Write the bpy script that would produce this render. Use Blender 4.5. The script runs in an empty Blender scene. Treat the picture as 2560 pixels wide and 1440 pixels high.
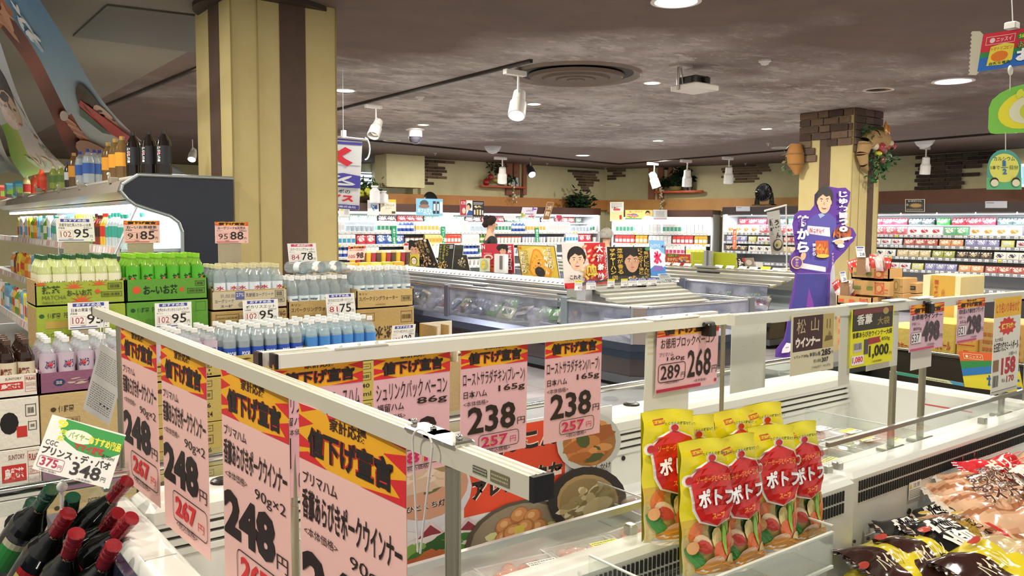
import bpy, math, random
from mathutils import Vector, Matrix
random.seed(7)
SC = bpy.context.scene
COL = SC.collection
PI = math.pi
V = Vector
# ------------------------------------------------------------------ camera, light, exposure
F_PX, EYE, PITCH, ROLL, AZ = 2080.0, 1.55, math.radians(4.3), math.radians(.3), math.radians(52.5)
_f = V((math.cos(AZ) * math.cos(PITCH), math.sin(AZ) * math.cos(PITCH), -math.sin(PITCH)))
_r0 = V((math.sin(AZ), -math.cos(AZ), 0)); _u0 = _r0.cross(_f)
_r = (_r0 * math.cos(ROLL) + _u0 * math.sin(ROLL)).normalized(); _u = _r.cross(_f)
cam_d = bpy.data.cameras.new('camera'); cam = bpy.data.objects.new('camera', cam_d); COL.objects.link(cam)
cam_d.sensor_width = 36; cam_d.lens = 36 * F_PX / 2560; cam_d.clip_start = .05; cam_d.clip_end = 100
cam.matrix_world = Matrix(((_r.x, _u.x, -_f.x, 0), (_r.y, _u.y, -_f.y, 0), (_r.z, _u.z, -_f.z, EYE), (0, 0, 0, 1)))
SC.camera = cam
SC.view_settings.view_transform = 'Standard'; SC.view_settings.look = 'None'
SC.view_settings.gamma = 1; SC.view_settings.use_curve_mapping = False
SC.view_settings.exposure = 0.08
SC.cycles.max_bounces = 7; SC.cycles.diffuse_bounces = 3; SC.cycles.glossy_bounces = 3
SC.cycles.transmission_bounces = 4; SC.cycles.transparent_max_bounces = 24
SC.cycles.caustics_reflective = False; SC.cycles.caustics_refractive = False
SC.cycles.sample_clamp_indirect = 4
SC.cycles.use_adaptive_sampling = True; SC.cycles.adaptive_threshold = .02
W = bpy.data.worlds.new('shop_air'); SC.world = W; W.use_nodes = True
W.node_tree.nodes['Background'].inputs[0].default_value = (1.0, .95, .87, 1)
W.node_tree.nodes['Background'].inputs[1].default_value = .5
CEIL = 2.98
POW = 42
def area(name, loc, sx, sy, power, col=(1, .95, .86), rot=(0, 0, 0), spread=PI):
    l = bpy.data.lights.new(name, 'AREA'); l.shape = 'RECTANGLE'; l.size = sx; l.size_y = sy; l.energy = power; l.color = col; l.spread = spread
    o = bpy.data.objects.new(name, l); COL.objects.link(o); o.location = loc; o.rotation_euler = rot; return o
# pixel -> place on a real plane (x=.., y=.., z=..)
def _ray(px, py): return _f + _r * ((px - 1280) / F_PX) - _u * ((py - 720) / F_PX)
def PZ(px, py, z): d = _ray(px, py); return V((0, 0, EYE)) + d * ((z - EYE) / d.z)
def PY(px, py, y): d = _ray(px, py); return V((0, 0, EYE)) + d * (y / d.y)
def PX(px, py, x): d = _ray(px, py); return V((0, 0, EYE)) + d * (x / d.x)
def PD(px, py, t): return V((0, 0, EYE)) + _ray(px, py) * t
# ------------------------------------------------------------------ materials
def s2l(c):
    if isinstance(c, str):
        c = [int(c[i:i + 2], 16) / 255 for i in (0, 2, 4)]
    return tuple((x / 12.92 if x <= .04045 else ((x + .055) / 1.055) ** 2.4) for x in c[:3]) + (1.0,)
_M = {}
def _new(name):
    m = bpy.data.materials.new(name); m.use_nodes = True; nt = m.node_tree
    return m, nt, nt.nodes['Principled BSDF']
def finish(name, rough=.5, metal=0., coat=0., bump=0., bscale=80, var=.06, vscale=9, emit=0., spec=.5, trans=0.):
    """a finish whose pigment comes from the colour written on each face, with a little noise in tone and relief"""
    if name in _M: return _M[name]
    m, nt, b = _new(name)
    a = nt.nodes.new('ShaderNodeAttribute'); a.attribute_name = 'Col'
    n = nt.nodes.new('ShaderNodeTexNoise'); n.inputs['Scale'].default_value = vscale; n.inputs['Detail'].default_value = 4
    tc = nt.nodes.new('ShaderNodeTexCoord'); nt.links.new(tc.outputs['Object'], n.inputs['Vector'])
    r = nt.nodes.new('ShaderNodeMapRange'); r.inputs['To Min'].default_value = 1 - var; r.inputs['To Max'].default_value = 1 + var
    nt.links.new(n.outputs['Fac'], r.inputs['Value'])
    x = nt.nodes.new('ShaderNodeVectorMath'); x.operation = 'SCALE'
    nt.links.new(a.outputs['Color'], x.inputs[0]); nt.links.new(r.outputs['Result'], x.inputs['Scale'])
    nt.links.new(x.outputs['Vector'], b.inputs['Base Color'])
    b.inputs['Roughness'].default_value = rough; b.inputs['Metallic'].default_value = metal
    b.inputs['Coat Weight'].default_value = coat; b.inputs['Specular IOR Level'].default_value = spec
    if emit:
        nt.links.new(x.outputs['Vector'], b.inputs['Emission Color']); b.inputs['Emission Strength'].default_value = emit
    if bump:
        n2 = nt.nodes.new('ShaderNodeTexNoise'); n2.inputs['Scale'].default_value = bscale
        nt.links.new(tc.outputs['Object'], n2.inputs['Vector'])
        bp = nt.nodes.new('ShaderNodeBump'); bp.inputs['Strength'].default_value = bump; bp.inputs['Distance'].default_value = .01
        nt.links.new(n2.outputs['Fac'], bp.inputs['Height']); nt.links.new(bp.outputs['Normal'], b.inputs['Normal'])
    _M[name] = m; return m
PAPER = finish('printed_paper', .55, var=.02)
MATTE = finish('matte_paint', .7, bump=.15, bscale=120)
CARD = finish('corrugated_card', .85, bump=.2, bscale=60, var=.1)
PLAST = finish('moulded_plastic', .35, var=.03)
GLOSS = finish('glossy_film', .14, coat=.6, var=.05, bump=.25, bscale=18)
ENAM = finish('white_enamel', .3, coat=.2, var=.03, vscale=3)
METAL = finish('brushed_aluminium', .32, metal=.85, var=.08, vscale=20)
ANOD = finish('anodised_aluminium', .38, metal=.25, var=.05, vscale=14)
CHROME = finish('polished_steel', .15, metal=1., var=.03)
CLOTH = finish('woven_cloth', .9, bump=.3, bscale=300)
SKIN = finish('skin', .55, var=.03)
WOOD = finish('painted_wood', .5, bump=.3, bscale=40, var=.15, vscale=5)
LEAF = finish('leaf', .5, var=.25, vscale=14)
BRICK = finish('brick_face', .9, bump=.7, bscale=45, var=.35, vscale=11)
LAMP = finish('lamp_diffuser', .4, emit=14.)
TUBE = finish('cooler_tube', .4, emit=9.)
SCREEN = finish('lit_screen', .4, emit=2.2)
BACKLIT = finish('backlit_print', .5, emit=.25, var=.02)
def clear(name, tint=(1, 1, 1), body=.1, rough=.03, frost=0., mist=(.75, .8, .82)):
    """thin clear plastic or glass: mostly see-through with a gloss and a faint body of its own"""
    if name in _M: return _M[name]
    m, nt, b = _new(name)
    nt.nodes.remove(b); out = nt.nodes['Material Output']
    t = nt.nodes.new('ShaderNodeBsdfTransparent'); t.inputs[0].default_value = (*tint, 1)
    g = nt.nodes.new('ShaderNodeBsdfGlossy'); g.inputs['Roughness'].default_value = rough
    d = nt.nodes.new('ShaderNodeBsdfDiffuse'); d.inputs[0].default_value = (*mist, 1)
    fr = nt.nodes.new('ShaderNodeLayerWeight'); fr.inputs['Blend'].default_value = .35
    m1 = nt.nodes.new('ShaderNodeMixShader'); m2 = nt.nodes.new('ShaderNodeMixShader')
    mr = nt.nodes.new('ShaderNodeMapRange'); mr.inputs['To Min'].default_value = body; mr.inputs['To Max'].default_value = body + frost
    n = nt.nodes.new('ShaderNodeTexNoise'); n.inputs['Scale'].default_value = 3; n.inputs['Detail'].default_value = 3
    tc = nt.nodes.new('ShaderNodeTexCoord'); nt.links.new(tc.outputs['Object'], n.inputs['Vector'])
    mr.inputs['From Min'].default_value = .4; mr.inputs['From Max'].default_value = .65
    nt.links.new(n.outputs['Fac'], mr.inputs['Value']); nt.links.new(mr.outputs['Result'], m1.inputs[0])
    nt.links.new(t.outputs[0], m1.inputs[1]); nt.links.new(d.outputs[0], m1.inputs[2])
    sc = nt.nodes.new('ShaderNodeMath'); sc.operation = 'MULTIPLY'; sc.inputs[1].default_value = .3
    nt.links.new(fr.outputs['Facing'], sc.inputs[0])
    ad = nt.nodes.new('ShaderNodeMath'); ad.operation = 'ADD'; ad.inputs[1].default_value = .04
    nt.links.new(sc.outputs[0], ad.inputs[0]); nt.links.new(ad.outputs[0], m2.inputs[0])
    nt.links.new(m1.outputs[0], m2.inputs[1]); nt.links.new(g.outputs[0], m2.inputs[2])
    nt.links.new(m2.outputs[0], out.inputs['Surface'])
    _M[name] = m; return m
GLASS = clear('guard_glass', (.93, .97, .97), .02, .02)
FROST = clear('frosted_glass', (.86, .88, .94), .12, .1, .5, (.42, .44, .54))
ACRYL = clear('clear_acrylic', (.97, .99, .98), .015, .04)
PET = clear('clear_bottle', (.88, .93, .94), .2, .06, .1)
WRAP = clear('clear_wrap', (.97, .97, .97), .1, .1, .3)
# ------------------------------------------------------------------ mesh builder
class MB:
    def __init__(s): s.v = []; s.f = []; s.c = []; s.m = []; s.mats = []; s.sm = []
    def mi(s, mat):
        if mat not in s.mats: s.mats.append(mat)
        return s.mats.index(mat)
    def add(s, vs, fs, col, mat=PLAST, smooth=False):
        b = len(s.v); s.v += [tuple(v) for v in vs]; k = s.mi(mat); c = s2l(col) if not (isinstance(col, list)) else None
        for i, f in enumerate(fs):
            s.f.append(tuple(b + j for j in f)); s.c.append(c if c else s2l(col[i])); s.m.append(k); s.sm.append(smooth)
        return s
    def box(s, a, b, col, mat=PLAST, rz=0, o=None, skip=()):
        x0, y0, z0 = a; x1, y1, z1 = b
        vs = [V((x, y, z)) for z in (z0, z1) for y in (y0, y1) for x in (x0, x1)]
        if rz:
            o = o or V(((x0 + x1) / 2, (y0 + y1) / 2, 0)); R = Matrix.Rotation(rz, 4, 'Z')
            vs = [R @ (v - V(o)) + V(o) for v in vs]
        fs = [(0, 2, 3, 1), (4, 5, 7, 6), (0, 1, 5, 4), (2, 6, 7, 3), (0, 4, 6, 2), (1, 3, 7, 5)]
        return s.add(vs, [f for i, f in enumerate(fs) if i not in skip], col, mat)
    def bbox(s, a, b, col, mat=PLAST, r=.004):
        """box with chamfered vertical and top edges"""
        x0, y0, z0 = a; x1, y1, z1 = b
        def ring(e, z): return [(x0 + e, y0 + (r if e == 0 else e), z)][:0] + [
            (x0 + e + r, y0 + e, z), (x1 - e - r, y0 + e, z), (x1 - e, y0 + e + r, z), (x1 - e, y1 - e - r, z),
            (x1 - e - r, y1 - e, z), (x0 + e + r, y1 - e, z), (x0 + e, y1 - e - r, z), (x0 + e, y0 + e + r, z)]
        vs = ring(0, z0) + ring(0, z1 - r) + ring(r, z1)
        fs = [(i + 8 * k, (i + 1) % 8 + 8 * k, (i + 1) % 8 + 8 * k + 8, i + 8 * k + 8) for k in (0, 1) for i in range(8)]
        fs += [tuple(range(7, -1, -1)), tuple(range(16, 24))]
        return s.add(vs, fs, col, mat)
    def prism(s, pts, h, col, mat=PLAST, smooth=False):
        """pts: 3D loop, h: extrusion vector"""
        n = len(pts); h = V(h); a = [V(p) for p in pts]; b = [p + h for p in a]
        fs = [tuple(range(n - 1, -1, -1)), tuple(range(n, 2 * n))]
        s.add(a + b, fs, col, mat)
        return s.add(a + b, [(i, (i + 1) % n, (i + 1) % n + n, i + n) for i in range(n)], col, mat, smooth)
    def tube(s, a, b, r, col, mat=METAL, n=10, r2=None, cap=True):
        a, b = V(a), V(b); r2 = r if r2 is None else r2; d = (b - a).normalized()
        x = d.orthogonal().normalized(); y = d.cross(x)
        vs = [a + (x * math.cos(t) + y * math.sin(t)) * r for t in [2 * PI * i / n for i in range(n)]]
        vs += [b + (x * math.cos(t) + y * math.sin(t)) * r2 for t in [2 * PI * i / n for i in range(n)]]
        s.add(vs, [(i, (i + 1) % n, (i + 1) % n + n, i + n) for i in range(n)], col, mat, True)
        if cap: s.add(vs, [tuple(range(n - 1, -1, -1)), tuple(range(n, 2 * n))], col, mat)
        return s
    def lathe(s, prof, o, col, mat=PLAST, n=14, axis=None, cols=None, close=True):
        """prof: [(r, z)] about a line from o along axis; cols: one colour per band"""
        ax = V(axis).normalized() if axis else V((0, 0, 1)); x = ax.orthogonal().normalized(); y = ax.cross(x); o = V(o)
        if axis is None: x, y = V((1, 0, 0)), V((0, 1, 0))
        vs = [o + ax * z + (x * math.cos(2 * PI * i / n) + y * math.sin(2 * PI * i / n)) * r for r, z in prof for i in range(n)]
        for k in range(len(prof) - 1):
            s.add(vs[k * n:(k + 2) * n], [(i, (i + 1) % n, (i + 1) % n + n, i + n) for i in range(n)], cols[k] if cols else col, mat, True)
        if close:
            k = len(prof) - 1
            s.add(vs[k * n:(k + 1) * n], [tuple(range(n))], cols[-1] if cols else col, mat)
            s.add(vs[0:n], [tuple(range(n - 1, -1, -1))], cols[0] if cols else col, mat)
        return s
    def ball(s, c, r, col, mat=PLAST, n=8, sc=(1, 1, 1), R=None):
        c = V(c); vs = []; m = n // 2 + 1
        for j in range(m + 1):
            t = PI * j / m
            for i in range(n):
                q = V((math.sin(t) * math.cos(2 * PI * i / n) * r * sc[0], math.sin(t) * math.sin(2 * PI * i / n) * r * sc[1], math.cos(t) * r * sc[2]))
                vs.append(c + (R @ q if R else q))
        return s.add(vs, [(j * n + i, (j + 1) * n + i, (j + 1) * n + (i + 1) % n, j * n + (i + 1) % n) for j in range(m) for i in range(n)], col, mat, True)
    def grid(s, fn, nu, nv, col, mat=PLAST, smooth=True, two=0.):
        """fn(u, v) -> point; col may be a function of (u, v)"""
        vs = [fn(i / nu, j / nv) for j in range(nv + 1) for i in range(nu + 1)]
        fs = [(j * (nu + 1) + i, j * (nu + 1) + i + 1, (j + 1) * (nu + 1) + i + 1, (j + 1) * (nu + 1) + i) for j in range(nv) for i in range(nu)]
        cc = [col((i + .5) / nu, (j + .5) / nv) for j in range(nv) for i in range(nu)] if callable(col) else col
        return s.add(vs, fs, cc, mat, smooth)
def mesh_of(name, mb, loc=(0, 0, 0), weld=False):
    me = bpy.data.meshes.new(name); l = V(loc)
    me.from_pydata([(v[0] - l[0], v[1] - l[1], v[2] - l[2]) for v in mb.v], [], mb.f)
    for m in mb.mats: me.materials.append(m)
    me.polygons.foreach_set('material_index', mb.m); me.polygons.foreach_set('use_smooth', mb.sm)
    a = me.color_attributes.new('Col', 'FLOAT_COLOR', 'CORNER'); d = []
    for f, c in zip(mb.f, mb.c): d += list(c) * len(f)
    a.data.foreach_set('color', d)
    if weld:
        import bmesh
        bm = bmesh.new(); bm.from_mesh(me); bmesh.ops.remove_doubles(bm, verts=bm.verts, dist=1e-5); bm.to_mesh(me); bm.free()
    me.update(); return me
def obj(name, mb, parent=None, loc=None, world=True):
    """one mesh object; geometry given in world coordinates unless world=False (then local to the parent)"""
    if parent is not None and world:
        me = mesh_of(name, mb, parent.location if parent.parent is None else parent.parent.location)
        o = bpy.data.objects.new(name, me); COL.objects.link(o); o.parent = parent
    elif parent is not None:
        o = bpy.data.objects.new(name, mesh_of(name, mb)); COL.objects.link(o); o.parent = parent
        if loc: o.location = loc
    else:
        l = V(loc) if loc is not None else V((0, 0, 0))
        o = bpy.data.objects.new(name, mesh_of(name, mb, l if world else (0, 0, 0))); COL.objects.link(o); o.location = l
    return o
def tag(o, label, cat, group=None, kind=None):
    if label: o['label'] = label
    if cat: o['category'] = cat
    if group: o['group'] = group
    if kind: o['kind'] = kind
    return o
def thing(name, label, cat, loc=(0, 0, 0), group=None, rz=0, kind=None):
    o = bpy.data.objects.new(name, None); COL.objects.link(o); o.location = loc; o.rotation_euler.z = rz; o.empty_display_size = .1
    return tag(o, label, cat, group, kind)
_KIDS = {}
def dup(root, loc, rz=None, label=None, group=None, rot=None, sc=None):
    if root.name not in _KIDS: _KIDS[root.name] = [(c, [g for g in bpy.data.objects if g.parent == c]) for c in bpy.data.objects if c.parent == root]
    r = root.copy(); COL.objects.link(r); r.location = loc
    if rz is not None: r.rotation_euler = (0, 0, rz)
    if rot is not None: r.rotation_euler = rot
    if sc: r.scale = sc
    if label: r['label'] = label
    if group: r['group'] = group
    for c, gs in _KIDS[root.name]:
        k = c.copy(); COL.objects.link(k); k.parent = r
        for g in gs: q = g.copy(); COL.objects.link(q); q.parent = k
    return r
def struct(name, mb, loc=None, label=None):
    o = obj(name, mb, loc=loc); o['kind'] = 'structure'
    if label: o['label'] = label
    return o
# ------------------------------------------------------------------ print: flat artwork laid on a sheet
_T = {}
def glyphs(s, bold=0.):
    k = (s, bold)
    if k not in _T:
        c = bpy.data.curves.new('t', 'FONT'); c.body = s; c.resolution_u = 2; c.offset = bold; c.space_line = .9
        o = bpy.data.objects.new('t', c); COL.objects.link(o); m = o.to_mesh()
        vs = [(v.co.x, v.co.y) for v in m.vertices]; fs = [tuple(p.vertices) for p in m.polygons]
        o.to_mesh_clear(); bpy.data.objects.remove(o); bpy.data.curves.remove(c)
        if not vs: vs = [(0, 0), (1, 1)]
        x0 = min(v[0] for v in vs); x1 = max(v[0] for v in vs); y0 = min(v[1] for v in vs); y1 = max(v[1] for v in vs)
        _T[k] = ([((x - x0) / max(x1 - x0, 1e-6), (y - y0) / max(y1 - y0, 1e-6)) for x, y in vs], fs)
    return _T[k]
class Print:
    """artwork in sheet coordinates u, v in 0..1 (origin bottom left) laid over O + u*U + v*V"""
    def __init__(s, O, U, Vv, eps=.00008, fn=None, mat=PAPER):
        s.mb = MB(); s.O, s.U, s.V = V(O), V(U), V(Vv); s.N = s.U.cross(s.V).normalized(); s.eps = eps; s.fn = fn; s.mat = mat; s.k = 1; s.q = None
    def P(s, u, v, k):
        if s.q: ox, oy, w, h = s.q; u = ox + u * w; v = oy + v * h
        if s.fn: return s.fn(u, v, k * s.eps)
        return s.O + s.U * u + s.V * v + s.N * (k * s.eps)
    def lay(s, pts, faces, col, k=None):
        if k is None: k = s.k; s.k += 1
        s.mb.add([s.P(u, v, k) for u, v in pts], faces, col, s.mat); return s
    def sub(s, x0, y0, x1, y1): s.q = (x0, y0, x1 - x0, y1 - y0); return s
    def rect(s, x0, y0, x1, y1, col, k=None):
        n = 1 if not s.fn else 8
        pts = [(x0 + (x1 - x0) * i / n, y0 + (y1 - y0) * j / n) for j in range(n + 1) for i in range(n + 1)]
        return s.lay(pts, [(j * (n + 1) + i, j * (n + 1) + i + 1, (j + 1) * (n + 1) + i + 1, (j + 1) * (n + 1) + i) for j in range(n) for i in range(n)], col, k)
    def poly(s, pts, col, k=None): return s.lay(pts, [tuple(range(len(pts)))], col, k)
    def ell(s, cx, cy, rx, ry, col, n=16, rot=0, k=None):
        pts = []
        for r in ([1.] if not s.fn else [1., .5]):
            for i in range(n):
                a, b = rx * r * math.cos(2 * PI * i / n), ry * r * math.sin(2 * PI * i / n)
                pts.append((cx + a * math.cos(rot) - b * math.sin(rot), cy + a * math.sin(rot) + b * math.cos(rot)))
        if not s.fn: return s.lay(pts, [tuple(range(n))], col, k)
        return s.lay(pts, [(i, (i + 1) % n, (i + 1) % n + n, i + n) for i in range(n)] + [tuple(range(n, 2 * n))], col, k)
    def text(s, t, x0, y0, x1, y1, col, bold=.0, halo=None, hw=.04, sk=0., k=None):
        if halo: s.text(t, x0, y0, x1, y1, halo, bold + hw)
        vs, fs = glyphs(t, bold); w, h = x1 - x0, y1 - y0
        return s.lay([(x0 + x * w + sk * y, y0 + y * h) for x, y in vs], fs, col, k)
    def col_text(s, t, x0, y0, x1, y1, col, bold=0., halo=None):
        """vertical writing"""
        n = len(t); h = (y1 - y0) / n
        for i, ch in enumerate(t):
            if ch == ' ': continue
            b = y1 - (i + 1) * h
            if ch == 'ー': s.rect((x0 + x1) / 2 - .08 * (x1 - x0), b + .08 * h, (x0 + x1) / 2 + .08 * (x1 - x0), b + .92 * h, col)
            else: s.text(ch, x0, b + .07 * h, x1, b + .93 * h, col, bold, halo)
        return s
    def frame(s, x0, y0, x1, y1, w, col, r=0.):
        """rounded outline"""
        asp = s.U.length / s.V.length if not s.q else s.U.length * s.q[2] / (s.V.length * s.q[3]); o = []; i_ = []
        ww, wh = w, w * asp; rx, ry = r, r * asp
        for cx, cy, a0 in ((x1 - rx, y1 - ry, 0), (x0 + rx, y1 - ry, 90), (x0 + rx, y0 + ry, 180), (x1 - rx, y0 + ry, 270)):
            for d in (0, 30, 60, 90):
                a = math.radians(a0 + d); c, sn = math.cos(a), math.sin(a)
                o.append((cx + rx * c, cy + ry * sn))
                i_.append((cx + rx * c - ww * (1 if c > .01 else -1 if c < -.01 else (1 if a0 in (0, 270) else -1)) * (1 if r == 0 else abs(c) if abs(c) > .01 else 0), cy + ry * sn - wh * (1 if sn > .01 else -1) * (1 if r == 0 else abs(sn) if abs(sn) > .01 else 0)))
        n = len(o)
        return s.lay(o + i_, [(i, (i + 1) % n, (i + 1) % n + n, i + n) for i in range(n)], col)
    def blobs(s, cx, cy, rx, ry, pal, n, size, seed=1, asp=1.):
        R = random.Random(seed)
        for i in range(n):
            a = R.random() * 2 * PI; q = math.sqrt(R.random()) * .85
            z = size * R.uniform(.6, 1.3)
            s.ell(cx + rx * q * math.cos(a), cy + ry * q * math.sin(a), z, z * asp * R.uniform(.6, 1.), R.choice(pal), 8, R.random() * 3, k=s.k + i * .25)
        s.k += n * .25 + 1; return s
    def face(s, cx, cy, w, h, tilt=0., skin='e8bd98', hair='1d1715', smile=False, look=0):
        s.ell(cx, cy + .16 * h, w * .60, h * .52, hair, 18, tilt)
        s.ell(cx, cy, w * .44, h * .5, skin, 20, tilt)
        s.ell(cx - w * .43, cy - .02 * h, w * .06, h * .1, skin, 8); s.ell(cx + w * .43, cy - .02 * h, w * .06, h * .1, skin, 8)
        s.poly([(cx - w * .5, cy + h * .1), (cx - w * .46, cy + h * .45), (cx, cy + h * .62), (cx + w * .46, cy + h * .45), (cx + w * .5, cy + h * .1), (cx + w * .34, cy + h * .27), (cx + w * .12, cy + h * .22), (cx - w * .1, cy + h * .33), (cx - w * .32, cy + h * .2)], hair)
        for sx in (-1, 1):
            s.ell(cx + sx * w * .19, cy + h * .04, w * .085, h * .03, 'f5f0ea', 10); s.ell(cx + sx * w * .19, cy + h * .04, w * .04, h * .028, '201512', 8)
            s.ell(cx + sx * w * .19, cy + h * .13, w * .11, h * .017, hair, 8, sx * .12)
        s.poly([(cx - w * .05, cy - h * .12), (cx, cy + h * .02), (cx + w * .05, cy - h * .12)], 'cf9c78')
        if smile:
            s.poly([(cx - w * .17, cy - h * .22), (cx + w * .17, cy - h * .22), (cx + w * .1, cy - h * .31), (cx - w * .1, cy - h * .31)], 'a84040')
            s.rect(cx - w * .14, cy - h * .255, cx + w * .14, cy - h * .225, 'ffffff')
        else: s.ell(cx, cy - h * .26, w * .12, h * .022, 'b5645a', 10)
        return s
    def bars(s, x0, y0, x1, y1, n, col, seed=3):
        R = random.Random(seed); k = s.k; s.k += 1
        for i in range(n):
            a = x0 + (x1 - x0) * i / n; s.rect(a, y0, a + (x1 - x0) / n * R.uniform(.3, .75), y1, col, k)
        return s
    def lines(s, x0, y0, x1, y1, n, col, seed=3, fill=.45):
        """rows of writing too small to read in the photograph"""
        R = random.Random(seed); k = s.k; s.k += 1; h = (y1 - y0) / n
        for i in range(n):
            x = x0
            while x < x1:
                w = (x1 - x0) * R.uniform(.03, .1); s.rect(x, y0 + h * (i + .3), min(x + w, x1), y0 + h * (i + .3 + fill), col, k); x += w * 1.35
        return s
def sheet(name, O, U, Vv, col, label=None, cat=None, group=None, th=.001, mat=PAPER, parent=None, base=None):
    """a thin board O, O+U, O+U+V, O+V, facing U x V; returns (object, Print on its face)"""
    O, U, Vv = V(O), V(U), V(Vv); N = U.cross(Vv).normalized()
    mb = MB(); mb.prism([O - N * th, O + U - N * th, O + U + Vv - N * th, O + Vv - N * th], N * th, col, mat)
    o = obj(name, mb, parent, loc=None if parent else (O + U * .5)); tag(o, label, cat, group)
    return o, Print(O, U, Vv)
def put(pr, parent, name='print'):
    return obj(name, pr.mb, parent)
def sheet_px(name, a, b, c, col, fn, **kw):
    """board from three pixels placed by fn: bottom-left a, bottom-right b, top-left c"""
    A, B, C = fn(*a), fn(*b), fn(*c); return sheet(name, A, B - A, C - A, col, **kw)
# ------------------------------------------------------------------ the room
def plaster(name, c1, c2, scale, rough=.85, bump=.3, streak=False):
    m, nt, b = _new(name); L = nt.links.new
    tc = nt.nodes.new('ShaderNodeTexCoord')
    n = nt.nodes.new('ShaderNodeTexNoise'); n.inputs['Scale'].default_value = scale; n.inputs['Detail'].default_value = 8; n.inputs['Roughness'].default_value = .65
    L(tc.outputs['Object'], n.inputs['Vector'])
    r = nt.nodes.new('ShaderNodeValToRGB'); r.color_ramp.elements[0].color = s2l(c1); r.color_ramp.elements[1].color = s2l(c2)
    r.color_ramp.elements[0].position = .3; r.color_ramp.elements[1].position = .7
    L(n.outputs['Fac'], r.inputs['Fac']); last = r.outputs['Color']
    if streak:   # blotchy paint with pale specks; the whitish middle has texture highlights painted in
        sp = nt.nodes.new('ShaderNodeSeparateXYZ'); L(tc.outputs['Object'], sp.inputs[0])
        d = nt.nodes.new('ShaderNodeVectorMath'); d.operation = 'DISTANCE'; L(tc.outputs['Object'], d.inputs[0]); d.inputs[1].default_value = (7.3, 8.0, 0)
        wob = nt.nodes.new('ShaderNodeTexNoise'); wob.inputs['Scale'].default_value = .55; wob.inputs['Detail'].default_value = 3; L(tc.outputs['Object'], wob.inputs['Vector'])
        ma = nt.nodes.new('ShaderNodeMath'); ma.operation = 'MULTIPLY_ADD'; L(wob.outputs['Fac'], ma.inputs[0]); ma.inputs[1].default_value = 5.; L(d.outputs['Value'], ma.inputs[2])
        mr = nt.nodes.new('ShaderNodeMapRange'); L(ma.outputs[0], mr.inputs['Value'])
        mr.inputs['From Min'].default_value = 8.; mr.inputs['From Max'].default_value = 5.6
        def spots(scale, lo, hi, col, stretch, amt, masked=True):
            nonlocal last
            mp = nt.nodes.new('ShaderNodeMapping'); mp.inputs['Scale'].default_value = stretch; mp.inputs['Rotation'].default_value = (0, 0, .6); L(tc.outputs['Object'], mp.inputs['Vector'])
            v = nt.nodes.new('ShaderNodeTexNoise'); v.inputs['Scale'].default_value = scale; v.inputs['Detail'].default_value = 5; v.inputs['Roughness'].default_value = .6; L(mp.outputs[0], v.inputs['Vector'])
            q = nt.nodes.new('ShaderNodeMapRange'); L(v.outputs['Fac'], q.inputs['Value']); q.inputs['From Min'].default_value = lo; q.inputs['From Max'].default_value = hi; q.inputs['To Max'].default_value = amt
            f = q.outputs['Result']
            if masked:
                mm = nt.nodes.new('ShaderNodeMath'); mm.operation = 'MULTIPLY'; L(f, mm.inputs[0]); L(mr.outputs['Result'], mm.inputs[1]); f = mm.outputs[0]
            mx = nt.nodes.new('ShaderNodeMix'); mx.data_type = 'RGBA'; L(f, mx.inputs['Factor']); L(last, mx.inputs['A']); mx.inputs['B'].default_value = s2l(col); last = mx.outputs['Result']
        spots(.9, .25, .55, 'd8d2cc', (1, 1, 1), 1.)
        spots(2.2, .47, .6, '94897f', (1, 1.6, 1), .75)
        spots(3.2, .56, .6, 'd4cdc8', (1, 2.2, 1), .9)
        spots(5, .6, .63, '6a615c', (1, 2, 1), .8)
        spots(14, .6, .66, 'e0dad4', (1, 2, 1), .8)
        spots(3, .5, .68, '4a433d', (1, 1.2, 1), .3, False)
        # the older section left of the track is a paler olive paint
        g = nt.nodes.new('ShaderNodeMath'); g.operation = 'LESS_THAN'; L(sp.outputs['X'], g.inputs[0]); g.inputs[1].default_value = 2.15
        mx = nt.nodes.new('ShaderNodeMix'); mx.data_type = 'RGBA'; L(g.outputs[0], mx.inputs['Factor']); L(last, mx.inputs['A'])
        r2 = nt.nodes.new('ShaderNodeValToRGB'); r2.color_ramp.elements[0].color = s2l('746c5a'); r2.color_ramp.elements[1].color = s2l('858077'); L(n.outputs['Fac'], r2.inputs['Fac'])
        L(r2.outputs['Color'], mx.inputs['B']); last = mx.outputs['Result']
    L(last, b.inputs['Base Color']); b.inputs['Roughness'].default_value = rough
    if bump:
        n2 = nt.nodes.new('ShaderNodeTexNoise'); n2.inputs['Scale'].default_value = 30; L(tc.outputs['Object'], n2.inputs['Vector'])
        bp = nt.nodes.new('ShaderNodeBump'); bp.inputs['Strength'].default_value = bump; bp.inputs['Distance'].default_value = .01; L(n2.outputs['Fac'], bp.inputs['Height']); L(bp.outputs['Normal'], b.inputs['Normal'])
    return m
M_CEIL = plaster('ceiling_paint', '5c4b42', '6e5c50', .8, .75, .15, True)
M_WALL = plaster('cream_wallpaper', 'd8d1a4', 'e0daae', 5, .8, .08)
M_FLOOR = plaster('floor_sheet', '908b90', 'a09ba0', 3, .3, 0)
M_STRIPE = plaster('brown_stripe_paper', '4d3a2e', '564236', 8, .7, .05)
M_PILL = plaster('yellow_pillar_paper', 'bcab74', 'c9b982', 2.5, .75, .08)
GRAY = 'ffffff'
mb = MB(); mb.box((-5, -3, -.1), (17.4, 22, 0), GRAY, M_FLOOR); fl = struct('floor', mb)
mb = MB()
for i in range(-4, 17): mb.box((i * 1.0, -2, 0), (i * 1.0 + .004, 21, .0015), '8d877c', MATTE)
for j in range(-2, 21): mb.box((-4, j * 1.0, 0), (17, j * 1.0 + .004, .0015), '8d877c', MATTE)
o = obj('tile_joint', mb, fl); o['kind'] = 'stuff'
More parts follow.
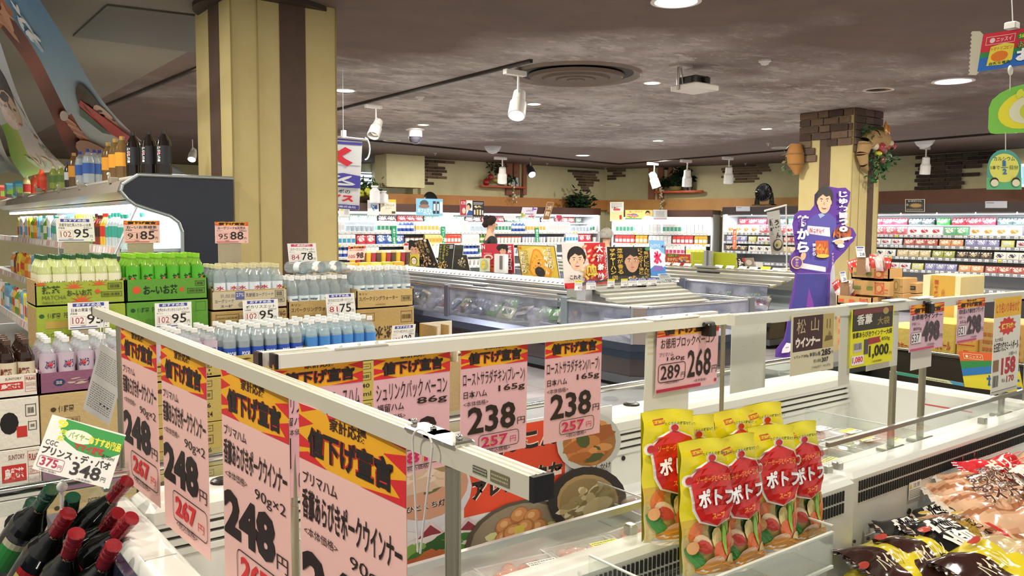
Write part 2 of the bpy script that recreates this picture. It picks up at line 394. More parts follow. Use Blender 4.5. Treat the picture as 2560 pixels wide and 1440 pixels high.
mb = MB(); mb.box((-5, -1.2, CEIL), (17.4, 22, CEIL + .1), GRAY, M_CEIL); ceil = struct('ceiling', mb)
# shallow recessed panel in the old ceiling section
a, b, c, d = [PZ(*q, CEIL - .001) for q in ((182, 88), (268, 10), (520, 40), (500, 130))]
mb = MB(); mb.prism([a, b, c, d], (0, 0, -.012), '5f5c55', MATTE); obj('recessed_panel', mb, ceil)
def wallseg(name, a, b, th=.12, z1=CEIL, mat=None, label=None):
    a, b = V((*a, 0)), V((*b, 0)); n = V((a.y - b.y, b.x - a.x, 0)).normalized() * th
    mb = MB(); mb.prism([a, b, b + n, a + n], (0, 0, z1), GRAY, mat or M_WALL); return struct(name, mb, label=label)
YW = 15.5
wb = wallseg('wall_back', (9.4, YW), (14.9, YW))
wallseg('wall_return', (9.4, YW + .12), (9.4, 21), .12)
wr = wallseg('wall_right', (14.9, YW), (16.45, 10.8)); wr2 = wallseg('wall_far_right', (16.45, 10.8), (16.6, -2))
wallseg('wall_north', (-5, 21), (9.4, 21)); wallseg('wall_left', (-5, 6), (-5, 21))
# return panel hanging below the ceiling at the left end of the back wall
P0 = PY(1032, 397, YW - .02); Q0 = PY(1032, 458, YW - .02)
mb = MB(); mb.box((P0.x - .9, YW - .5, 2.32), (P0.x, YW - .01, CEIL), 'cbc391', M_WALL); struct('trim_1', mb)
# wooden trim rail behind the coolers
def trimrail(name, a, b, z0, z1, col):
    a, b = V((*a, z0)), V((*b, z0)); n = V((b.y - a.y, a.x - b.x, 0)).normalized()
    mb = MB(); mb.prism([a, b, b + n * .06, a + n * .06], (0, 0, z1 - z0), col, WOOD); struct(name, mb)
trimrail('trim_2', (7.9, YW - .1), (14.85, YW - .1), 1.95, 2.2, 'c98a4e')
trimrail('trim_3', (14.85, YW - .15), (16.3, 10.8), 1.9, 2.2, 'd09a58')
trimrail('trim_4', (16.33, 10.8), (16.5, 3), 1.95, 2.28, '7d4f36')
# loose brick facing, one brick at a time
def bricks(parent, O, U, rows, bw=.24, bh=.075, gap=.012, seed=1, th=.03, pal=('6d5a48', '7b6653', '5c4a3d', '806b5a', '564439')):
    """rows: list of (first, count, shift) from the top; O top-left corner, U unit along the wall"""
    R = random.Random(seed); U = V(U).normalized(); N = U.cross(V((0, 0, 1))).normalized()
    for k, (f, n, sh) in enumerate(rows):
        for i in range(n):
            x0 = (f + i + sh) * bw; p = O + U * (x0 + gap) - V((0, 0, (k + 1) * bh)) ; t = th + R.uniform(-.006, .01)
            w = bw - gap; h = bh - gap; e = .006
            q = [p, p + U * w, p + U * w + V((0, 0, h)), p + V((0, 0, h))]
            m = MB(); inner = [q[0] + U * e + V((0, 0, e)) + N * t, q[1] - U * e + V((0, 0, e)) + N * t, q[2] - U * e - V((0, 0, e)) + N * t, q[3] + U * e - V((0, 0, e)) + N * t]
            m.add(q + [a + N * (t - e) for a in q] + inner, [(0, 1, 5, 4), (1, 2, 6, 5), (2, 3, 7, 6), (3, 0, 4, 7), (4, 5, 9, 8), (5, 6, 10, 9), (6, 7, 11, 10), (7, 4, 8, 11), (8, 9, 10, 11)], R.choice(pal), BRICK)
            obj('brick', m, parent)
XA = (1, 0, 0)
bricks(wb, PY(1034, 396, YW), XA, [(0, 4, 0), (0, 2, .3), (0, 3, 0), (0, 3, .2), (0, 2, .7), (0, 3, .2), (0, 1, .3), (0, 1, .9)], .26, .068, seed=2)
ca = PY(1418, 423, YW)
bricks(wb, ca, XA, [(0, 4, 0), (0, 3, .6), (0, 3, .8), (0, 3, 1.1), (0, 2, 1.4), (0, 2, 1.3), (0, 1, 1.7), (0, 1, 1.9)], .26, .066, seed=3)
RU = V((1.55, -4.7, 0)).normalized()
bricks(wr, V((14.9, YW, CEIL)) + RU * .03, RU, [(0, 2, 0), (0, 1, .6), (0, 2, 0), (0, 1, 0)], .26, .066, seed=4)
def on_wr(px, py):
    d = _ray(px, py); n = V((RU.y, -RU.x, 0)); t = (V((14.9, YW, 0)) - V((0, 0, EYE))).dot(n) / d.dot(n); return V((0, 0, EYE)) + d * t
o_, e_ = on_wr(1803, 413), on_wr(1924, 413)
bricks(wr, o_, RU, [(0, 3, .9), (0, 4, 0), (0, 4, .1), (0, 3, .4), (0, 3, 0), (0, 2, 1.2), (0, 2, .8)], (e_ - o_).length / 4, .06, seed=5)
bricks(wr2, PX(2289, 389, 16.44), (0, -1, 0), [(0, 5, 0), (0, 5, .4), (0, 5, 0), (0, 4, .2), (0, 3, 0), (0, 4, .1), (0, 3, 0), (0, 3, .2), (0, 3, 0), (0, 3, .1)], .3, .075, seed=6, pal=('4a3c36', '55473f', '3f332e'))
# ------------------------------------------------------------------ pillars
def pillar(name, x0, y0, w, d, stripes, label):
    mb = MB(); mb.box((x0, y0, 0), (x0 + w, y0 + d, CEIL), GRAY, M_PILL)
    o = struct(name, mb, loc=(x0 + w / 2, y0 + d / 2, 0), label=label)
    m = MB()
    for side, a, b in stripes:
        if side == 'y': m.box((x0 + a, y0 - .004, 0), (x0 + b, y0, CEIL), GRAY, M_STRIPE)
        else: m.box((x0 - .004, y0 + a, 0), (x0, y0 + b, CEIL), GRAY, M_STRIPE)
    obj('wallpaper_stripe', m, o)
    m = MB()
    for side, a in (('y', .0), ('y', .165), ('y', w)):
        m.box((x0 + a - .002, y0 - .006, 0), (x0 + a + .002, y0 - .0005, CEIL), '9c8a58', MATTE)
    m.box((x0 - .006, y0 - .003, 0), (x0 + .002, y0 + .003, CEIL), 'a8965f', MATTE)
    obj('paper_seam', m, o); return o
PX0, PY0, PW = 1.80, 5.2, .70
p1 = pillar("pillar", PX0, PY0, PW, .70, [('y', .31, .485), ('x', .22, .42)], 'yellow pillar with brown stripes behind the drink stacks')
m = MB(); m.tube((PX0 + PW / 2, PY0 + .35, CEIL - .03), (PX0 + PW / 2, PY0 + .35, CEIL), .455, '3a2d24', MATTE, 32); obj('ceiling_ring', m, p1)
p2 = pillar('pillar', 9.4, 5.53, .62, .72, [('x', .29, .44), ('y', .36, .5)], 'yellow pillar with brick top behind the purple cutout')
O2 = V((9.4, 6.25, CEIL))
for k, n_ in enumerate([3, 3, 3, 3, 3, 3, 2]):
    R = random.Random(k); x = 0
    while x < .72:
        wv = R.uniform(.14, .28); wv = min(wv, .72 - x)
        if wv > .05 and not (k >= 4 and .16 < x < .3) and not (k == 5 and .1 < x < .5) and not (k == 6 and x > .08):
            m = MB(); m.bbox((9.4 - .028 - R.uniform(0, .008), 6.25 - x - wv + .006, CEIL - (k + 1) * .088 + .005), (9.4, 6.25 - x - .004, CEIL - k * .088 - .004), R.choice(('5c4a40', '6e5a4a', '4b3b33', '75604d')), BRICK, .005); obj('brick', m, p2)
        x += wv
    x = 0
    while x < .62 and k < 6:
        wv = min(R.uniform(.15, .25), .62 - x)
        if wv > .05:
            m = MB(); m.bbox((9.4 + x + .004, 5.53 - .03 - R.uniform(0, .006), CEIL - (k + 1) * .088 + .005), (9.4 + x + wv - .004, 5.53, CEIL - k * .088 - .004), R.choice(('5c4a44', '4f403a', '66544a')), BRICK, .005); obj('brick', m, p2)
        x += wv
# ------------------------------------------------------------------ ceiling fittings
LIGHTS = []
def disc_light(x, y, power, r=.09, col=(1, .93, .81), z=CEIL - .012, name='downlight_lamp'):
    l = bpy.data.lights.new(name, 'AREA'); l.shape = 'DISK'; l.size = r * 2; l.energy = power; l.color = col
    o = bpy.data.objects.new(name, l); COL.objects.link(o); o.location = (x, y, z); return o
def downlight(px, py, w, label, lit=True, col='fff3df'):
    p = PZ(px, py, CEIL); r = w / 2 / (F_PX) * (p - V((0, 0, EYE))).length
    t = thing('downlight', label, 'ceiling light', (p.x, p.y, CEIL), 'downlights in the ceiling')
    m = MB(); m.lathe([(r * 1.0, 0), (r * 1.0, -.008), (r * .84, -.01), (r * .8, .0)], (0, 0, 0), 'e8e4dc', ENAM, 24, close=False); obj('trim_ring', m, t, world=False)
    m = MB(); m.lathe([(0.001, -.004), (r * .8, -.004)], (0, 0, 0), col if lit else '9b948c', LAMP if lit else CHROME, 24, close=False); obj('lens', m, t, world=False)
    return p, r
DL = [(862, 225, 54, 'round white downlight glowing just right of the striped pillar top', 1), (1630, 206, 44, 'glowing downlight between the round air vent and the ceiling projector', 1),
      (1335, 259, 38, 'glowing downlight below the round air vent', 1), (1058, 311, 32, 'glowing downlight just above the dome camera', 1), (1917, 321, 28, 'small glowing downlight left of the brick pillar top', 1),
      (2383, 202, 86, 'large bluish downlight beside the hanging mobile', 1), (1525, 312, 50, 'silver-rimmed ring downlight with a dim inner lamp over the freezers', 0), (980, 351, 44, 'silver-rimmed dim downlight left of the dome camera', 0),
      (1645, 351, 30, 'dim downlight above the right-hand row of white spotlights', 1), (1223, 350, 24, 'small silver downlight above the domed sensor', 0), (1457, 388, 38, 'dim downlight near the rear track bend', 1),
      (1952, 369, 44, 'dim downlight left of the wicker horn', 0), (2196, 224, 66, 'unlit flush downlight above the brick pillar', 0), (1690, 2, 118, 'large ringed downlight cut by the top edge of the photo', 1)]
for px, py, w, lb, lit in DL:
    p, r = downlight(px, py, w, lb, lit, 'dfe6ff' if px == 2383 else 'fff6e6')
    if lit: LIGHTS.append((p.x, p.y))
def small_fit(px, py, kind, lb):
    p = PZ(px, py, CEIL); m = MB()
    if kind == 'smoke_detector':
        m.lathe([(.055, 0), (.055, -.015), (.04, -.022), (.03, -.04), (.012, -.045)], (0, 0, 0), 'd9d4cb', ENAM, 16)
    elif kind == 'sprinkler':
        m.lathe([(.035, 0), (.03, -.008), (.012, -.012), (.01, -.035), (.02, -.038), (.02, -.042)], (0, 0, 0), 'bcb4aa', ENAM, 12)
    else: m.lathe([(.16, 0), (.15, -.03), (.12, -.08), (.07, -.12), (.01, -.135)], (0, 0, 0), 'cfd0cf', ENAM, 18)
    o = obj(kind, m, loc=(p.x, p.y, CEIL), world=False); tag(o, lb, kind.replace('_', ' ')); return o
small_fit(1050, 240, 'smoke_detector', 'white smoke detector between the two front track spotlights')
small_fit(1912, 150, 'smoke_detector', 'small smoke detector at the right, beyond the projector')
small_fit(1300, 250, 'sprinkler', 'small sprinkler head left of the central downlight')
small_fit(1707, 309, 'sprinkler', 'sprinkler head above the right-hand track bend')
small_fit(1345, 356, 'sprinkler', 'sprinkler head between the domed sensor and the track bend')
small_fit(1088, 383, 'sprinkler', 'sprinkler head near the top of the left brick patch')
small_fit(1368, 408, 'sprinkler', 'sprinkler head right of the lit black spotlight')
small_fit(1514, 420, 'sprinkler', 'sprinkler head by the rear room corner')
small_fit(1920, 358, 'sprinkler', 'sprinkler head left of the brick pillar, low on the ceiling')
small_fit(1864, 408, 'sprinkler', 'sprinkler head over the right brick patch')
small_fit(1232, 366, 'ceiling_sensor', 'white domed sensor above the rear white spotlight')
small_fit(2311, 350, 'ceiling_sensor', 'white domed sensor at the far right over a spotlight')
# round air diffuser
p = PZ(1440, 184, CEIL); t = thing('air_diffuser', 'large round brown air vent with nested rings in the ceiling', 'air vent', (p.x, p.y, CEIL))
for k, (r, z) in enumerate([(.62, 0), (.45, -.02), (.32, -.03), (.2, -.035), (.1, -.04)]):
    m = MB(); m.lathe([(r, z), (r - .02, z - .03), (r - .13 if r > .12 else .01, z - .02 + (.04 if k == 0 else .0)), (r - .13 if r > .12 else .01, z + .02)], (0, 0, 0), '6a5c50' if k else '85776b', MATTE, 40, close=(k == 4)); obj('vent_ring', m, t, world=False)
m = MB(); m.lathe([(.01, -.003), (.6, -.003)], (0, 0, 0), '241d18', MATTE, 30, close=False); obj('duct_opening', m, t, world=False)
# projector-like unit
p = PZ(1715, 165, CEIL); t = thing('projector', 'white and black projector box hung from a plate near the round vent', 'projector', (p.x, p.y, CEIL))
m = MB(); m.box((-.16, -.06, -.02), (.02, .06, 0), 'b9b0a4', ENAM); obj('mounting_plate', m, t, world=False)
m = MB(); m.tube((-.1, 0, 0), (-.1, 0, -.22), .012, 'a8a29a'); m.tube((-.03, .03, -.02), (.0, .03, -.16), .008, '8d8880'); obj('bracket', m, t, world=False)
m = MB(); m.bbox((-.09, -.2, -.22), (.22, .1, -.17), 'ded9cf', ENAM, .01); obj('case', m, t, world=False)
m = MB(); m.bbox((-.0, -.12, -.17), (.2, .1, -.09), '2b2724', PLAST, .008); m.tube((.1, -.12, -.13), (.1, -.16, -.13), .03, '1a1a1c', GLOSS, 14); obj('lens_block', m, t, world=False)
# dome camera
p = PZ(1038, 320, CEIL); t = thing('dome_camera', 'white security camera with dark glass dome over the ice banner', 'security camera', (p.x, p.y, CEIL))
m = MB(); m.lathe([(.14, 0), (.14, -.03), (.105, -.04), (.105, -.13)], (0, 0, 0), 'd5d3cf', ENAM, 20); obj('housing', m, t, world=False)
m = MB(); m.lathe([(.1, -.13), (.095, -.17), (.07, -.21), (.03, -.232), (.005, -.236)], (0, 0, 0), '3a3a44', GLOSS, 18); obj('dome', m, t, world=False)
# lighting tracks
def track(name, pts, lb):
    m = MB()
    for a, b in zip(pts, pts[1:]):
        a, b = V(a), V(b); d = (b - a).normalized(); n = V((-d.y, d.x, 0)) * .017
        m.prism([a - n, b - n, b + n, a + n], (0, 0, -.03), '2a211c', PLAST)
        m.prism([a - n * .4 - V((0, 0, .03)), b - n * .4 - V((0, 0, .03)), b + n * .4 - V((0, 0, .03)), a + n * .4 - V((0, 0, .03))], (0, 0, -.002), '0c0a09', PLAST)
    o = obj(name, m, loc=pts[0]); tag(o, lb, 'lighting track'); return o
track('lighting_track', [PZ(1328, 148, CEIL), PZ(760, 292, CEIL)], 'black ceiling track running from the round vent behind the pillar')
track('lighting_track', [PZ(495, 166, CEIL), PZ(268, 260, CEIL)], 'short dark ceiling track left of the striped pillar')
track('lighting_track', [PZ(840, 341, CEIL), PZ(1548, 409, CEIL), PZ(1990, 372, CEIL)], 'long dark track bending at the rear corner of the ceiling')
track('lighting_track', [PZ(2190, 357, CEIL), PZ(2570, 325, CEIL)], 'dark ceiling track right of the brick pillar')
def spot(px, py, lb, aim=(-.4, -.5, -.75), s=1., white=True, on=False, box=True, drop=.14):
    p = PZ(px, py, CEIL); t = thing('spotlight', lb, 'spotlight', (p.x, p.y, CEIL - .03), 'track spotlights')
    c = 'eeece6' if white else '1c1b1a'; a = V(aim).normalized(); q = V((0, 0, -drop * s - .05 * s))
    if box:
        m = MB(); m.bbox((-.1 * s, -.02 * s, -.03 * s), (.05 * s, .02 * s, .0), c, ENAM, .004); obj('adapter', m, t, world=False)
    m = MB(); m.tube((0, 0, 0), (0, 0, -drop * s), .007 * s, c, ENAM, 8)
    m.tube((0, 0, -drop * s + .04 * s), V((.045 * s, 0, -drop * s)), .005 * s, c, ENAM, 6); m.tube(V((.045 * s, 0, -drop * s)), q + V((.045 * s, 0, 0)), .005 * s, c, ENAM, 6); obj('arm', m, t, world=False)
    m = MB(); m.lathe([(.012 * s, -.09 * s), (.036 * s, -.08 * s), (.04 * s, -.02 * s), (.05 * s, .0), (.052 * s, .09 * s), (.046 * s, .092 * s), (.042 * s, .06 * s)], q, c, ENAM, 18, axis=a, close=False)
    m.add([q - a * .09 * s + a.orthogonal().normalized() * .0], [], c, ENAM); obj('lamp_head', m, t, world=False)
    m = MB(); x = a.orthogonal().normalized(); y = a.cross(x); cc = q + a * (.085 * s if on else .06 * s)
    m.add([cc + (x * math.cos(2 * PI * i / 18) + y * math.sin(2 * PI * i / 18)) * .042 * s for i in range(18)], [tuple(range(18))], 'ffffff' if on else 'c9c7c2', LAMP if on else CHROME); obj('bulb', m, t, world=False)
    if on:
        l = bpy.data.lights.new('spot_lamp', 'SPOT'); l.energy = 120; l.spot_size = 1.2; l.shadow_soft_size = .04; l.color = (1, .95, .85)
        lo = bpy.data.objects.new('spot_lamp', l); COL.objects.link(lo); lo.location = p + q + a * .12 * s + V((0, 0, -.03)); lo.rotation_euler = a.to_track_quat('-Z', 'Y').to_euler()
spot(1296, 168, 'large white spotlight glowing at the near end of the ceiling track', (-.35, -.3, -.75), 1.55, on=True)
spot(940, 256, 'white spotlight on the track just right of the striped pillar', (-.5, -.35, -.75), 1.4)
spot(481, 344, 'small glowing white spotlight left of the striped pillar', (-.3, -.5, -.7), 1.3, on=True, box=False)
spot(1256, 389, 'white spotlight over the left decorated wall shelf', (.2, .3, -.9), 1.9)
spot(1326, 391, 'black spotlight shining white, right of the left wall shelf', (-.2, -.6, -.55), 1.7, white=False, on=True, box=False, drop=.1)
spot(1636, 403, 'first white spotlight right of the track bend, tilted down', (.25, -.2, -.9), 2.0)
spot(1719, 396, 'second white spotlight right of the track bend', (.1, .1, -1), 2.0)
spot(1823, 389, 'third white spotlight right of the track bend, by the right brick patch', (.1, .1, -1), 1.9)
spot(2316, 362, 'white spotlight at the far right over the brick-faced wall', (.1, .1, -1), 1.7)
# lamps: one area lamp in every lit downlight, and the same fittings carried on over the rest of the shop
for x, y in LIGHTS: disc_light(x, y, POW)
for x, y in [(.6, .9), (2.2, .4), (1.6, 2.6), (3.4, 1.6), (4.4, 3.0), (-.4, 3.2), (-.9, 1.0), (.4, 5.0), (-.6, 6.8), (2.2, 7.8), (4.0, 6.4), (5.2, .6), (6.4, 3.4), (7.6, 6.4), (10.4, 10.4), (12.2, 8.2), (13.2, 5.4), (8.6, 3.0), (11.6, 2.8), (13.4, 12.6), (9.0, 13.2), (4.4, 11.), (1, 11.5), (6.2, 14.5), (3, 16), (-2, 14), (14.2, 2.5)]:
    disc_light(x, y, POW * (.5 if math.hypot(x - 1.5, y - 1.2) < 2.2 else 1.5 if math.hypot(x, y) > 9 else 1))
# ------------------------------------------------------------------ the open chilled island in front
WH = 'dddfd6'
isl = thing('chiller_island', 'white open chilled island with two wells, filling the foreground', 'chiller', (2, 1.3, 0))
X0, X1, XL = .36, 3.32, .46
m = MB(); m.box((.75, .0, 0), (4.6, .16, .84), '4a3f3c', PLAST); m.box((.3, 2.1, 0), (X1 + .3, 2.2, .86), '3f3a44', PLAST); m.box((.385, .8, 0), (.45, 2.15, .84), '4a4448', PLAST); obj('base_panel', m, isl)
m = MB(); m.box((.46, .1, .5), (4.6, 1.15, .585), 'cfd2d0', ENAM); m.box((.46, 1.22, .6), (X1, 1.94, .685), 'd3d5d2', ENAM); obj('well_floor', m, isl)
# divider between the wells
m = MB(); m.bbox((XL + .02, 1.135, .56), (2.005, 1.215, .9), WH, ENAM, .012); obj('divider', m, isl)
m = MB(); m.bbox((2.012, 1.155, .56), (4.6, 1.238, .9), WH, ENAM, .012); m.box((2.012, 1.238, .84), (X1, 1.31, .878), 'd3d4cc', ENAM); m.box((XL + .02, 1.215, .84), (2.0, 1.24, .87), 'd3d4cc', ENAM); obj('divider', m, isl)
m = MB()
for x0, x1 in ((.7, 1.95), (2.05, 4.5)):
    n = int((x1 - x0) / .0125)
    for i in range(n):
        x = x0 + i * .0125
        y = 1.132 if x0 < 2 else 1.152
        for z in (.852, .82): m.box((x, y, z), (x + .006, y + .006, z + .026), '1f1d1a', MATTE)
o = obj('grille_slots', m, isl); o['kind'] = 'stuff'
m = MB()
for x, z in [(2.32, .74), (2.32, .68), (2.32, .63), (2.68, .75), (2.68, .69), (3.04, .77), (3.04, .71), (3.38, .78), (3.4, .72), (1.72, .7), (1.4, .68), (2.0, .66), (2.0, .61)]:
    m.lathe([(.009, 0), (.009, .003)], (x, 1.153, z), '15140f', MATTE, 10, axis=(0, -1, 0))
obj('peg_holes', m, isl)
m = MB(); m.box((2.09, 1.152, .63), (2.22, 1.156, .72), 'e6e7e2', ENAM)
for a in ((2.1, .712), (2.1, .638), (2.21, .712), (2.21, .638), (1.99, .72), (2.03, .72)): m.lathe([(.005, 0), (.005, .003)], (a[0], 1.151, a[1]), '6c685f', METAL, 8, axis=(0, -1, 0))
obj('access_plate', m, isl)
pr = Print((2.31, 1.15, .775), (.07, 0, 0), (0, 0, .05)); pr.rect(0, 0, 1, 1, 'efefe6').poly([(.05, .62), (.15, .95), (.25, .62)], 'e0c020').text('注意', .35, .65, .9, .9, '444444').lines(.06, .05, .94, .55, 5, '777770'); put(pr, isl, 'notice_sticker')
for x in (2.62, 3.1):
    pr = Print((x, 1.15, .818 if x < 3 else .83), (.11, 0, .0), (0, 0, .03)); pr.rect(0, .2, 1, .36, 'c23a4a').poly([(.06, .4), (.14, .4), (.1, .1)][::-1], 'c23a4a').poly([(.1, .95), (.2, .95), (.15, .45)][::-1], 'c23a4a').poly([(.8, .95), (.9, .95), (.85, .45)][::-1], 'c23a4a'); put(pr, isl, 'load_line')
# clear guard strip along the divider
m = MB(); m.box((XL + .1, 1.207, .9), (1.98, 1.212, .96), 'ffffff', ACRYL); m.box((2.02, 1.228, .9), (4.4, 1.234, .962), 'ffffff', ACRYL); obj('guard_strip', m, isl)
m = MB(); m.box((XL + .1, 1.204, .952), (1.98, 1.215, .966), 'c8c9c4', METAL); m.box((2.02, 1.225, .958), (4.4, 1.237, .97), '9a9a8e', METAL); obj('guard_rail', m, isl)
for x in (1.24, 1.98, 2.03, 2.9): m = MB(); m.bbox((x, 1.2, .897), (x + .022, 1.225, .92), 'b9bab2', METAL, .003); obj('guard_clip', m, isl)
# far wall of the second well: air-outlet louvres, then the rounded far deck
m = MB(); m.box((XL, 1.93, .5), (X1, 1.96, .80), 'dfe0d8', ENAM); obj('well_wall', m, isl)
for x0, x1 in ((XL, 1.86), (1.87, X1)):
    for k in range(4):
        m = MB(); m.box((x0, 1.925 + .004 * k, .795 + k * .022), (x1, 1.95, .808 + k * .022), 'dfe0d8', ENAM); obj('slat', m, isl)
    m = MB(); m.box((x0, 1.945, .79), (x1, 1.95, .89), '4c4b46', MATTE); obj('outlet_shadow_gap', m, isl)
    m = MB(); m.bbox((x0, 1.935, .872), (x1, 2.1, .915), 'dfe0d8', ENAM, .015); obj('deck', m, isl)
m = MB()
for x, z in [(2.3, .74), (2.55, .75), (2.8, .75), (2.3, .69), (2.8, .69), (3.05, .73), (1.95, .78)]: m.lathe([(.008, 0), (.008, .003)], (x, 1.929, z), '1a1916', MATTE, 10, axis=(0, -1, 0))
obj('peg_holes', m, isl)
# end walls
m = MB(); m.bbox((X1, 1.24, .5), (X1 + .1, 2.1, .905), 'dfe0d8', ENAM, .012); obj('end_wall', m, isl)
pr = Print((X1 - .002, 1.62, .83), (0, -.2, 0), (0, 0, .04)); pr.rect(0, .3, 1, .42, 'c94a4a').poly([(.02, .95), (.1, .95), (.06, .45)][::-1], 'c94a4a').poly([(.8, .95), (.9, .95), (.85, .45)][::-1], 'c94a4a'); put(pr, isl, 'load_line')
m = MB()
def endcap(u, v):
    y = 2.1 - v * 1.95; x = .375 + u * .095; e = max(0, 1 - min(u, 1 - u) / .18); return V((x, y, .9 - .03 * e * e))
m.grid(endcap, 10, 6, 'dfe0d8', ENAM); m.box((.375, .15, .5), (.47, 2.1, .868), 'dfe0d8', ENAM); obj('end_cap', m, isl)
m = MB()
for y in (1.72, 1.5): m.box((.39, y - .05, .8995), (.45, y - .015, .9015), 'd3d4ca', ENAM)
for z, y in ((.83, 1.7), (.84, 1.45)): m.lathe([(.012, 0), (.012, .003)], (.473, y, z), '1c1b18', MATTE, 10, axis=(1, 0, 0))
obj('vent_recess', m, isl)
# guard glass and steel rail along the far edge
m = MB(); m.box((.0, 2.112, .9), (1.93, 2.116, .98), 'ffffff', GLASS); m.box((1.95, 2.112, .9), (3.45, 2.116, .98), 'ffffff', GLASS); obj('guard_pane', m, isl)
m = MB(); m.tube((-.3, 2.116, .955), (1.93, 2.116, .955), .011, 'd4d4ce', CHROME); m.tube((1.96, 2.116, .972), (3.45, 2.116, .972), .012, 'dcdcd6', CHROME); obj('top_rail', m, isl)
m = MB(); m.bbox((1.935, 2.1, .9), (1.975, 2.125, .985), 'd8d8d2', METAL, .004); obj('rail_post', m, isl)
m = MB(); m.lathe([(.03, 0), (.028, .006), (.018, .01)], (.66, 2.03, .915), '26241f', PLAST, 14); m.lathe([(.03, 0), (.028, .006), (.018, .01)], (2.12, 2.06, .915), '26241f', PLAST, 14); obj('knob', m, isl)
# dividers of clear plastic standing in the wells
def divider_sheet(a, b, z0, z1, lb):
    m = MB(); a, b = V((*a, z0)), V((*b, z0)); n = V((b.y - a.y, a.x - b.x, 0)).normalized() * .004
    m.prism([a, b, b + n, a + n], (0, 0, z1 - z0), 'ffffff', ACRYL)
    m.prism([a + V((0, 0, z1 - z0)), b + V((0, 0, z1 - z0)), b + n + V((0, 0, z1 - z0)), a + n + V((0, 0, z1 - z0))], (0, 0, .003), 'b9c3bd', PLAST)
    o = obj('divider_sheet', m, loc=(a + b) / 2); tag(o, lb, 'divider'); return o
divider_sheet((2.55, 1.9), (2.55, 1.3), .685, .82, 'clear upright divider in the rear well behind the raised chicken tray')
divider_sheet((2.95, 1.9), (2.95, 1.3), .685, .82, 'clear upright divider in the rear well near its white end wall')
divider_sheet((1.66, 1.9), (1.66, 1.36), .685, .8, 'clear upright divider beside the cooking poster')
divider_sheet((.78, 1.85), (.78, 1.3), .685, .8, 'clear upright divider behind the row of pink signs')
divider_sheet((1.6, 1.1), (1.6, .3), .59, .75, 'clear upright divider in the near well, left of the sausage bags')
# ------------------------------------------------------------------ meat trays in the rear well
def make_tray(kind, label, group):
    t = thing('meat_tray', label, 'meat tray', (0, 0, 0), group)
    w, d, h = .22, .155, .035; m = MB()
    q = lambda e, z: [(-w / 2 + e, -d / 2 + e, z), (w / 2 - e, -d / 2 + e, z), (w / 2 - e, d / 2 - e, z), (-w / 2 + e, d / 2 - e, z)]
    vs = q(.018, 0) + q(0, h) + q(.006, h) + q(.02, .006)
    m.add(vs, [(3, 2, 1, 0)] + [(i + 4 * k, (i + 1) % 4 + 4 * k, (i + 1) % 4 + 4 * k + 4, i + 4 * k + 4) for k in range(3) for i in range(4)] + [(12, 13, 14, 15)], 'f2f1ec', PLAST); obj('tray', m, t, world=False)
    R = random.Random(kind); m = MB(); pal = {1: ('e9c4b4', 'e2b3a4', 'efd2c4'), 2: ('f0ead8', 'e8dfc6', 'ddd2b4'), 3: ('d98a6a', 'cf7a5c', 'e39b7a'), 4: ('e8d9cc', 'dcc9b8', 'cfe0a8')}[kind]
    for i in range(9): m.ball((R.uniform(-.06, .06), R.uniform(-.035, .035), .028), R.uniform(.022, .034), R.choice(pal), GLOSS, 8, (1.4, .8, .55), Matrix.Rotation(R.uniform(0, 3), 3, 'Z'))
    obj('meat', m, t, world=False)
    m = MB(); m.grid(lambda u, v: V((-w / 2 + u * w, -d / 2 + v * d, h + .004 + .016 * (1 - abs(2 * u - 1) ** 3) * (1 - abs(2 * v - 1) ** 3))), 8, 6, 'ffffff', WRAP); obj('film', m, t, world=False)
    pr = Print((-.01, -.05, h + .022), (.08, .0, .0), (0, .05, 0)); pr.rect(0, 0, 1, 1, 'e9e645' if kind != 3 else 'f4f4f0').rect(0, 0, 1, .45, 'f8f8f2'); pr.bars(.05, .08, .5, .36, 12, '333333').text('298', .55, .08, .95, .38, '222222', .03).lines(.05, .55, .95, .95, 2, '6a6a50')
    obj('price_label', pr.mb, t, world=False); return t
trays = {k: make_tray(k, n, 'meat trays in the rear well') for k, n in ((1, 'wrapped tray of pale pink chicken in the rear well'), (2, 'wrapped tray of cream coloured meatballs in the rear well'), (3, 'wrapped tray of reddish seasoned meat in the rear well'), (4, 'wrapped tray of pale chicken with a green garnish in the rear well'))}
R = random.Random(5); used = set(); cnt = 0
spots_ = []
for i in range(13):
    for j in range(3): spots_.append((.6 + i * .205, 1.33 + j * .18))
names = ['near the wine end', 'in the sign gap', 'behind the pink signs', 'under the cooking poster', 'right of the cooking poster', 'behind the soup pouches', 'right of the soup pouches', 'near the clear dividers', 'by the white end wall']
for n_, (x, y) in enumerate(spots_):
    if .75 < x < 1.78 and y > 1.62: continue
    if x > 2.95 and y > 1.5: continue
    k = R.choice([1, 1, 2, 4, 3]); z = .688 + (.042 if R.random() < .35 else 0) + (.04 if 2.3 < x < 2.8 else 0)
    px = 'row along the guard rail' if y < 1.4 else 'middle row' if y < 1.6 else 'row against the slatted wall'
    lb = ('', 'wrapped tray of pale pink chicken', 'wrapped tray of cream meatballs', 'wrapped tray of reddish meat', 'wrapped tray of garnished chicken')[k] + ', ' + px + ', %s from the wine end' % ['first', 'second', 'third', 'fourth', 'fifth', 'sixth', 'seventh', 'eighth', 'ninth', 'tenth', 'eleventh', 'twelfth', 'thirteenth'][int(round((x - .6) / .205))]
    if k not in used: o = trays[k]; used.add(k); o.location = (x, y, z); o.rotation_euler.z = R.uniform(-.15, .15); o['label'] = lb
    else: dup(trays[k], (x, y, z), R.uniform(-.2, .2), lb)
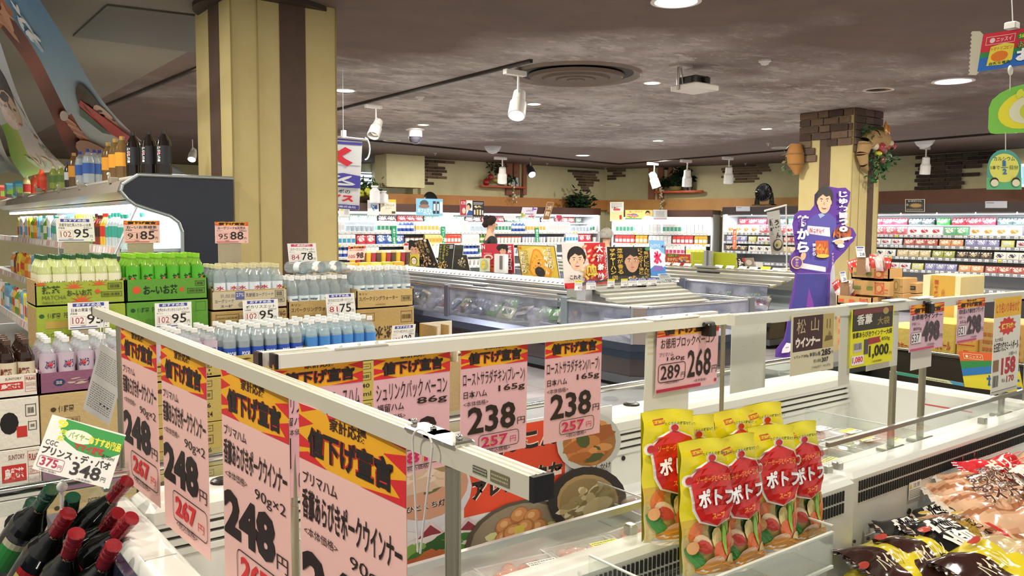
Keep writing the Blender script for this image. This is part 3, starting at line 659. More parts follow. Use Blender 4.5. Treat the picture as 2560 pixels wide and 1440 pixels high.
# ------------------------------------------------------------------ sausage bags in the near well
def bag_mesh(kind, seed):
    R = random.Random(seed); w, d = .30, .23; mb = MB()
    ph = R.uniform(0, 6)
    def fn(u, v, k=0.):
        e = (1 - abs(2 * u - 1) ** 4) * (1 - abs(2 * v - 1) ** 4)
        sau = .016 * abs(math.sin(v * 9 + ph + 1.4 * math.sin(u * 5))) if u > .36 else .002
        z = e * (.045 + sau) + .006 * math.sin(u * 17 + ph) * math.sin(v * 13)
        return V((-w / 2 + w * u + .008 * math.sin(v * 7 + ph), -d / 2 + d * v + .006 * math.sin(u * 9 + ph), z + k))
    def fn2(u, v, k=0.):
        e = (1 - abs(2 * u - 1) ** 4) * (1 - abs(2 * v - 1) ** 4); q = fn(u, v); t_ = max(0., min(1., (u - .26) / .1))
        return V((q.x, q.y, e * (.047 + .014 * t_) + .0075 + k))
    if kind == 'black':
        hd, band, body = '1b191b', 'b08d3c', ('b98560', 'dcae8c', 'e6bd9c')
    elif kind == 'yellow': hd, band, body = '3b2320', 'd8c62c', ('cdb88a', 'd9caa2', 'c5ab80')
    elif kind == 'brown': hd, band, body = 'c9a68c', '6d3f34', ('a86e4c', 'cf9c7a', 'e0b592')
    else: hd, band, body = 'd22a33', 'd22a33', ('d8ab8c', 'cb9678', 'e5bfa2')
    def c(u, v):
        if kind == 'brown':
            return body[int(abs(math.sin(v * 9 + ph + 1.4 * math.sin(u * 5))) * 2.99)]
        if kind == 'red': return hd if u < .55 else body[int(abs(math.sin(v * 9 + ph)) * 2.99)]
        if u < (.2 if kind == 'yellow' else .3): return hd
        if u < .4: return band
        if kind == 'yellow' and (u > .86 or v > .9): return band
        return body[int(abs(math.sin(v * 9 + ph + 1.4 * math.sin(u * 5))) * 2.99)]
    mb.grid(fn, 26, 20, c, GLOSS)
    mb.grid(lambda u, v: V((-w / 2 + w * u, -d / 2 + d * (1 - v), -.002)), 2, 2, 'cdb9a0', GLOSS)
    pr = Print((0, 0, 0), (1, 0, 0), (0, 1, 0), eps=.0012, fn=fn2, mat=GLOSS)
    return mb, pr, fn
def make_bag(kind, label):
    t = thing('sausage_bag', label, 'sausage bag', (0, 0, 0), 'sausage bags in the near well')
    mb, pr, fn = bag_mesh(kind, {'black': 3, 'yellow': 5, 'brown': 7, 'red': 9}[kind]); obj('film', mb, t, world=False)
    if kind == 'black':
        pr.mb = MB(); q = Print.text
        def vt(s_, x0, y0, x1, y1, col, b=.02):     # writing turned a quarter so it reads along the bag's short side
            vs, fs = glyphs(s_, b); pr.lay([(x1 - (x1 - x0) * y, y0 + (y1 - y0) * x) for x, y in vs], fs, col)
        vt('香薫', .06, .2, .26, .82, 'f2f0ea', .03); vt('あらびき', .31, .15, .37, .6, '2b1c0c'); pr.ell(.35, .78, .05, .07, 'caa84e', 12); pr.rect(.41, .1, .47, .45, 'c93030')
    elif kind == 'yellow':
        pr.text('バイエルン', .05, .35, .28, .6, 'e8dcc0', .02); pr.ell(.3, .78, .045, .06, 'b8463c', 12); pr.rect(.62, .2, .78, .6, 'f4f4ee'); pr.bars(.64, .25, .76, .5, 9, '222222')
    elif kind == 'brown':
        pr.text('お徳用', .25, .62, .6, .85, '5a3328', .03, halo='f1e9dc'); pr.text('ウインナー', .2, .38, .62, .6, '5a3328', .03, halo='f1e9dc')
        pr.ell(.72, .4, .16, .2, '5c3a31', 18); pr.text('800g', .6, .3, .84, .5, 'f6f0e6', .04)
    else:
        pr.text('ポリ', .08, .5, .3, .75, 'f6e6c8', .02); pr.ell(.3, .35, .16, .14, 'e8e0d0', 14); pr.text('徳用', .2, .28, .4, .42, 'c22a2a', .03)
        for i in range(7): pr.poly([(.02, .1 + i * .12), (.5, .08 + i * .12), (.5, .1 + i * .12)], 'e8545a')
    obj('bag_print', pr.mb, t, world=False)
    for s_, x in ((-1, -.15), (1, .15)):    # crimped seal at each end
        m = MB(); m.grid(lambda u, v: V((x + s_ * u * .02, -.11 + .22 * v, .004 * (i_ := math.sin(v * 60)))), 1, 36, '2a1c1a' if kind in ('black', 'yellow') and s_ < 0 else ('d22a33' if kind == 'red' and s_ < 0 else 'd9cfbe'), GLOSS); obj('seal', m, t, world=False)
    return t
bags = {k: make_bag(k, '') for k in ('black', 'yellow', 'brown', 'red')}
desc = {'black': 'black-headed bag of fine sausages', 'yellow': 'yellow and brown bag of sausages', 'brown': 'bulk sausage bag with brown 800g roundel', 'red': 'red-topped bag of sausages'}
bused = set()
def bag(kind, px, py, z, rz, lb, tilt=(0, 0), s=1.):
    p = PZ(px, py, z); p.y = min(p.y, .99); rot = (tilt[0], tilt[1], rz); lb = desc[kind] + ' ' + lb
    if kind not in bused: o = bags[kind]; bused.add(kind); o.location = p; o.rotation_euler = rot; o['label'] = lb; o.scale = (s, s, s)
    else: dup(bags[kind], p, rot=rot, label=lb, sc=(s, s, s))
A = math.radians
bag('yellow', 2215, 1400, .70, A(-15), 'at the left front of the heap', (.15, .1))
bag('yellow', 2160, 1450, .66, A(0), 'lowest at the left edge, cut by the photo bottom', (.1, 0))
bag('yellow', 2390, 1410, .72, A(-25), 'in the centre front of the heap', (.2, .1))
bag('black', 2290, 1340, .72, A(-20), 'lettering up, left of the heap', (.2, .1))
bag('black', 2365, 1290, .73, A(-35), 'behind the left one, under the bulk bag', (.15, -.1))
bag('black', 2455, 1365, .75, A(-20), 'in the middle of the heap', (.15, .1))
bag('black', 2560, 1330, .76, A(-20), 'cut by the right edge of the photo', (.15, 0))
bag('brown', 2370, 1235, .76, A(-25), 'leaning on the grilled wall', (.25, .05), 1.1)
bag('brown', 2440, 1225, .78, A(-30), 'lying over its twin', (.2, .1))
bag('brown', 2530, 1290, .80, A(-25), 'on top of the heap at the right', (.15, .05))
bag('red', 2540, 1205, .80, A(-20), 'high at the right by the grilled wall', (.3, .1))
bag('brown', 2590, 1180, .78, A(10), 'farthest back at the right edge', (.2, 0))
bag('yellow', 2530, 1425, .75, A(-10), 'at the lower right corner of the photo', (.1, 0))
bag('black', 2300, 1480, .65, A(10), 'below the front of the heap', (.1, 0)); bag('brown', 2480, 1500, .66, A(60), 'buried under the front bags'); bag('brown', 2640, 1400, .7, A(20), 'beyond the right edge of the heap')
# ------------------------------------------------------------------ soup pouches in a clear tray clipped to the divider
PW_, PH_ = .125, .25
def pfn(u, v, k):
    t = .022 * (1 - v) ** .6 * (1 - abs(2 * u - 1) ** 3) + .004
    return V(((u - .5) * PW_ * (1 - .03 * math.sin(v * 9)), -t * (1 if v < .93 else .5) - k - .0022 * math.sin(v * 23 + u * 9), v * PH_ + .006 * math.sin(u * 3.1)))
pouch = thing('soup_pouch', '', 'pouch', (0, 0, 0), 'potage soup pouches in the clear tray')
m = MB(); m.grid(lambda u, v: pfn(u, v, 0), 14, 24, lambda u, v: 'e9dc1e' if v > .42 else ('d7b53c' if v > .3 else 'c9c28a'), GLOSS)
m.grid(lambda u, v: V((-(u - .5) * PW_, .022 * (1 - v) ** .6 * (1 - abs(2 * u - 1) ** 3) + .002, v * PH_ + .006 * math.sin((1 - u) * 3.1))), 10, 10, 'e9dc1e', GLOSS); obj('pouch_film', m, pouch, world=False)
pr = Print((0, 0, 0), (1, 0, 0), (0, 0, 1), eps=.0006, fn=pfn, mat=GLOSS)
pr.rect(.02, .02, .98, .36, 'cdb36a')
for cx, cy, rx, ry, c, a in [(.2, .33, .14, .06, 'e2793c', .3), (.5, .33, .1, .07, '2c4a22', .8), (.72, .3, .08, .12, '7fae3a', -.3), (.9, .3, .1, .07, 'e0813f', .4), (.28, .24, .16, .06, 'e8c9a0', -.2), (.3, .21, .14, .05, 'c9463c', -.2), (.55, .25, .1, .09, 'e6cf88', 0), (.8, .2, .08, .1, 'd8623c', .3), (.18, .12, .2, .06, '3f8a3a', -.5), (.6, .16, .16, .07, 'de6a36', 0), (.45, .08, .2, .05, 'e3b894', .1), (.8, .08, .14, .05, 'd9c489', .2), (.68, .24, .04, .12, '9ccc52', .3), (.1, .22, .08, .05, 'f0b070', 0)]:
    pr.ell(cx, cy, rx, ry, c, 12, a)
pr.ell(.5, .02, .46, .05, 'd9d2c0', 16).ell(.5, .055, .4, .04, 'c98a3a', 14)
pot = [(.1, .70), (.14, .50), (.25, .39), (.5, .36), (.75, .39), (.86, .50), (.9, .70), (.88, .76), (.75, .82), (.5, .84), (.25, .82), (.12, .76)]
big = [(.5 + (x - .5) * 1.08, .6 + (y - .6) * 1.05) for x, y in pot]
def strip(pts, col, ny=10):   # polygon cut into bands so that it follows the bulge
    ys = [p[1] for p in pts]; a, b = min(ys), max(ys); k = pr.k; pr.k += 1
    def ext(y):
        xs = []
        for (x0, y0), (x1, y1) in zip(pts, pts[1:] + pts[:1]):
            if (y0 - y) * (y1 - y) <= 0 and y0 != y1: xs.append(x0 + (x1 - x0) * (y - y0) / (y1 - y0))
        return (min(xs), max(xs)) if xs else (.5, .5)
    for i in range(ny):
        y0 = a + (b - a) * i / ny; y1 = a + (b - a) * (i + 1) / ny; l0, r0 = ext(y0 + 1e-4); l1, r1 = ext(y1 - 1e-4)
        for j in range(6): pr.lay([(l0 + (r0 - l0) * j / 6, y0), (l0 + (r0 - l0) * (j + 1) / 6, y0), (l1 + (r1 - l1) * (j + 1) / 6, y1), (l1 + (r1 - l1) * j / 6, y1)], [(0, 1, 2, 3)], col, k)
strip(big, 'f6f2e8'); pr.ell(.06, .72, .09, .045, 'f6f2e8', 12).ell(.94, .72, .09, .045, 'f6f2e8', 12).ell(.5, .86, .1, .04, 'f6f2e8', 12)
strip(pot, 'd3231f'); pr.ell(.07, .72, .06, .03, 'c41f1c', 10).ell(.93, .72, .06, .03, 'c41f1c', 10).ell(.5, .86, .07, .026, 'd3231f', 12)
pr.text('ソーセージとベーコンの', .17, .69, .85, .735, 'f0b43a', .01).text('ポトフ', .17, .51, .86, .64, 'ffffff', .045, halo='b01818', hw=.03).text('スープ', .38, .42, .64, .465, 'f3a83c', .03)
pr.text('たくさんの野菜を使って!', .3, .885, .92, .91, '2d5a2c', .02).frame(.08, .9, .3, .945, .012, 'd2691e', .02).text('日本食研', .1, .908, .28, .935, 'd2691e', .02)
obj('pouch_print', pr.mb, pouch, world=False)
# pixel of each pouch's bottom centre, with its distance row
pch = [(1672, 1348, 1.08, 'back row, first from the left, standing clear of the others'), (1745, 1345, 1.1, 'back row, second from the left, half hidden'), (1840, 1320, 1.1, 'back row, third from the left'), (1915, 1290, 1.1, 'back row, tallest at the rear right'),
       (1765, 1432, 1.0, 'front row, first from the left'), (1848, 1405, 1.0, 'front row, second from the left'), (1932, 1372, 1.0, 'front row, third from the left'), (2005, 1345, 1.02, 'front row, rightmost with a pointed corner')]
for i, (px, py, y, lb) in enumerate(pch):
    p = PY(px, py, y); z = p.z; lb = 'yellow and red soup pouch, ' + lb
    rot = (-.12 + .05 * (i % 2), .05 * (-1) ** i, -.22 + .06 * (i % 3))
    if i == 0: pouch.location = p; pouch.rotation_euler = rot; pouch['label'] = lb
    else: dup(pouch, p, rot=rot, label=lb)
tr = thing('acrylic_tray', 'clear acrylic tray clipped to the divider holding the soup pouches', 'tray', (1.45, 1.05, .82))
a, b = PY(1690, 1430, .94), PY(2070, 1330, .94); zb = .835
m = MB(); xa, xb = a.x - .03, b.x + .02
m.box((xa, .94, zb), (xb, 1.13, zb + .004), 'ffffff', ACRYL); m.box((xa, .94, zb), (xb, .944, zb + .075), 'ffffff', ACRYL); m.box((xa, .94, zb), (xa + .004, 1.13, zb + .09), 'ffffff', ACRYL); m.box((xb - .004, .94, zb), (xb, 1.13, zb + .09), 'ffffff', ACRYL); obj('panel', m, tr)
m = MB()
for q in (((xa, .938, zb + .074), (xb, .945, zb + .078)), ((xa - .001, .938, zb), (xa + .004, .945, zb + .078)), ((xa, .94, zb + .089), (xa + .005, 1.13, zb + .092)), ((xb - .005, .94, zb + .089), (xb, 1.13, zb + .092)), ((xa, .937, zb - .001), (xb, .943, zb + .005))): m.box(*q, 'd9ded2', PLAST)
obj('rim', m, tr)
pr = Print((xa + .22, .936, zb + .02), (.07, 0, 0), (0, 0, .024)); pr.rect(0, 0, 1, 1, 'e8b52a').text('日本食研', .12, .2, .88, .8, 'b0641a', .03); put(pr, tr, 'maker_tag')
o, pr = sheet('price_card', (xa + .085, .93, zb - .035), (.075, 0, .004), (0, 0, .085), 'ece9d8', 'small yellow-topped 275 price card on the clear pouch tray', 'price card', mat=PAPER)
pr.rect(.03, .82, .97, .97, 'd9cf86').text('ポトフスープ', .08, .7, .92, .82, '5b5a2e', .03).bars(.06, .35, .3, .62, 8, '555555').text('275', .38, .15, .9, .52, 'b06a60', .02).text('円', .9, .15, .98, .26, 'b06a60'); put(pr, o)
# ------------------------------------------------------------------ sign rails with their posts
def rail(name, a, b, h, t, lb, posts=(), caps=(1, 1), col='d9d5c2'):
    a, b = V(a), V(b); d = (b - a); n = V((-d.y, d.x, 0)).normalized() * t
    th = thing(name, lb, 'sign rail', (a + b) / 2)
    m = MB(); m.prism([a - n - V((0, 0, h)), a + n - V((0, 0, h)), a + n, a - n], d, col, ANOD)
    dn = d.normalized()
    for s_ in (.3, -.5):
        m.prism([a + n * s_, a + n * s_ + n * .2, a + n * s_ + n * .2 + V((0, 0, .0015)), a + n * s_ + V((0, 0, .0015))], d, 'f4f2ea', METAL)
    obj('rail_bar', m, th)
    for e, s_, on_ in ((a, -1, caps[0]), (b, 1, caps[1])):
        if not on_: continue
        m = MB(); m.prism([e - n * 1.1 - V((0, 0, h * 1.03)), e + n * 1.1 - V((0, 0, h * 1.03)), e + n * 1.1 + V((0, 0, .001)), e - n * 1.1 + V((0, 0, .001))], dn * .006 * s_, '161514', PLAST); obj('end_cap', m, th)
    for (x, y, z0, z1, r) in posts:
        m = MB(); m.tube((x, y, z0), (x, y, z1), r, 'aaa690', METAL, 14); m.tube((x, y, z0), (x, y, z0 + (z1 - z0) * .55), r * 1.25, 'aaa690', METAL, 14); m.bbox((x - .05, y - .02, z0 - .002), (x + .05, y + .02, z0 + .01), '8f8f80', METAL, .003); obj('post', m, th)
    return th
LR = rail('sign_rail', (.47, .57, 1.325), (.47, 2.45, 1.325), .022, .011, 'long grey metal sign rail running from lower centre to upper left', [(.47, .712, .585, 1.3, .0085), (.47, 2.19, .9, 1.3, .0085)])
m = MB()
for y in (.76, .72): m.bbox((.456, y - .03, 1.325), (.484, y + .03, 1.330), 'd8d6ce', CHROME, .002)
for y in (.79, .75, .7): m.ball((.47, y, 1.332), .004, 'e8e6e0', CHROME, 8)
obj('rail_bracket', m, LR)
pr = Print((.4585, .66, 1.3065), (0, -.06, 0), (0, 0, .011)); pr.rect(0, .1, .4, .8, '9b9883').rect(.5, 0, 1, 1, '6f6a50').lines(.02, .1, .4, .9, 3, '4d4b3c').lines(.53, .15, .97, .85, 2, 'b3ad8c'); put(pr, LR, 'maker_sticker')
RR = rail('sign_rail', (.587, 1.49, 1.308), (1.93, 1.49, 1.302), .026, .014, 'white sign rail above the rear well, carrying four pink chicken and ham signs', [(1.735, 1.512, .685, 1.28, .0065), (1.925, 1.512, .685, 1.28, .0065), (.62, 1.49, .685, 1.28, .0065)], caps=(1, 0), col='eceade')
m = MB(); m.box((.57, 1.512, 1.283), (1.9, 1.535, 1.309), 'e2e0d4', ANOD); m.box((.562, 1.51, 1.281), (.57, 1.537, 1.31), '161514', PLAST); obj('rear_bar', m, RR)
m = MB(); m.bbox((.70, 1.475, 1.3075), (.82, 1.53, 1.311), 'f0eede', METAL, .002); m.bbox((1.6, 1.475, 1.304), (1.78, 1.51, 1.309), 'f0eede', METAL, .002)
for x in (.72, .76, .8, 1.64, 1.74): m.ball((x, 1.49, 1.311), .004, 'ffffff', CHROME, 8)
obj('rail_bracket', m, RR)
RB = rail('sign_rail', (1.625, 1.255, 1.339), (3.75, 1.255, 1.318), .026, .012, 'white sign rail at the right carrying winner sausage signs', [(2.43, 1.272, .88, 1.31, .0085), (2.61, 1.272, .88, 1.31, .0085), (3.2, 1.272, .88, 1.3, .0085)], caps=(0, 1), col='dfe0d2')
m = MB()
for x in (2.12, 2.34, 2.5): m.bbox((x, 1.24, 1.334), (x + .1, 1.27, 1.338), 'eeeede', METAL, .002)
obj('rail_bracket', m, RB)
def clip(p, lb):
    m = MB(); p = V(p); m.bbox((p.x - .014, p.y - .018, p.z - .03), (p.x + .014, p.y + .018, p.z + .004), '17150f', PLAST, .004); m.tube((p.x - .02, p.y, p.z + .002), (p.x + .02, p.y, p.z + .002), .006, '2a2820', PLAST); o = obj('binder_clip', m, loc=p); tag(o, lb, 'clip')
clip(PY(1772, 812, 1.47), 'black clip pinning the 268 bacon sign'); clip(PY(2318, 758, 1.24), 'black clip pinning the 498 sausage sign')
# ------------------------------------------------------------------ the printed price signs
RED, ORA, PINK = 'd8262c', 'f2b01e', 'f3c3ba'
def header(p, y0, y1, sub=True):
    h = y1 - y0
    p.rect(0, y0, 1, y1, ORA)
    for pts in ([(0, 1), (.2, 1), (.03, .85)], [(0, .8), (.16, .72), (0, .55)], [(0, .45), (.2, .3), (0, .2)], [(0, 0), (.3, 0), (.1, .18), (0, .1)], [(1, 1), (.6, 1), (1, .88)], [(1, .8), (.82, .7), (1, .5)], [(1, .42), (.86, .32), (1, .0)], [(.62, 0), (1, 0), (1, .12)], [(.3, 1), (.42, 1), (.33, .86)]):
        p.poly([(x, y0 + y * h) for x, y in (pts if (pts[1][0] - pts[0][0]) * (pts[2][1] - pts[0][1]) > (pts[1][1] - pts[0][1]) * (pts[2][0] - pts[0][0]) else pts[::-1])], RED)
    if sub: p.text('家計応援', .33, y0 + .72 * h, .68, y0 + .95 * h, '3a1a14', .02)
    p.text('値下げ宣言', .1, y0 + .12 * h, .9, y0 + (.66 if sub else .85) * h, '1e1614', .045, halo='d8262c', hw=.035)
def tall_sign(p, maker, title, wt, price, tax, bold=.05):
    header(p, .80, 1.0)
    p.text(maker, .04, .715, .4, .762, '2b1715', .01); p.text(title, .03, .585, .97, .70, '2b1715', .02)
    p.text('<本体価格>', .05, .525, .4, .56, '2b1715', .0); p.text(wt, .52, .49, .95, .55, '2b1715', .0)
    p.text(price, .02, .265, .80, .475, '231413', bold); p.text('円', .82, .27, .97, .335, '2b1715')
    p.frame(.22, .075, .97, .235, .008, '2b1715', .05); p.text(tax, .28, .105, .74, .215, RED, .04); p.text('円', .78, .11, .9, .155, RED); p.text('<税込価格>', .3, .045, .76, .085, '2b1715')
Lz = (1.292, .925)
for i, (y1, y0, z0, z1, price, cut, lb) in enumerate([(2.14, 1.875, .93, 1.305, '248', 0, 'tall pink 248 sausage sign by the far post, farthest from the rail end'), (1.785, 1.53, .925, 1.305, '248', 0, 'tall pink 248 sausage sign, second from the far post'), (1.405, 1.145, .925, 1.305, '248', 0, 'tall pink 248 sausage sign, third from the far post'), (1.075, .805, .925, 1.305, '248', 0, 'largest tall pink sausage sign, nearest the end of the rail')]):
    O = V((.462 - .002 * i, y1, z0)); U = V((.012, y0 - y1, 0)); Vv = V((.0, 0, z1 - z0))
    o, p = sheet('price_sign', O, U, Vv, PINK, lb, 'price sign', 'tall pink sausage signs on the left rail')
    tall_sign(p, 'プリマハム', '香薫あらびきポークウインナー', '90g×2', price, '267'); put(p, o)
def mid_sign(p, title, maker, wt, price, tax, wide=False, halo=None):
    header(p, .80, 1.0)
    p.text(title, .03, .62, .96, .765, '2b1715', .005); p.text(maker, .04, .535, .38, .60, '2b1715', .01); p.text(wt, .55, .545, .96, .615, '2b1715', .015)
    p.text('<本体価格>', .04, .465, .4, .51, '2b1715'); p.text(price, .1, .215, .82, .455, '231413', .025, halo=halo, hw=.04) if price else None; p.text('円', .85, .235, .97, .30, '2b1715')
    p.frame(.26, .055, .88, .195, .008, '2b1715', .05); p.text(tax, .3, .08, .7, .175, 'cc1f6a', .03, halo='f0d84a', hw=.015); p.text('円', .74, .085, .83, .14, 'cc1f6a'); p.text('<税込価格>', .38, .02, .74, .06, '2b1715')
def rsign(a, b, c, y, lb, col=PINK, cat='price sign', name='price_sign', group=None, dy=0.):
    A, B, C = PY(*a, y), PY(*b, y), PY(*c, y); U = V((B.x - A.x, dy, 0)); O = V((A.x, y, (A.z + B.z) / 2)); zt = C.z
    return sheet(name, O, U, V((0, 0, zt - O.z)), col, lb, cat, group)
ys = 1.484
def rs(x0, x1, zt, zb, lb, col='e8b8c2', y=None, **k):
    y = ys if y is None else y; return sheet('price_sign', (x0, y, zb), (x1 - x0, .004, 0), (0, -.004, zt - zb), col, lb, k.get('cat', 'price sign'), k.get('group'))
o, p = rs(.578, .765, 1.29, 1.03, 'pink roast ham sign at the left end of the white rail', group='pink signs on the white rail'); mid_sign(p, 'シュリンクパック ロースハム', '福留ハム', '86g', '168', '181'); put(p, o)
o, p = rs(.787, .972, 1.29, 1.03, 'pink bacon sign reading 86g, second on the white rail', group='pink signs on the white rail'); mid_sign(p, 'シュリンクパック ベーコン', '福留ハム', '86g', '168', '181'); put(p, o)
o, p = rs(.998, 1.185, 1.29, 1.035, 'pink 238 roast salad chicken sign reading plain', group='pink signs on the white rail'); mid_sign(p, 'ローストサラダチキン(プレーン)', '日本ハム', '165g', '238', '257'); put(p, o)
o, p = rs(1.235, 1.42, 1.29, 1.035, 'pink 238 roast salad chicken sign reading herb', group='pink signs on the white rail'); mid_sign(p, 'ローストサラダチキン(ハーブ)', '日本ハム', '165g', '238', '257'); put(p, o)
o, p = rs(1.615, 1.87, 1.288, 1.108, 'wide pink 268 block bacon sign in the centre of the rails'); header(p, .84, 1.0, False)
p.text('お徳用ブロックベーコン', .06, .66, .93, .82, '2b1715', .005).text('プリマハム', .04, .545, .26, .61, '2b1715').text('160g', .16, .46, .44, .535, '2b1715', .005).frame(.03, .16, .46, .44, .008, '2b1715', .04).text('289', .07, .2, .37, .41, '231413', .01).text('円', .39, .2, .45, .28, '2b1715').text('268', .49, .17, .88, .60, '231413', .015).text('円', .9, .2, .985, .31, '2b1715').text('<本体価格>', .6, .09, .82, .135, '2b1715').text('<税込価格>', .14, .13, .36, .175, '2b1715').rect(.01, .02, .72, .065, 'b5243f').rect(.95, .05, .985, .1, 'b5243f'); put(p, o)
# blank sheets and reverse sides behind it
o, p = rs(1.58, 1.76, 1.285, .985, 'long blank white sheet hanging behind the 268 bacon sign', 'dcdcd2', y=1.492, cat='blank sign'); p.lines(.05, .75, .2, .95, 4, 'd8c9a0'); put(p, o)
o, p = sheet('price_sign', PY(1825, 985, 1.30), PY(1912, 968, 1.30) - PY(1825, 985, 1.30), V((0, 0, .185)), 'd4d8d0', 'blank grey-white sign right of the 268 bacon sign', 'blank sign')
R = random.Random(4)
for i in range(14): p.ell(R.random(), R.random(), .006, .006, '8b8b80', 6)
put(p, o)
def bsign(px0, py0, px1, py1, pyt, lb, col, y=1.238, cat='price sign'):
    A, B = PY(px0, py0, y), PY(px1, py1, y); zb = (A.z + B.z) / 2; zt = PY(px0, pyt, y).z
    return sheet('price_sign', (A.x, y, zb), (B.x - A.x, .003, 0), (0, 0, zt - zb), col, lb, cat)
o, p = bsign(1975, 935, 2085, 928, 790, 'brown and beige 285 sausage sign with cream lettering', 'd9d2b4')
p.rect(.04, .39, .72, .97, '43292a').rect(.72, .39, .98, .97, 'b9a768').text('松', .12, .68, .32, .93, 'cbb88a').text('山', .44, .7, .62, .93, 'cbb88a').text('ウインナー', .1, .45, .66, .62, 'f2e4da', .07).poly([(.76, .5), (.95, .52), (.95, .58), (.8, .6)], '6f5a34').poly([(.84, .58), (.93, .6), (.88, .68)], '8d7546').rect(.81, .72, .825, .88, '6f5a34').rect(.88, .72, .895, .88, '6f5a34')
p.text('1パック200g', .08, .27, .4, .33, '2a2320', .01).text('本体価格', .42, .27, .68, .35, '2a2320', .01).text('285', .70, .26, .92, .37, '1e1816', .03).text('円', .93, .27, .98, .32, '2a2320').text('税込価格', .52, .16, .7, .22, '2a2320').text('307', .71, .15, .87, .23, '1e1816', .02).text('(100g当り 153.5円)', .48, .06, .92, .11, '4a4440'); put(p, o)
o, p = bsign(2095, 965, 2125, 960, 782, 'narrow blank white sheet between the brown sign and the yellow sign', 'd2d3c6', 1.245, 'blank sign')
o, p = bsign(2125, 918, 2232, 905, 775, 'yellow 1,000 sausage sign with dark photo band', 'e9e51e')
p.rect(.02, .62, .98, 1.0, '3b372c').rect(.05, .9, .95, .99, '7a3a3c').text('香薫', .12, .72, .48, .9, 'e8e4d6', .02).text('大袋', .6, .68, .9, .82, 'a08a48', .02).ell(.8, .92, .07, .06, 'b09a58', 12).text('香薫あらびきウインナー大袋', .03, .5, .97, .6, '2b2a16', .02)
p.rect(.06, .26, .26, .42, 'c8c8cc').bars(.07, .3, .25, .41, 16, '333333').rect(.3, .2, .4, .46, '55505a').poly([(.4, .36), (.7, .38), (.66, .46), (.7, .48), (.4, .47)], 'a83238').text('850g', .72, .38, .92, .46, '2a2a1a').rect(.02, .04, .3, .2, 'f0ecec').text('1,080', .04, .06, .28, .18, 'c8243a', .03).text('1,000', .42, .1, .9, .34, '24220e', .03).text('円', .91, .12, .97, .18, '24220e').text('<本体価格>', .5, .03, .75, .07, '24220e'); put(p, o)
o, p = bsign(2165, 930, 2245, 912, 790, 'plain white sheet hanging behind the yellow sausage sign', 'd6d8cc', 1.248, 'blank sign')
def low_sign(px0, py0, px1, py1, pyt, lb, title, wt, price, tax):
    o, p = bsign(px0, py0, px1, py1, pyt, lb, 'dcb9c8'); header(p, .80, 1.0)
    p.text(title, .05, .67, .95, .79, '2b2430', .02).text('伊藤ハム', .05, .57, .28, .63, '6b6070').text(wt, .1, .44, .34, .52, '3a3038').rect(.04, .17, .34, .41, 'f0ecee').frame(.04, .17, .34, .41, .006, '3a3038', .02).text(tax, .06, .2, .28, .38, '2c2228', .01).text(price, .36, .16, .88, .62, '4a4044', .05).text('円', .89, .2, .97, .3, '4a4044').text('<本体価格>', .5, .08, .75, .13, '4a4044').rect(.02, .02, .72, .06, 'd2476a'); put(p, o); return o
low_sign(2272, 880, 2358, 868, 765, 'pinkish 498 value sausage sign right of the double post', 'お得用ウインナー', '800g', '498', '537')
o, p = bsign(2276, 928, 2330, 915, 800, 'blank white sheet hanging behind the 498 sausage sign', 'd8d9ce', 1.25, 'blank sign')
low_sign(2390, 860, 2460, 848, 752, 'pinkish 298 frankfurter sign further right', '切れ目入り串付きフランク', '352g', '298', '321')
o, p = bsign(2476, 990, 2545, 972, 748, 'long white and yellow 158 meatball sign with red starburst at far right', 'e2e2d6')
p.rect(0, .8, 1, 1, 'eeb93a').text('とり名いり幸せの杵', .06, .84, .94, .95, 'd2691e', .04)
st = [(.5 + (.34 if i % 2 else .26) * math.cos(i * PI / 11), .7 + (.1 if i % 2 else .075) * math.sin(i * PI / 11)) for i in range(22)]
p.poly(st, 'd4382c').text('値下げ!', .28, .67, .72, .73, 'f4e060', .04).text('丸大食品', .06, .55, .36, .59, '2a2a2a').text('白玉照り焼きミートボール', .04, .44, .96, .54, '2a2a2a', .02).text('5個×3', .6, .38, .9, .42, '55554c').text('158', .34, .19, .88, .37, 'b8283a', .05).text('170', .56, .1, .84, .17, 'b8283a', .03).text('税込', .38, .11, .52, .15, '333333').rect(.04, .24, .24, .36, '8b6a48').bars(.05, .08, .26, .2, 10, '444444').rect(.02, .03, .96, .035, '444444'); put(p, o)
o, p = bsign(2556, 1000, 2640, 980, 745, 'clear sleeve sign cut by the right edge of the photo', 'c8b48a')
put(p, o)
# ------------------------------------------------------------------ cooking poster standing in the rear well
O = V((.80, 1.75, .60)); o, p = sheet('cooking_poster', O, V((.92, 0, 0)), V((0, .0, .42)), 'dfe4e6', 'large cooking poster with orange panel standing in the rear well', 'poster', th=.004)
X = lambda px: (PY(px, 1200, 1.75).x - O.x) / .92
Zz = lambda px, py: (PY(px, py, 1.75).z - O.z) / .42
def E(px, py, rx, ry, col, rot=0., n=20): p.ell(X(px), Zz(px, py), rx / 505, ry / 290, col, n, rot)
p.poly([(X(1160), Zz(1160, 1295)), (X(1412), Zz(1412, 1235)), (X(1412), .98), (X(1160), .98)], 'dd4b2c')
p.text('れんこん', X(1190), Zz(1190, 1150), X(1400), Zz(1400, 1060), '221a18', .05, halo='f4ded2').text('アレンジ自在', X(1180), Zz(1180, 1255), X(1405), Zz(1405, 1150), '221a18', .05, halo='f4ded2')
E(1075, 1240, 70, 62, 'd2d8e4'); E(1075, 1225, 64, 52, 'c99a80'); p.blobs(X(1070), Zz(1070, 1195), .1, .1, ('e2d2c0', '9b8a5c', 'cdb8a0', '5f6a3c', 'd9c6ae'), 26, .024, 3, 2.2)
p.text('ひとくち焼', X(1015), Zz(1015, 1285), X(1115), Zz(1115, 1245), '241c1a', .02, halo='f2f2f0')
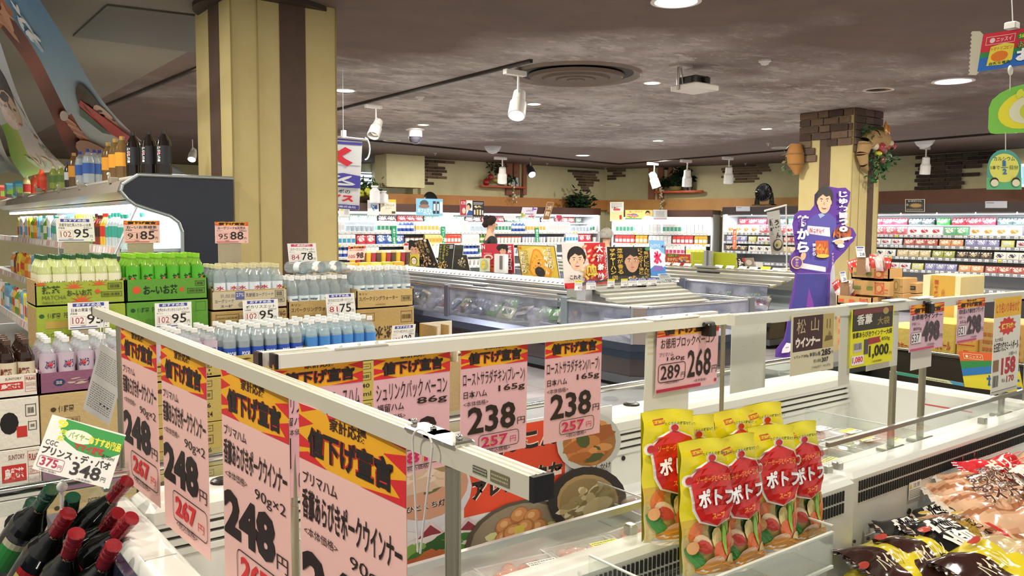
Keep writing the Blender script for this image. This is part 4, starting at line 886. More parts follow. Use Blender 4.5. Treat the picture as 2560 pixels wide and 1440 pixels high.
for cx, cy in ((1075, 1330), (1170, 1320)):
    p.poly([(X(cx - 45), Zz(cx - 45, cy + 25)), (X(cx), Zz(cx, cy + 42)), (X(cx + 40), Zz(cx + 40, cy + 2)), (X(cx), Zz(cx, cy - 28))], 'dccdd4').poly([(X(cx - 32), Zz(cx - 32, cy + 18)), (X(cx), Zz(cx, cy + 28)), (X(cx + 27), Zz(cx + 27, cy)), (X(cx), Zz(cx, cy - 18))], '8c3040')
E(1080, 1420, 120, 60, 'e8e4e6'); p.blobs(X(1100), Zz(1100, 1375), .13, .1, ('3f7a34', '5c9a40', '2e5f2a', '7fb04e'), 34, .022, 5, 2.4); p.blobs(X(1070), Zz(1070, 1420), .14, .09, ('d98a54', 'c46f3c', 'e2a06c', 'b85c34'), 28, .024, 6, 2.2)
E(1300, 1345, 100, 75, '574e42', .2); E(1300, 1342, 90, 66, '8f8570', .2); p.blobs(X(1300), Zz(1300, 1360), .15, .16, ('b9c878', '94ad58', 'd4d69c', 'a7bc62'), 40, .026, 8, 2.2)
for cx, cy in ((1262, 1315), (1298, 1288), (1330, 1292), (1345, 1318), (1260, 1345), (1290, 1358), (1330, 1350), (1310, 1318), (1280, 1330)): E(cx, cy, 19, 17, 'a8713f'); E(cx - 2, cy - 3, 15, 13, 'c98d54'); E(cx - 4, cy - 6, 7, 6, 'e0ae78')
p.rect(X(1283), Zz(1283, 1335), X(1308), Zz(1308, 1308), 'd6c052')
E(1470, 1105, 68, 62, 'cdd2d0', .2); E(1470, 1105, 56, 50, 'a9743c', .2); p.blobs(X(1468), Zz(1468, 1108), .1, .15, ('c98444', 'dc9a58', 'b36a30', 'a5602c', '4f5a2c'), 30, .03, 9, 2.2)
p.text('きのこあんかけ', X(1422), Zz(1422, 1190), X(1522), Zz(1522, 1152), '221c1a', .02, halo='e4e6e6')
E(1468, 1250, 80, 75, '2f2a29', .3); E(1468, 1252, 62, 60, 'b59a6c', .3); E(1468, 1256, 58, 55, '9d8a5e', .3); p.blobs(X(1462), Zz(1462, 1262), .1, .16, ('ddd0a8', 'c9b988', 'ece2c4', 'a8986a', '8f7f54'), 44, .02, 10, 2.2); E(1490, 1262, 34, 16, 'd8c79a', .4)
p.text('水菜つくね', X(1240), Zz(1240, 1432), X(1345), Zz(1345, 1402), '2a2220', .02, halo='e4e6e6'); put(p, o)
for i, a in enumerate((.86, 1.62)):
    m = MB(); m.box((a, 1.755, .588), (a + .05, 1.80, .8), 'cfd2cc', PLAST); obj('poster_foot', m, o)
# ------------------------------------------------------------------ drink bottles
def bottle_proto(name, h, r, cap, body, label, lab, style='pet', cap_mat=PLAST, text=None, dot=None, liquid=None, bodymat=None):
    """cap, shoulder, body and printed sleeve; returns the root (local coordinates, base at the origin)"""
    t = thing(name, '', 'bottle'); bm = bodymat or (PET if body is None else GLOSS); bc = body or 'ffffff'
    m = MB(); m.lathe([(r * .8, 0), (r, .008), (r, h * .42), (r * .93, h * .47), (r, h * .52), (r, h * .66), (r * .85, h * .77), (r * .45, h * .88), (.0135, h * .92)], (0, 0, 0), bc, bm, 12); obj('body', m, t, world=False)
    if liquid:
        m = MB(); m.lathe([(r * .78, .002), (r * .95, .01), (r * .95, h * .66), (r * .8, h * .76), (r * .7, h * .79)], (0, 0, 0), liquid, GLOSS, 12); obj('drink', m, t, world=False)
    m = MB(); m.lathe([(.0145, h * .915), (.0145, h), (.013, h + .001)], (0, 0, 0), cap, cap_mat, 12); obj('cap', m, t, world=False)
    z0, z1 = h * lab[0], h * lab[1]
    m = MB(); m.lathe([(r + .0008, z0), (r + .0008, z1)], (0, 0, 0), label, PAPER, 12, close=False)
    if dot: m.ball((0, -r, (z0 + z1) / 2 + .01), .009, dot, PAPER, 8, (1, .25, 1))
    lb = obj('label', m, t, world=False)
    if text:
        n = len(text[0])
        def cyl(u, v, k):
            a = (u - .5) * 1.9; return V(((r + .001 + k) * math.sin(a), -(r + .001 + k) * math.cos(a), z0 + (z1 - z0) * v))
        pr = Print((0, 0, 0), (1, 0, 0), (0, 0, 1), eps=.0004, fn=cyl)
        if text[2] == 'v': pr.col_text(text[0], .38, .1, .62, .95, text[1])
        else: pr.text(text[0], .15, .45, .85, .75, text[1], .03)
        g = obj('print', pr.mb, None, world=False); g.parent = lb
    return t
_first = {}
def place(proto, loc, label, group, rz=0., rot=None):
    if proto.name not in _first:
        _first[proto.name] = 1; proto.location = loc; proto.rotation_euler = rot or (0, 0, rz); proto['label'] = label; proto['group'] = group; return proto
    return dup(proto, loc, rz, label, group, rot=rot)
R = random.Random(11)
def nth(n): return (['first', 'second', 'third', 'fourth', 'fifth', 'sixth', 'seventh', 'eighth', 'ninth', 'tenth', 'eleventh', 'twelfth'] + ['%dth' % k if k not in (21, 22, 23, 31, 32, 33, 41, 42, 43) else '%d%s' % (k, ('st', 'nd', 'rd')[k % 10 - 1]) for k in range(13, 99)])[n - 1]
ORD = ['first', 'second', 'third', 'fourth', 'fifth', 'sixth', 'seventh', 'eighth', 'ninth', 'tenth', 'eleventh', 'twelfth']
ROWN = ['front row', 'second row', 'third row', 'back row']
def fill_tray(proto, x0, x1, y0, z, nx, ny, what, group, dy=.067, skip=()):
    for j in range(ny):
        for i in range(nx):
            if (i, j) in skip: continue
            x = x0 + (x1 - x0) * (i + .5) / nx + R.uniform(-.003, .003)
            place(proto, (x, y0 + .035 + j * dy + R.uniform(-.003, .003), z), '%s, %s, %s from the left' % (what, ROWN[min(j, 3)], ORD[i]), group, R.uniform(-.5, .5))
matcha = bottle_proto('matcha_bottle', .222, .031, '2f5c39', 'c6cf8e', 'e9e6c8', (.08, .62), text=('抹茶', '3a4a2a', 'h'), dot='d8642a')
greent = bottle_proto('green_tea_bottle', .222, .031, '8fcf2e', '74a82f', '57b52c', (.1, .74), text=('お茶', '17351a', 'h'), dot='e0502a')
yogu = bottle_proto('water_bottle', .222, .031, 'd8cfa2', None, 'dfe6ec', (.3, .6), text=('水', 'b8303a', 'h'))
spark = bottle_proto('water_bottle', .225, .032, 'f1f1ec', None, 'dfe9ee', (.35, .55), text=('water', '3c5a72', 'h'))
oolong = bottle_proto('oolong_bottle', .222, .032, '5a4438', '2c1a12', 'd9cbb0', (.2, .6), text=('烏龍茶', '7a2a20', 'h'))
grape = bottle_proto('grape_drink_bottle', .215, .031, 'f1efea', None, 'c9b8c4', (.2, .72), dot='d23a3a', liquid='cbb6bd', text=('ぶどう', '5a3a6a', 'h'))
pocari = bottle_proto('sports_drink_bottle', .215, .031, 'f3f3f0', None, '2c54b4', (.2, .52), liquid='a9b4b8', text=('POCARI', 'f2f4f8', 'h'))
licht = bottle_proto('sports_drink_bottle', .215, .031, 'f3f3f0', None, '4a8fd8', (.25, .62), liquid='a8c6d6')
YA, YB = 4.2, 3.8
fill_tray(matcha, .575, .925, YA, 1.182, 6, 4, 'green-capped matcha bottle on the leftmost green carton', 'matcha bottles in the top tray')
fill_tray(greent, .95, 1.30, YA, 1.182, 6, 4, 'lime-capped green tea bottle on the plain green carton', 'green tea bottles in the top tray')
fill_tray(yogu, 1.35, 1.71, YA, 1.12, 6, 4, 'cream-capped clear water bottle beside the lime-capped teas', 'cream-capped water bottles')
fill_tray(spark, 1.735, 2.105, YA, 1.045, 6, 4, 'white-capped sparkling water bottle on the middle brown carton', 'sparkling water bottles, middle tray')
fill_tray(spark, 2.135, 2.485, YA, 1.085, 6, 4, 'white-capped sparkling water bottle on the right brown carton', 'sparkling water bottles, right tray')
for i, x in enumerate((1.86, 1.97, 2.07)):
    place(spark, (x - .02, YA + .27, 1.31), 'sparkling water bottle lying down on top of the others, ' + ORD[i] + ' from the left', 'bottles lying on top', rot=(PI / 2, 0, .35))
fill_tray(oolong, .12, .50, YB, .862, 6, 4, 'brown-capped oolong bottle at the left edge', 'oolong bottles', skip=[(i, 3) for i in range(3)])
fill_tray(grape, .515, .855, YB, .865, 5, 4, 'white-capped pale pink grape bottle on the purple carton', 'grape drink bottles')
fill_tray(grape, .88, 1.24, YB, .865, 5, 4, 'white-capped bottle behind the tall pink signs', 'bottles behind the tall signs')
fill_tray(pocari, 1.26, 1.65, YB, .865, 6, 4, 'white-capped grey sports drink bottle with dark blue sleeve', 'sports drink bottles')
fill_tray(licht, 1.665, 2.05, YB, .865, 6, 4, 'white-capped pale blue sports drink bottle', 'pale blue sports drink bottles')
# ------------------------------------------------------------------ cartons
def carton(x0, x1, y0, z0, h, col, lb, cat='carton', d=.265, art=None, open_top=False, side=None, lip=.0, name='drink_carton'):
    t = thing(name, lb, cat, ((x0 + x1) / 2, y0 + d / 2, z0)); m = MB()
    if open_top:
        w = .005
        m.box((x0, y0, z0), (x1, y0 + w, z0 + h), col, CARD); m.box((x0, y0 + d - w, z0), (x1, y0 + d, z0 + h), col, CARD)
        m.box((x0, y0, z0), (x0 + w, y0 + d, z0 + h + .01), side or col, CARD); m.box((x1 - w, y0, z0), (x1, y0 + d, z0 + h + .01), side or col, CARD); m.box((x0, y0, z0), (x1, y0 + d, z0 + .004), 'b09468', CARD)
    else:
        m.bbox((x0, y0, z0), (x1, y0 + d, z0 + h - .003), col, CARD, .003)
        m.box((x0 - .0006, y0 + .002, z0 + .01), (x0, y0 + d - .01, z0 + h - .01), side or col, CARD)
    obj('box', m, t)
    if not open_top:
        m = MB(); m.box((x0, y0 + d / 2 - .002, z0 + h - .003), (x1, y0 + d / 2 + .002, z0 + h - .001), '5a4a30', MATTE); obj('flap_joint', m, t)
    if art:
        pr = Print((x0, y0 - .0005, z0), (x1 - x0, 0, 0), (0, 0, h)); art(pr); put(pr, t)
    return t
def codebars(p, x0, y0, x1, y1, bg='c9c79a', ink='3d3a22'):
    p.frame(x0, y0, x1, y1, .006, ink).bars(x0 + .02, y0 + .06, x1 - .02, y1 - .06, 14, ink)
def leafs(p, pts, col='d95a34'):
    for cx, cy, s in pts:
        for k in range(7):
            a = PI / 2 + (k - 3) * .55; p.poly([(cx - .012 * math.sin(a) * s, cy + .02 * math.cos(a) * s * 2), (cx + math.cos(a) * .11 * s, cy + math.sin(a) * .3 * s), (cx + .012 * math.sin(a) * s, cy - .02 * math.cos(a) * s * 2)], col); p.k += 0
def art_matcha(p):
    leafs(p, [(.42, .75, 1.1), (.7, .85, .9), (.5, .15, 1.3), (.06, .9, .7)]); p.text('抹茶', .07, .52, .27, .85, '2f4a26', .03).text('お~いお茶', .34, .38, .62, .66, '2f4a26', .02).text('MATCHA', .07, .26, .33, .44, '5d6a2c').text('無糖抹茶パッケージ', .07, .08, .36, .2, '6f7a34').ell(.68, .55, .03, .09, 'd9542e', 10); codebars(p, .8, .62, .96, .9); codebars(p, .72, .3, .96, .52)
def art_matcha2(p):
    p.text('伊藤園', .12, .72, .26, .84, '2f4a26', .02).ell(.06, .78, .03, .05, '2f5a2c', 8).text('PET525', .3, .72, .44, .84, '3f4a26').rect(.1, .5, .42, .66, 'bfa24e').text('Oi Ocha Japanese', .08, .28, .46, .4, '5f7a30'); leafs(p, [(.05, .1, 1.), (.4, .05, 1.1)])
def art_green(p):
    p.ell(.12, .52, .05, .17, 'd9542e', 14).text('お~いお茶', .2, .28, .62, .72, '16331a', .04).ell(.67, .48, .025, .12, 'd9542e', 10); codebars(p, .84, .62, .96, .86); codebars(p, .74, .28, .96, .52)
def art_green2(p):
    p.text('伊藤園', .12, .74, .26, .86, '1f4a20', .02).ell(.07, .8, .03, .05, '1f4a20', 8).text('PET', .3, .74, .4, .86, '2a4a22').text('Oi Ocha Japanese', .08, .36, .44, .46, '3c7a2c'); codebars(p, .84, .1, .97, .32); p.frame(.84, .72, .97, .94, .004, '3c6a2c')
def art_yogu(p):
    p.rect(.0, .06, 1, .94, 'c9bda0').text('乳酸菌', .1, .62, .3, .8, '6a6470').text('ヨーグリーナ', .03, .36, .28, .56, '5d5a6c', .02).rect(.3, .5, .42, .92, '5a62a0').text('27%', .31, .66, .41, .84, 'e6e2da').text('乳酸菌ヨーグリーナ', .44, .62, .82, .82, '5a5a68', .01).text('スッキ水', .6, .16, .78, .36, '3a3a48', .04).text('スー村', .1, .12, .26, .28, '55525c', .03).ell(.38, .25, .05, .15, '9a8f78', 6); codebars(p, .84, .56, .96, .9, ink='4c4336'); codebars(p, .78, .28, .97, .5, ink='4c4336')
def art_craft(p):
    codebars(p, .05, .78, .35, .93, ink='5a4a2a'); p.rect(.4, .1, .75, .6, 'b39a68').rect(.08, .05, .5, .28, 'bdb6a8').rect(.3, .1, .4, .3, '5f66a0')
def art_y6g(p):
    p.text('Y6G', .86, .84, .98, .94, '4c3f24', .03); art_craft(p); codebars(p, .8, .2, .97, .35, ink='4c3f24'); codebars(p, .8, .4, .97, .5, ink='4c3f24')
def art_spark(p):
    p.text('キリン', .04, .74, .18, .88, '4a3d28', .02).text('スパークリングウォーター', .04, .42, .72, .66, '4a3d28', .015).lines(.32, .12, .5, .24, 1, '8a7448'); codebars(p, .78, .3, .96, .62, ink='4a3d28')
def art_spark2(p):
    codebars(p, .08, .62, .4, .86, ink='4a3d28'); codebars(p, .08, .3, .34, .48, ink='4a3d28'); p.text('ーターォ', .5, .6, .8, .8, '6a5a3c', .03).rect(.44, .0, 1, .12, '2f2a24').text('RE STRONG', .5, .02, .95, .1, 'b39a68')
def art_water(p):
    codebars(p, .06, .78, .3, .92, ink='3f3626'); codebars(p, .76, .72, .96, .92, ink='3f3626')
    vs, fs = glyphs('天然水', .03); p.lay([(.72 - x * .42, .68 - y * .22) for x, y in vs], fs, '3d3424'); p.text('NIHSEI', .46, .18, .62, .26, '3f3626', .03)
def art_sun(p):
    p.text('SUNTORY', .72, .78, .86, .88, '8a5a4a', .02).rect(.66, .34, .87, .68, 'c9322c').text('烏龍茶', .68, .4, .85, .62, 'f2e9e0', .04).frame(.885, .2, .985, .92, .003, 'b5443a').text('FUL6G', .895, .72, .975, .86, 'a23a32', .03).rect(.885, .6, .985, .61, 'b5443a').rect(.885, .45, .985, .46, 'b5443a').text('525ml×24', .895, .48, .975, .57, 'b5443a').text('ペットボトル', .895, .28, .975, .38, 'b5443a')
def art_sun2(p):
    p.ell(.74, .5, .08, .22, '1c1a18', 12).rect(.80, .2, .89, .42, 'c8382f'); codebars(p, .88, .6, .975, .84); codebars(p, .9, .32, .975, .5)
def art_grape(p):
    p.ell(.2, .5, .06, .17, '2f3a5c', 16).blobs(.38, .48, .09, .25, ('c9b2a0', 'b08a90'), 10, .03, 3, 2).text('信州ぶどう', .5, .3, .82, .66, '3a2434', .03).text('国産', .17, .42, .23, .58, 'e4dcd4')
def art_ito(p): p.text('伊藤園', .18, .6, .34, .74, '4a3d24', .02).ell(.13, .67, .03, .05, '4a3d24', 8).text('PET500', .46, .6, .66, .76, '4a3d24').frame(.13, .36, .4, .48, .004, '6a5a38').text('コールド専用', .15, .38, .38, .46, '6a5a38').text('世界のキッチン', .1, .06, .6, .22, 'a08a50')
def art_gj(s, t2):
    def f(p):
        codebars(p, .62, .78, .86, .92, ink='4a3d24'); codebars(p, .62, .5, .86, .7, ink='4a3d24'); p.text(s, .6, .28, .84, .42, '3c3220', .02).text(t2, .56, .1, .86, .22, '3c3220', .01).ell(.14, .8, .06, .05, '5a3a24', 4).ell(.26, .8, .06, .05, '5a3a24', 4).frame(.2, .3, .3, .5, .006, '5a4a2a')
    return f
GRN, GRN2, KR, KR2 = '9dae3c', '5f9a35', 'b89a62', 'c4a86e'
carton(.56, .93, YA, 1.18, .105, GRN, 'open-topped yellow-green matcha carton with red maple leaves, top of its stack', art=art_matcha, open_top=True, side='b4955c')
for k, (z, a, l) in enumerate([(.975, art_matcha2, 'second'), (.77, art_matcha, 'third'), (.565, art_matcha2, 'fourth'), (.36, art_matcha, 'fifth')]): carton(.56, .93, YA, z, .204, GRN, 'yellow-green matcha carton, %s from the top of its stack' % l, art=a, side='b4955c')
carton(.936, 1.312, YA, 1.18, .105, GRN2, 'open-topped dark green tea carton with black lettering, top of its stack', art=art_green, open_top=True)
for k, (z, a, l) in enumerate([(.975, art_green2, 'second'), (.77, art_green, 'third'), (.565, art_green2, 'fourth'), (.36, art_green, 'fifth')]): carton(.936, 1.312, YA, z, .204, GRN2, 'dark green tea carton, %s from the top of its stack' % l, art=a)
carton(1.335, 1.72, YA, 1.115, .1, KR, 'open-topped brown and white yogurt water carton under the cream caps', art=art_yogu, open_top=True)
for z, a, l in [(.85, art_y6g, 'second'), (.59, art_yogu, 'third'), (.33, art_y6g, 'fourth')]: carton(1.33, 1.722, YA + .0, z, .262, KR, 'plain brown carton printed Y6G in the cream-capped stack, %s from the top' % l, art=a)
carton(1.73, 2.115, YA, 1.04, .1, KR, 'open-topped brown sparkling water carton, middle stack', art=art_spark, open_top=True)
for z, a, l in [(.83, art_spark2, 'second'), (.62, art_spark, 'third'), (.41, art_spark2, 'fourth')]: carton(1.73, 2.115, YA, z, .207, KR, 'brown sparkling water carton in the middle stack, %s from the top' % l, art=a)
carton(2.13, 2.495, YA, 1.08, .1, KR2, 'open-topped brown sparkling water carton, right stack', art=art_spark, open_top=True)
for z, a, l in [(.75, art_water, 'second'), (.42, art_water, 'third')]: carton(2.13, 2.5, YA, z, .328, KR, 'tall brown carton with upside-down lettering in the right stack, %s from the top' % l, art=a)
carton(.10, .505, YB, .857, .09, 'e6dfcf', 'open white oolong carton with red panel at the left edge, top of its stack', art=art_sun, open_top=True)
for k in range(4): carton(.10, .505, YB, .652 - k * .206, .204, 'e8e1d2', 'white oolong carton with red print, %s from the top of its stack' % ORD[k + 1], art=(art_sun2, art_sun)[k % 2], side='ded4c0')
carton(.51, .865, YB, .857, .085, '8d5a72', 'open purple grape drink carton beside the white oolong stack', art=art_grape, open_top=True)
for k in range(4): carton(.51, .865, YB, .652 - k * .206, .204, 'c7ad78' if k % 2 == 0 else 'a0708a', ('brown' if k % 2 == 0 else 'purple') + ' carton in the grape drink stack, %s from the top' % ORD[k + 1], art=(art_ito, art_grape)[k % 2])
carton(.875, 1.25, YB, .857, .085, 'c2ab5e', 'open tan carton behind the tall pink signs', art=art_gj('GJ61', '500ml×24'), open_top=True)
for k in range(4): carton(.875, 1.25, YB, .652 - k * .206, .204, 'c2ab5e', 'tan carton behind the tall pink signs, %s from the top of its stack' % ORD[k + 1], art=art_gj('GJ616', '500ml×24'))
carton(1.255, 1.655, YB, .857, .085, 'c2ab5e', 'open tan carton under the dark blue sports drinks', art=art_gj('GJ61', '500ml×24'), open_top=True)
for k in range(4): carton(1.255, 1.655, YB, .652 - k * .206, .204, 'c2ab5e', 'tan carton printed GJ61, %s from the top of its stack' % ORD[k + 1], art=art_gj('GJ616', '500ml×24'))
carton(1.662, 2.06, YB, .857, .085, 'c8b45a', 'open yellowish carton under the pale blue sports drinks', art=art_gj('GJ40', '555ml'), open_top=True)
for k in range(4): carton(1.662, 2.06, YB, .652 - k * .206, .204, 'c8b45a', 'yellowish carton printed GJ40, %s from the top of its stack' % ORD[k + 1], art=art_gj('GJ40', '555ml'))
m = MB(); m.box((.54, 4.18, 0), (2.52, 4.5, .358), '6a5a48', WOOD); o = obj('pallet_riser', m, loc=(1.5, 4.3, 0)); tag(o, 'low brown riser under the rear row of drink cartons', 'riser')
# cardboard bins at the right end of the stacks
for i, (x, y, lb, h) in enumerate([(2.56, 4.05, 'small open cardboard bin leaning right of the brown cartons', .22), (2.74, 4.2, 'second cardboard bin right of the brown cartons, nearer the freezer', .2)]):
    t = thing('cardboard_bin', lb, 'bin', (x, y, .7)); m = MB()
    z0 = PY(1060, 860, 4.2).z - .1
    m.box((x, y, 0), (x + .15, y + .2, z0), 'b39a6c', CARD); m.box((x, y, z0), (x + .006, y + .2, z0 + h), 'b9a070', CARD); m.box((x, y + .19, z0), (x + .15, y + .2, z0 + h), 'd9d0bc', CARD); m.box((x + .14, y, z0), (x + .15, y + .2, z0 + h * .5), 'd9d0bc', CARD); obj('box', m, t)
    m = MB(); Rr = random.Random(i)
    for k in range(9): m.ball((x + Rr.uniform(.03, .13), y + Rr.uniform(.03, .17), z0 + .02), .025, Rr.choice(('d9c26a', 'b88a4a', 'e8e0c8', '8a3a30')), GLOSS, 6, (1.3, 1, .6))
    o = obj('sachets', m, t); o['kind'] = 'stuff'
# ------------------------------------------------------------------ small price cards on cardboard uprights
def drink_card(x0, y0, x1, y1, y, hdr, title, maker, ml, tax, price, lb, kind='w', strip=None, sk=.0):
    A, B, C = PY(x0, y1, y), PY(x1, y1, y), PY(x0, y0, y)
    O = V((A.x, y, (A.z + B.z) / 2)); U = V((B.x - A.x, 0, 0)); Vv = V((sk, 0, C.z - A.z))
    th = thing('price_card', lb, 'price card', O + U * .5, 'price cards on cardboard uprights')
    o, p = sheet('card', O, U, Vv, {'w': 'efede6', 'p': 'f0c0b8', 'r': 'efebe4'}[kind], parent=th)
    if kind == 'p': header(p, .82, 1., False)
    else: p.rect(.12, .84, .88, .965, '3d4a9c' if kind == 'w' else 'c8365a').text(hdr, .2, .855, .8, .955, 'e9e9f2', .03)
    p.text(title, .08, .64, .92, .78, '2a2422', .01).text(maker, .05, .54, .22, .62, '55504c').text(ml, .72, .54, .94, .62, '3a3634')
    p.text(tax, .1, .2, .38, .44, 'a8283a' if kind != 'p' else '40201e', .0).text(price, .45, .17, .85, .54, '231e1c', .01).text('円', .87, .16, .94, .28, '55504c').frame(.06, .15, .43, .48, .006, 'd08a8a', .02)
    p.rect(.04, .05, .7, .08, '3a48a0' if kind == 'w' else 'c23a4a').rect(.9, .05, .93, .08, '444444').lines(.3, .09, .42, .14, 1, '777777'); put(p, th)
    if strip:
        z1 = A.z; z0 = PY(strip[0], strip[2], y).z; m = MB(); xa, xb = PY(strip[0], strip[2], y).x, PY(strip[1], strip[2], y).x
        m.box((xa, y + .003, .01), (xb, y + .009, z1 + .05), 'a89c84', CARD); obj('cardboard_upright', m, th)
    return th
OS = 'おすすめ品'
drink_card(143, 545, 238, 604, 4.478, OS, '京都宇治抹茶入りお~いお茶', '伊藤園', '525ml', '102', '95', 'white and blue 95 card for matcha tea above the green caps', strip=(160, 225, 640), sk=-.004)
drink_card(310, 551, 400, 608, 4.478, OS, 'お~いお茶緑茶', '伊藤園', '500ml', '91', '85', 'pink 85 card above the lime-capped green tea', 'p', strip=(320, 385, 640))
drink_card(538, 554, 621, 608, 4.478, OS, 'ヨーグリーナ&天然水', 'サントリー', '540ml', '95', '88', 'pink 88 card in front of the striped pillar', 'p', strip=(547, 604, 655))
drink_card(723, 608, 794, 659, 4.478, '食卓応援価', 'スパークリングウォーター', 'キリン', '500ml', '84', '78', 'white 78 card with crimson heading above the sparkling water', 'r', strip=(735, 783, 690), sk=-.01)
drink_card(171, 754, 274, 821, 4.13, OS, '日本の果実 信州ぶどう', '伊藤園', '500ml', '102', '95', 'white 95 card in front of the matcha cartons, behind the rail end', strip=(185, 250, 880))
drink_card(388, 755, 480, 818, 4.13, OS, '世界のキッチンからソルティライチ', 'キリン', '500ml', '102', '95', 'white 95 card in front of the dark green cartons', strip=(402, 468, 880))
drink_card(609, 748, 697, 808, 4.13, OS, 'ポカリスエット', '大塚製薬', '500ml', '102', '95', 'white 95 card in front of the brown Y6G carton', strip=(624, 678, 860), sk=-.003)
drink_card(818, 733, 890, 790, 4.13, OS, '甘さをおさえたスポーツドリンク', 'キリン', '555ml', '81', '75', 'white 75 card between the two sparkling water cartons', strip=(836, 883, 840), sk=-.01)
drink_card(976, 812, 1035, 868, 4.0, OS, 'クラフトボスやさしいロク', 'サントリー', '500ml', '138', '128', 'tilted white 128 card peeping over the white sign rail', strip=(990, 1030, 900), sk=.012)
# ------------------------------------------------------------------ the tall drinks cooler at the left
cool = thing('drinks_cooler', 'tall open drinks cooler with navy end panel at the left, lit shelves', 'cooler', (1.4, 5.2, 0))
pts = [(345, 437), (583, 446), (583, 760), (458, 760), (456, 580), (447, 556), (425, 540), (380, 526), (338, 512), (318, 497), (302, 478), (306, 461)]
yp = 5.15; m = MB(); m.prism([PY(x, y, yp) for x, y in pts][::-1], (0, .045, 0), '262c3a', PLAST); obj('end_panel', m, cool)
m = MB(); e = [PY(x, y, yp - .003) for x, y in [(583, 446), (345, 437), (306, 461), (302, 478), (318, 497), (338, 512), (380, 526), (425, 540), (447, 556), (456, 580), (458, 760)]]
for a, b in zip(e, e[1:]): m.tube(a, b, .011, 'b9c0c4', METAL, 8)
obj('edge_trim', m, cool)
zt = PY(345, 437, yp).z; xf = PY(306, 470, yp).x; xb = 1.795; yN = 11.
m = MB(); m.box((xf + .08, yp + .045, zt - .03), (xb, yN, zt), 'd9d6cf', ENAM)
m.prism([V((xf + .1, yp + .045, zt - .005)), V((xf, yp + .045, zt - .04)), V((xf - .02, yp + .045, zt - .1)), V((xf + .04, yp + .045, zt - .14)), V((xf + .1, yp + .045, zt - .12))], (0, yN - yp, 0), '8d8478', PLAST); obj('canopy', m, cool)
m = MB(); m.box((1.72, yp + .045, .1), (1.79, yN, zt), 'd5dde2', ENAM); m.box((xf + .1, yp + .05, zt - .17), (1.75, yN, zt - .14), 'eef4fa', ENAM); obj('back_panel', m, cool)
m = MB(); m.box((xf + .1, yp + .1, zt - .185), (xf + .16, yN, zt - .165), 'f2f8ff', TUBE); obj('light_tube', m, cool)
for k in range(4): area('cooler_lamp', (xf + .2, 5.9 + k * 1.5, zt - .2), .2, 1.4, 30, (.9, .96, 1), (0, .35, 0))
m = MB(); m.box((.62, yp, 0), (1.79, yN, .3), '4a4f58', PLAST); m.box((.72, yp, .3), (.74, yN, .45), 'c9ccd0', ENAM); obj('plinth', m, cool)
m = MB(); m.prism([PY(x, y, yp + .02) for x, y in [(345, 515), (440, 556), (452, 640), (286, 640)]][::-1], (0, .004, 0), 'ffffff', GLASS); obj('side_glass', m, cool)
m = MB(); m.tube(PY(342, 514, yp), PY(284, 642, yp), .009, 'e4e8ec', METAL, 8); obj('glass_edge', m, cool)
q2, q3, q4 = PZ(58, 691, 1.07), PZ(58, 800, .80), PZ(58, 900, .52)
SH = [(PY(306, 618, yp).x, PY(306, 618, yp).z - .0), (q2.x, 1.07), (q3.x, .80), (.72, .42)]
for k, (x, z) in enumerate(SH):
    m = MB(); m.box((x, yp + .06, z - .03), (1.72, yN, z - .012), 'eceff2', ENAM); obj('shelf', m, cool)
    m = MB(); m.prism([V((x - .012, yp + .06, z - .055)), V((x, yp + .06, z - .055)), V((x + .008, yp + .06, z)), V((x - .004, yp + .06, z))], (0, yN - yp - .06, 0), 'd8cfc8', PLAST); pr_ = obj('price_rail', m, cool)
    pr = Print((x - .0125, yN, z - .052), (0, -(yN - yp - .1), 0), (.0075, 0, .05)); Rr = random.Random(k)
    u = 0.
    while u < .99: w = Rr.uniform(.006, .013); pr.rect(u, .1, u + w, .9, Rr.choice(('efeae6', 'e8d4d0', 'f2f0ec', 'd9a8a4')), k=1); u += w + Rr.uniform(.001, .006)
    put(pr, cool, 'shelf_tickets')
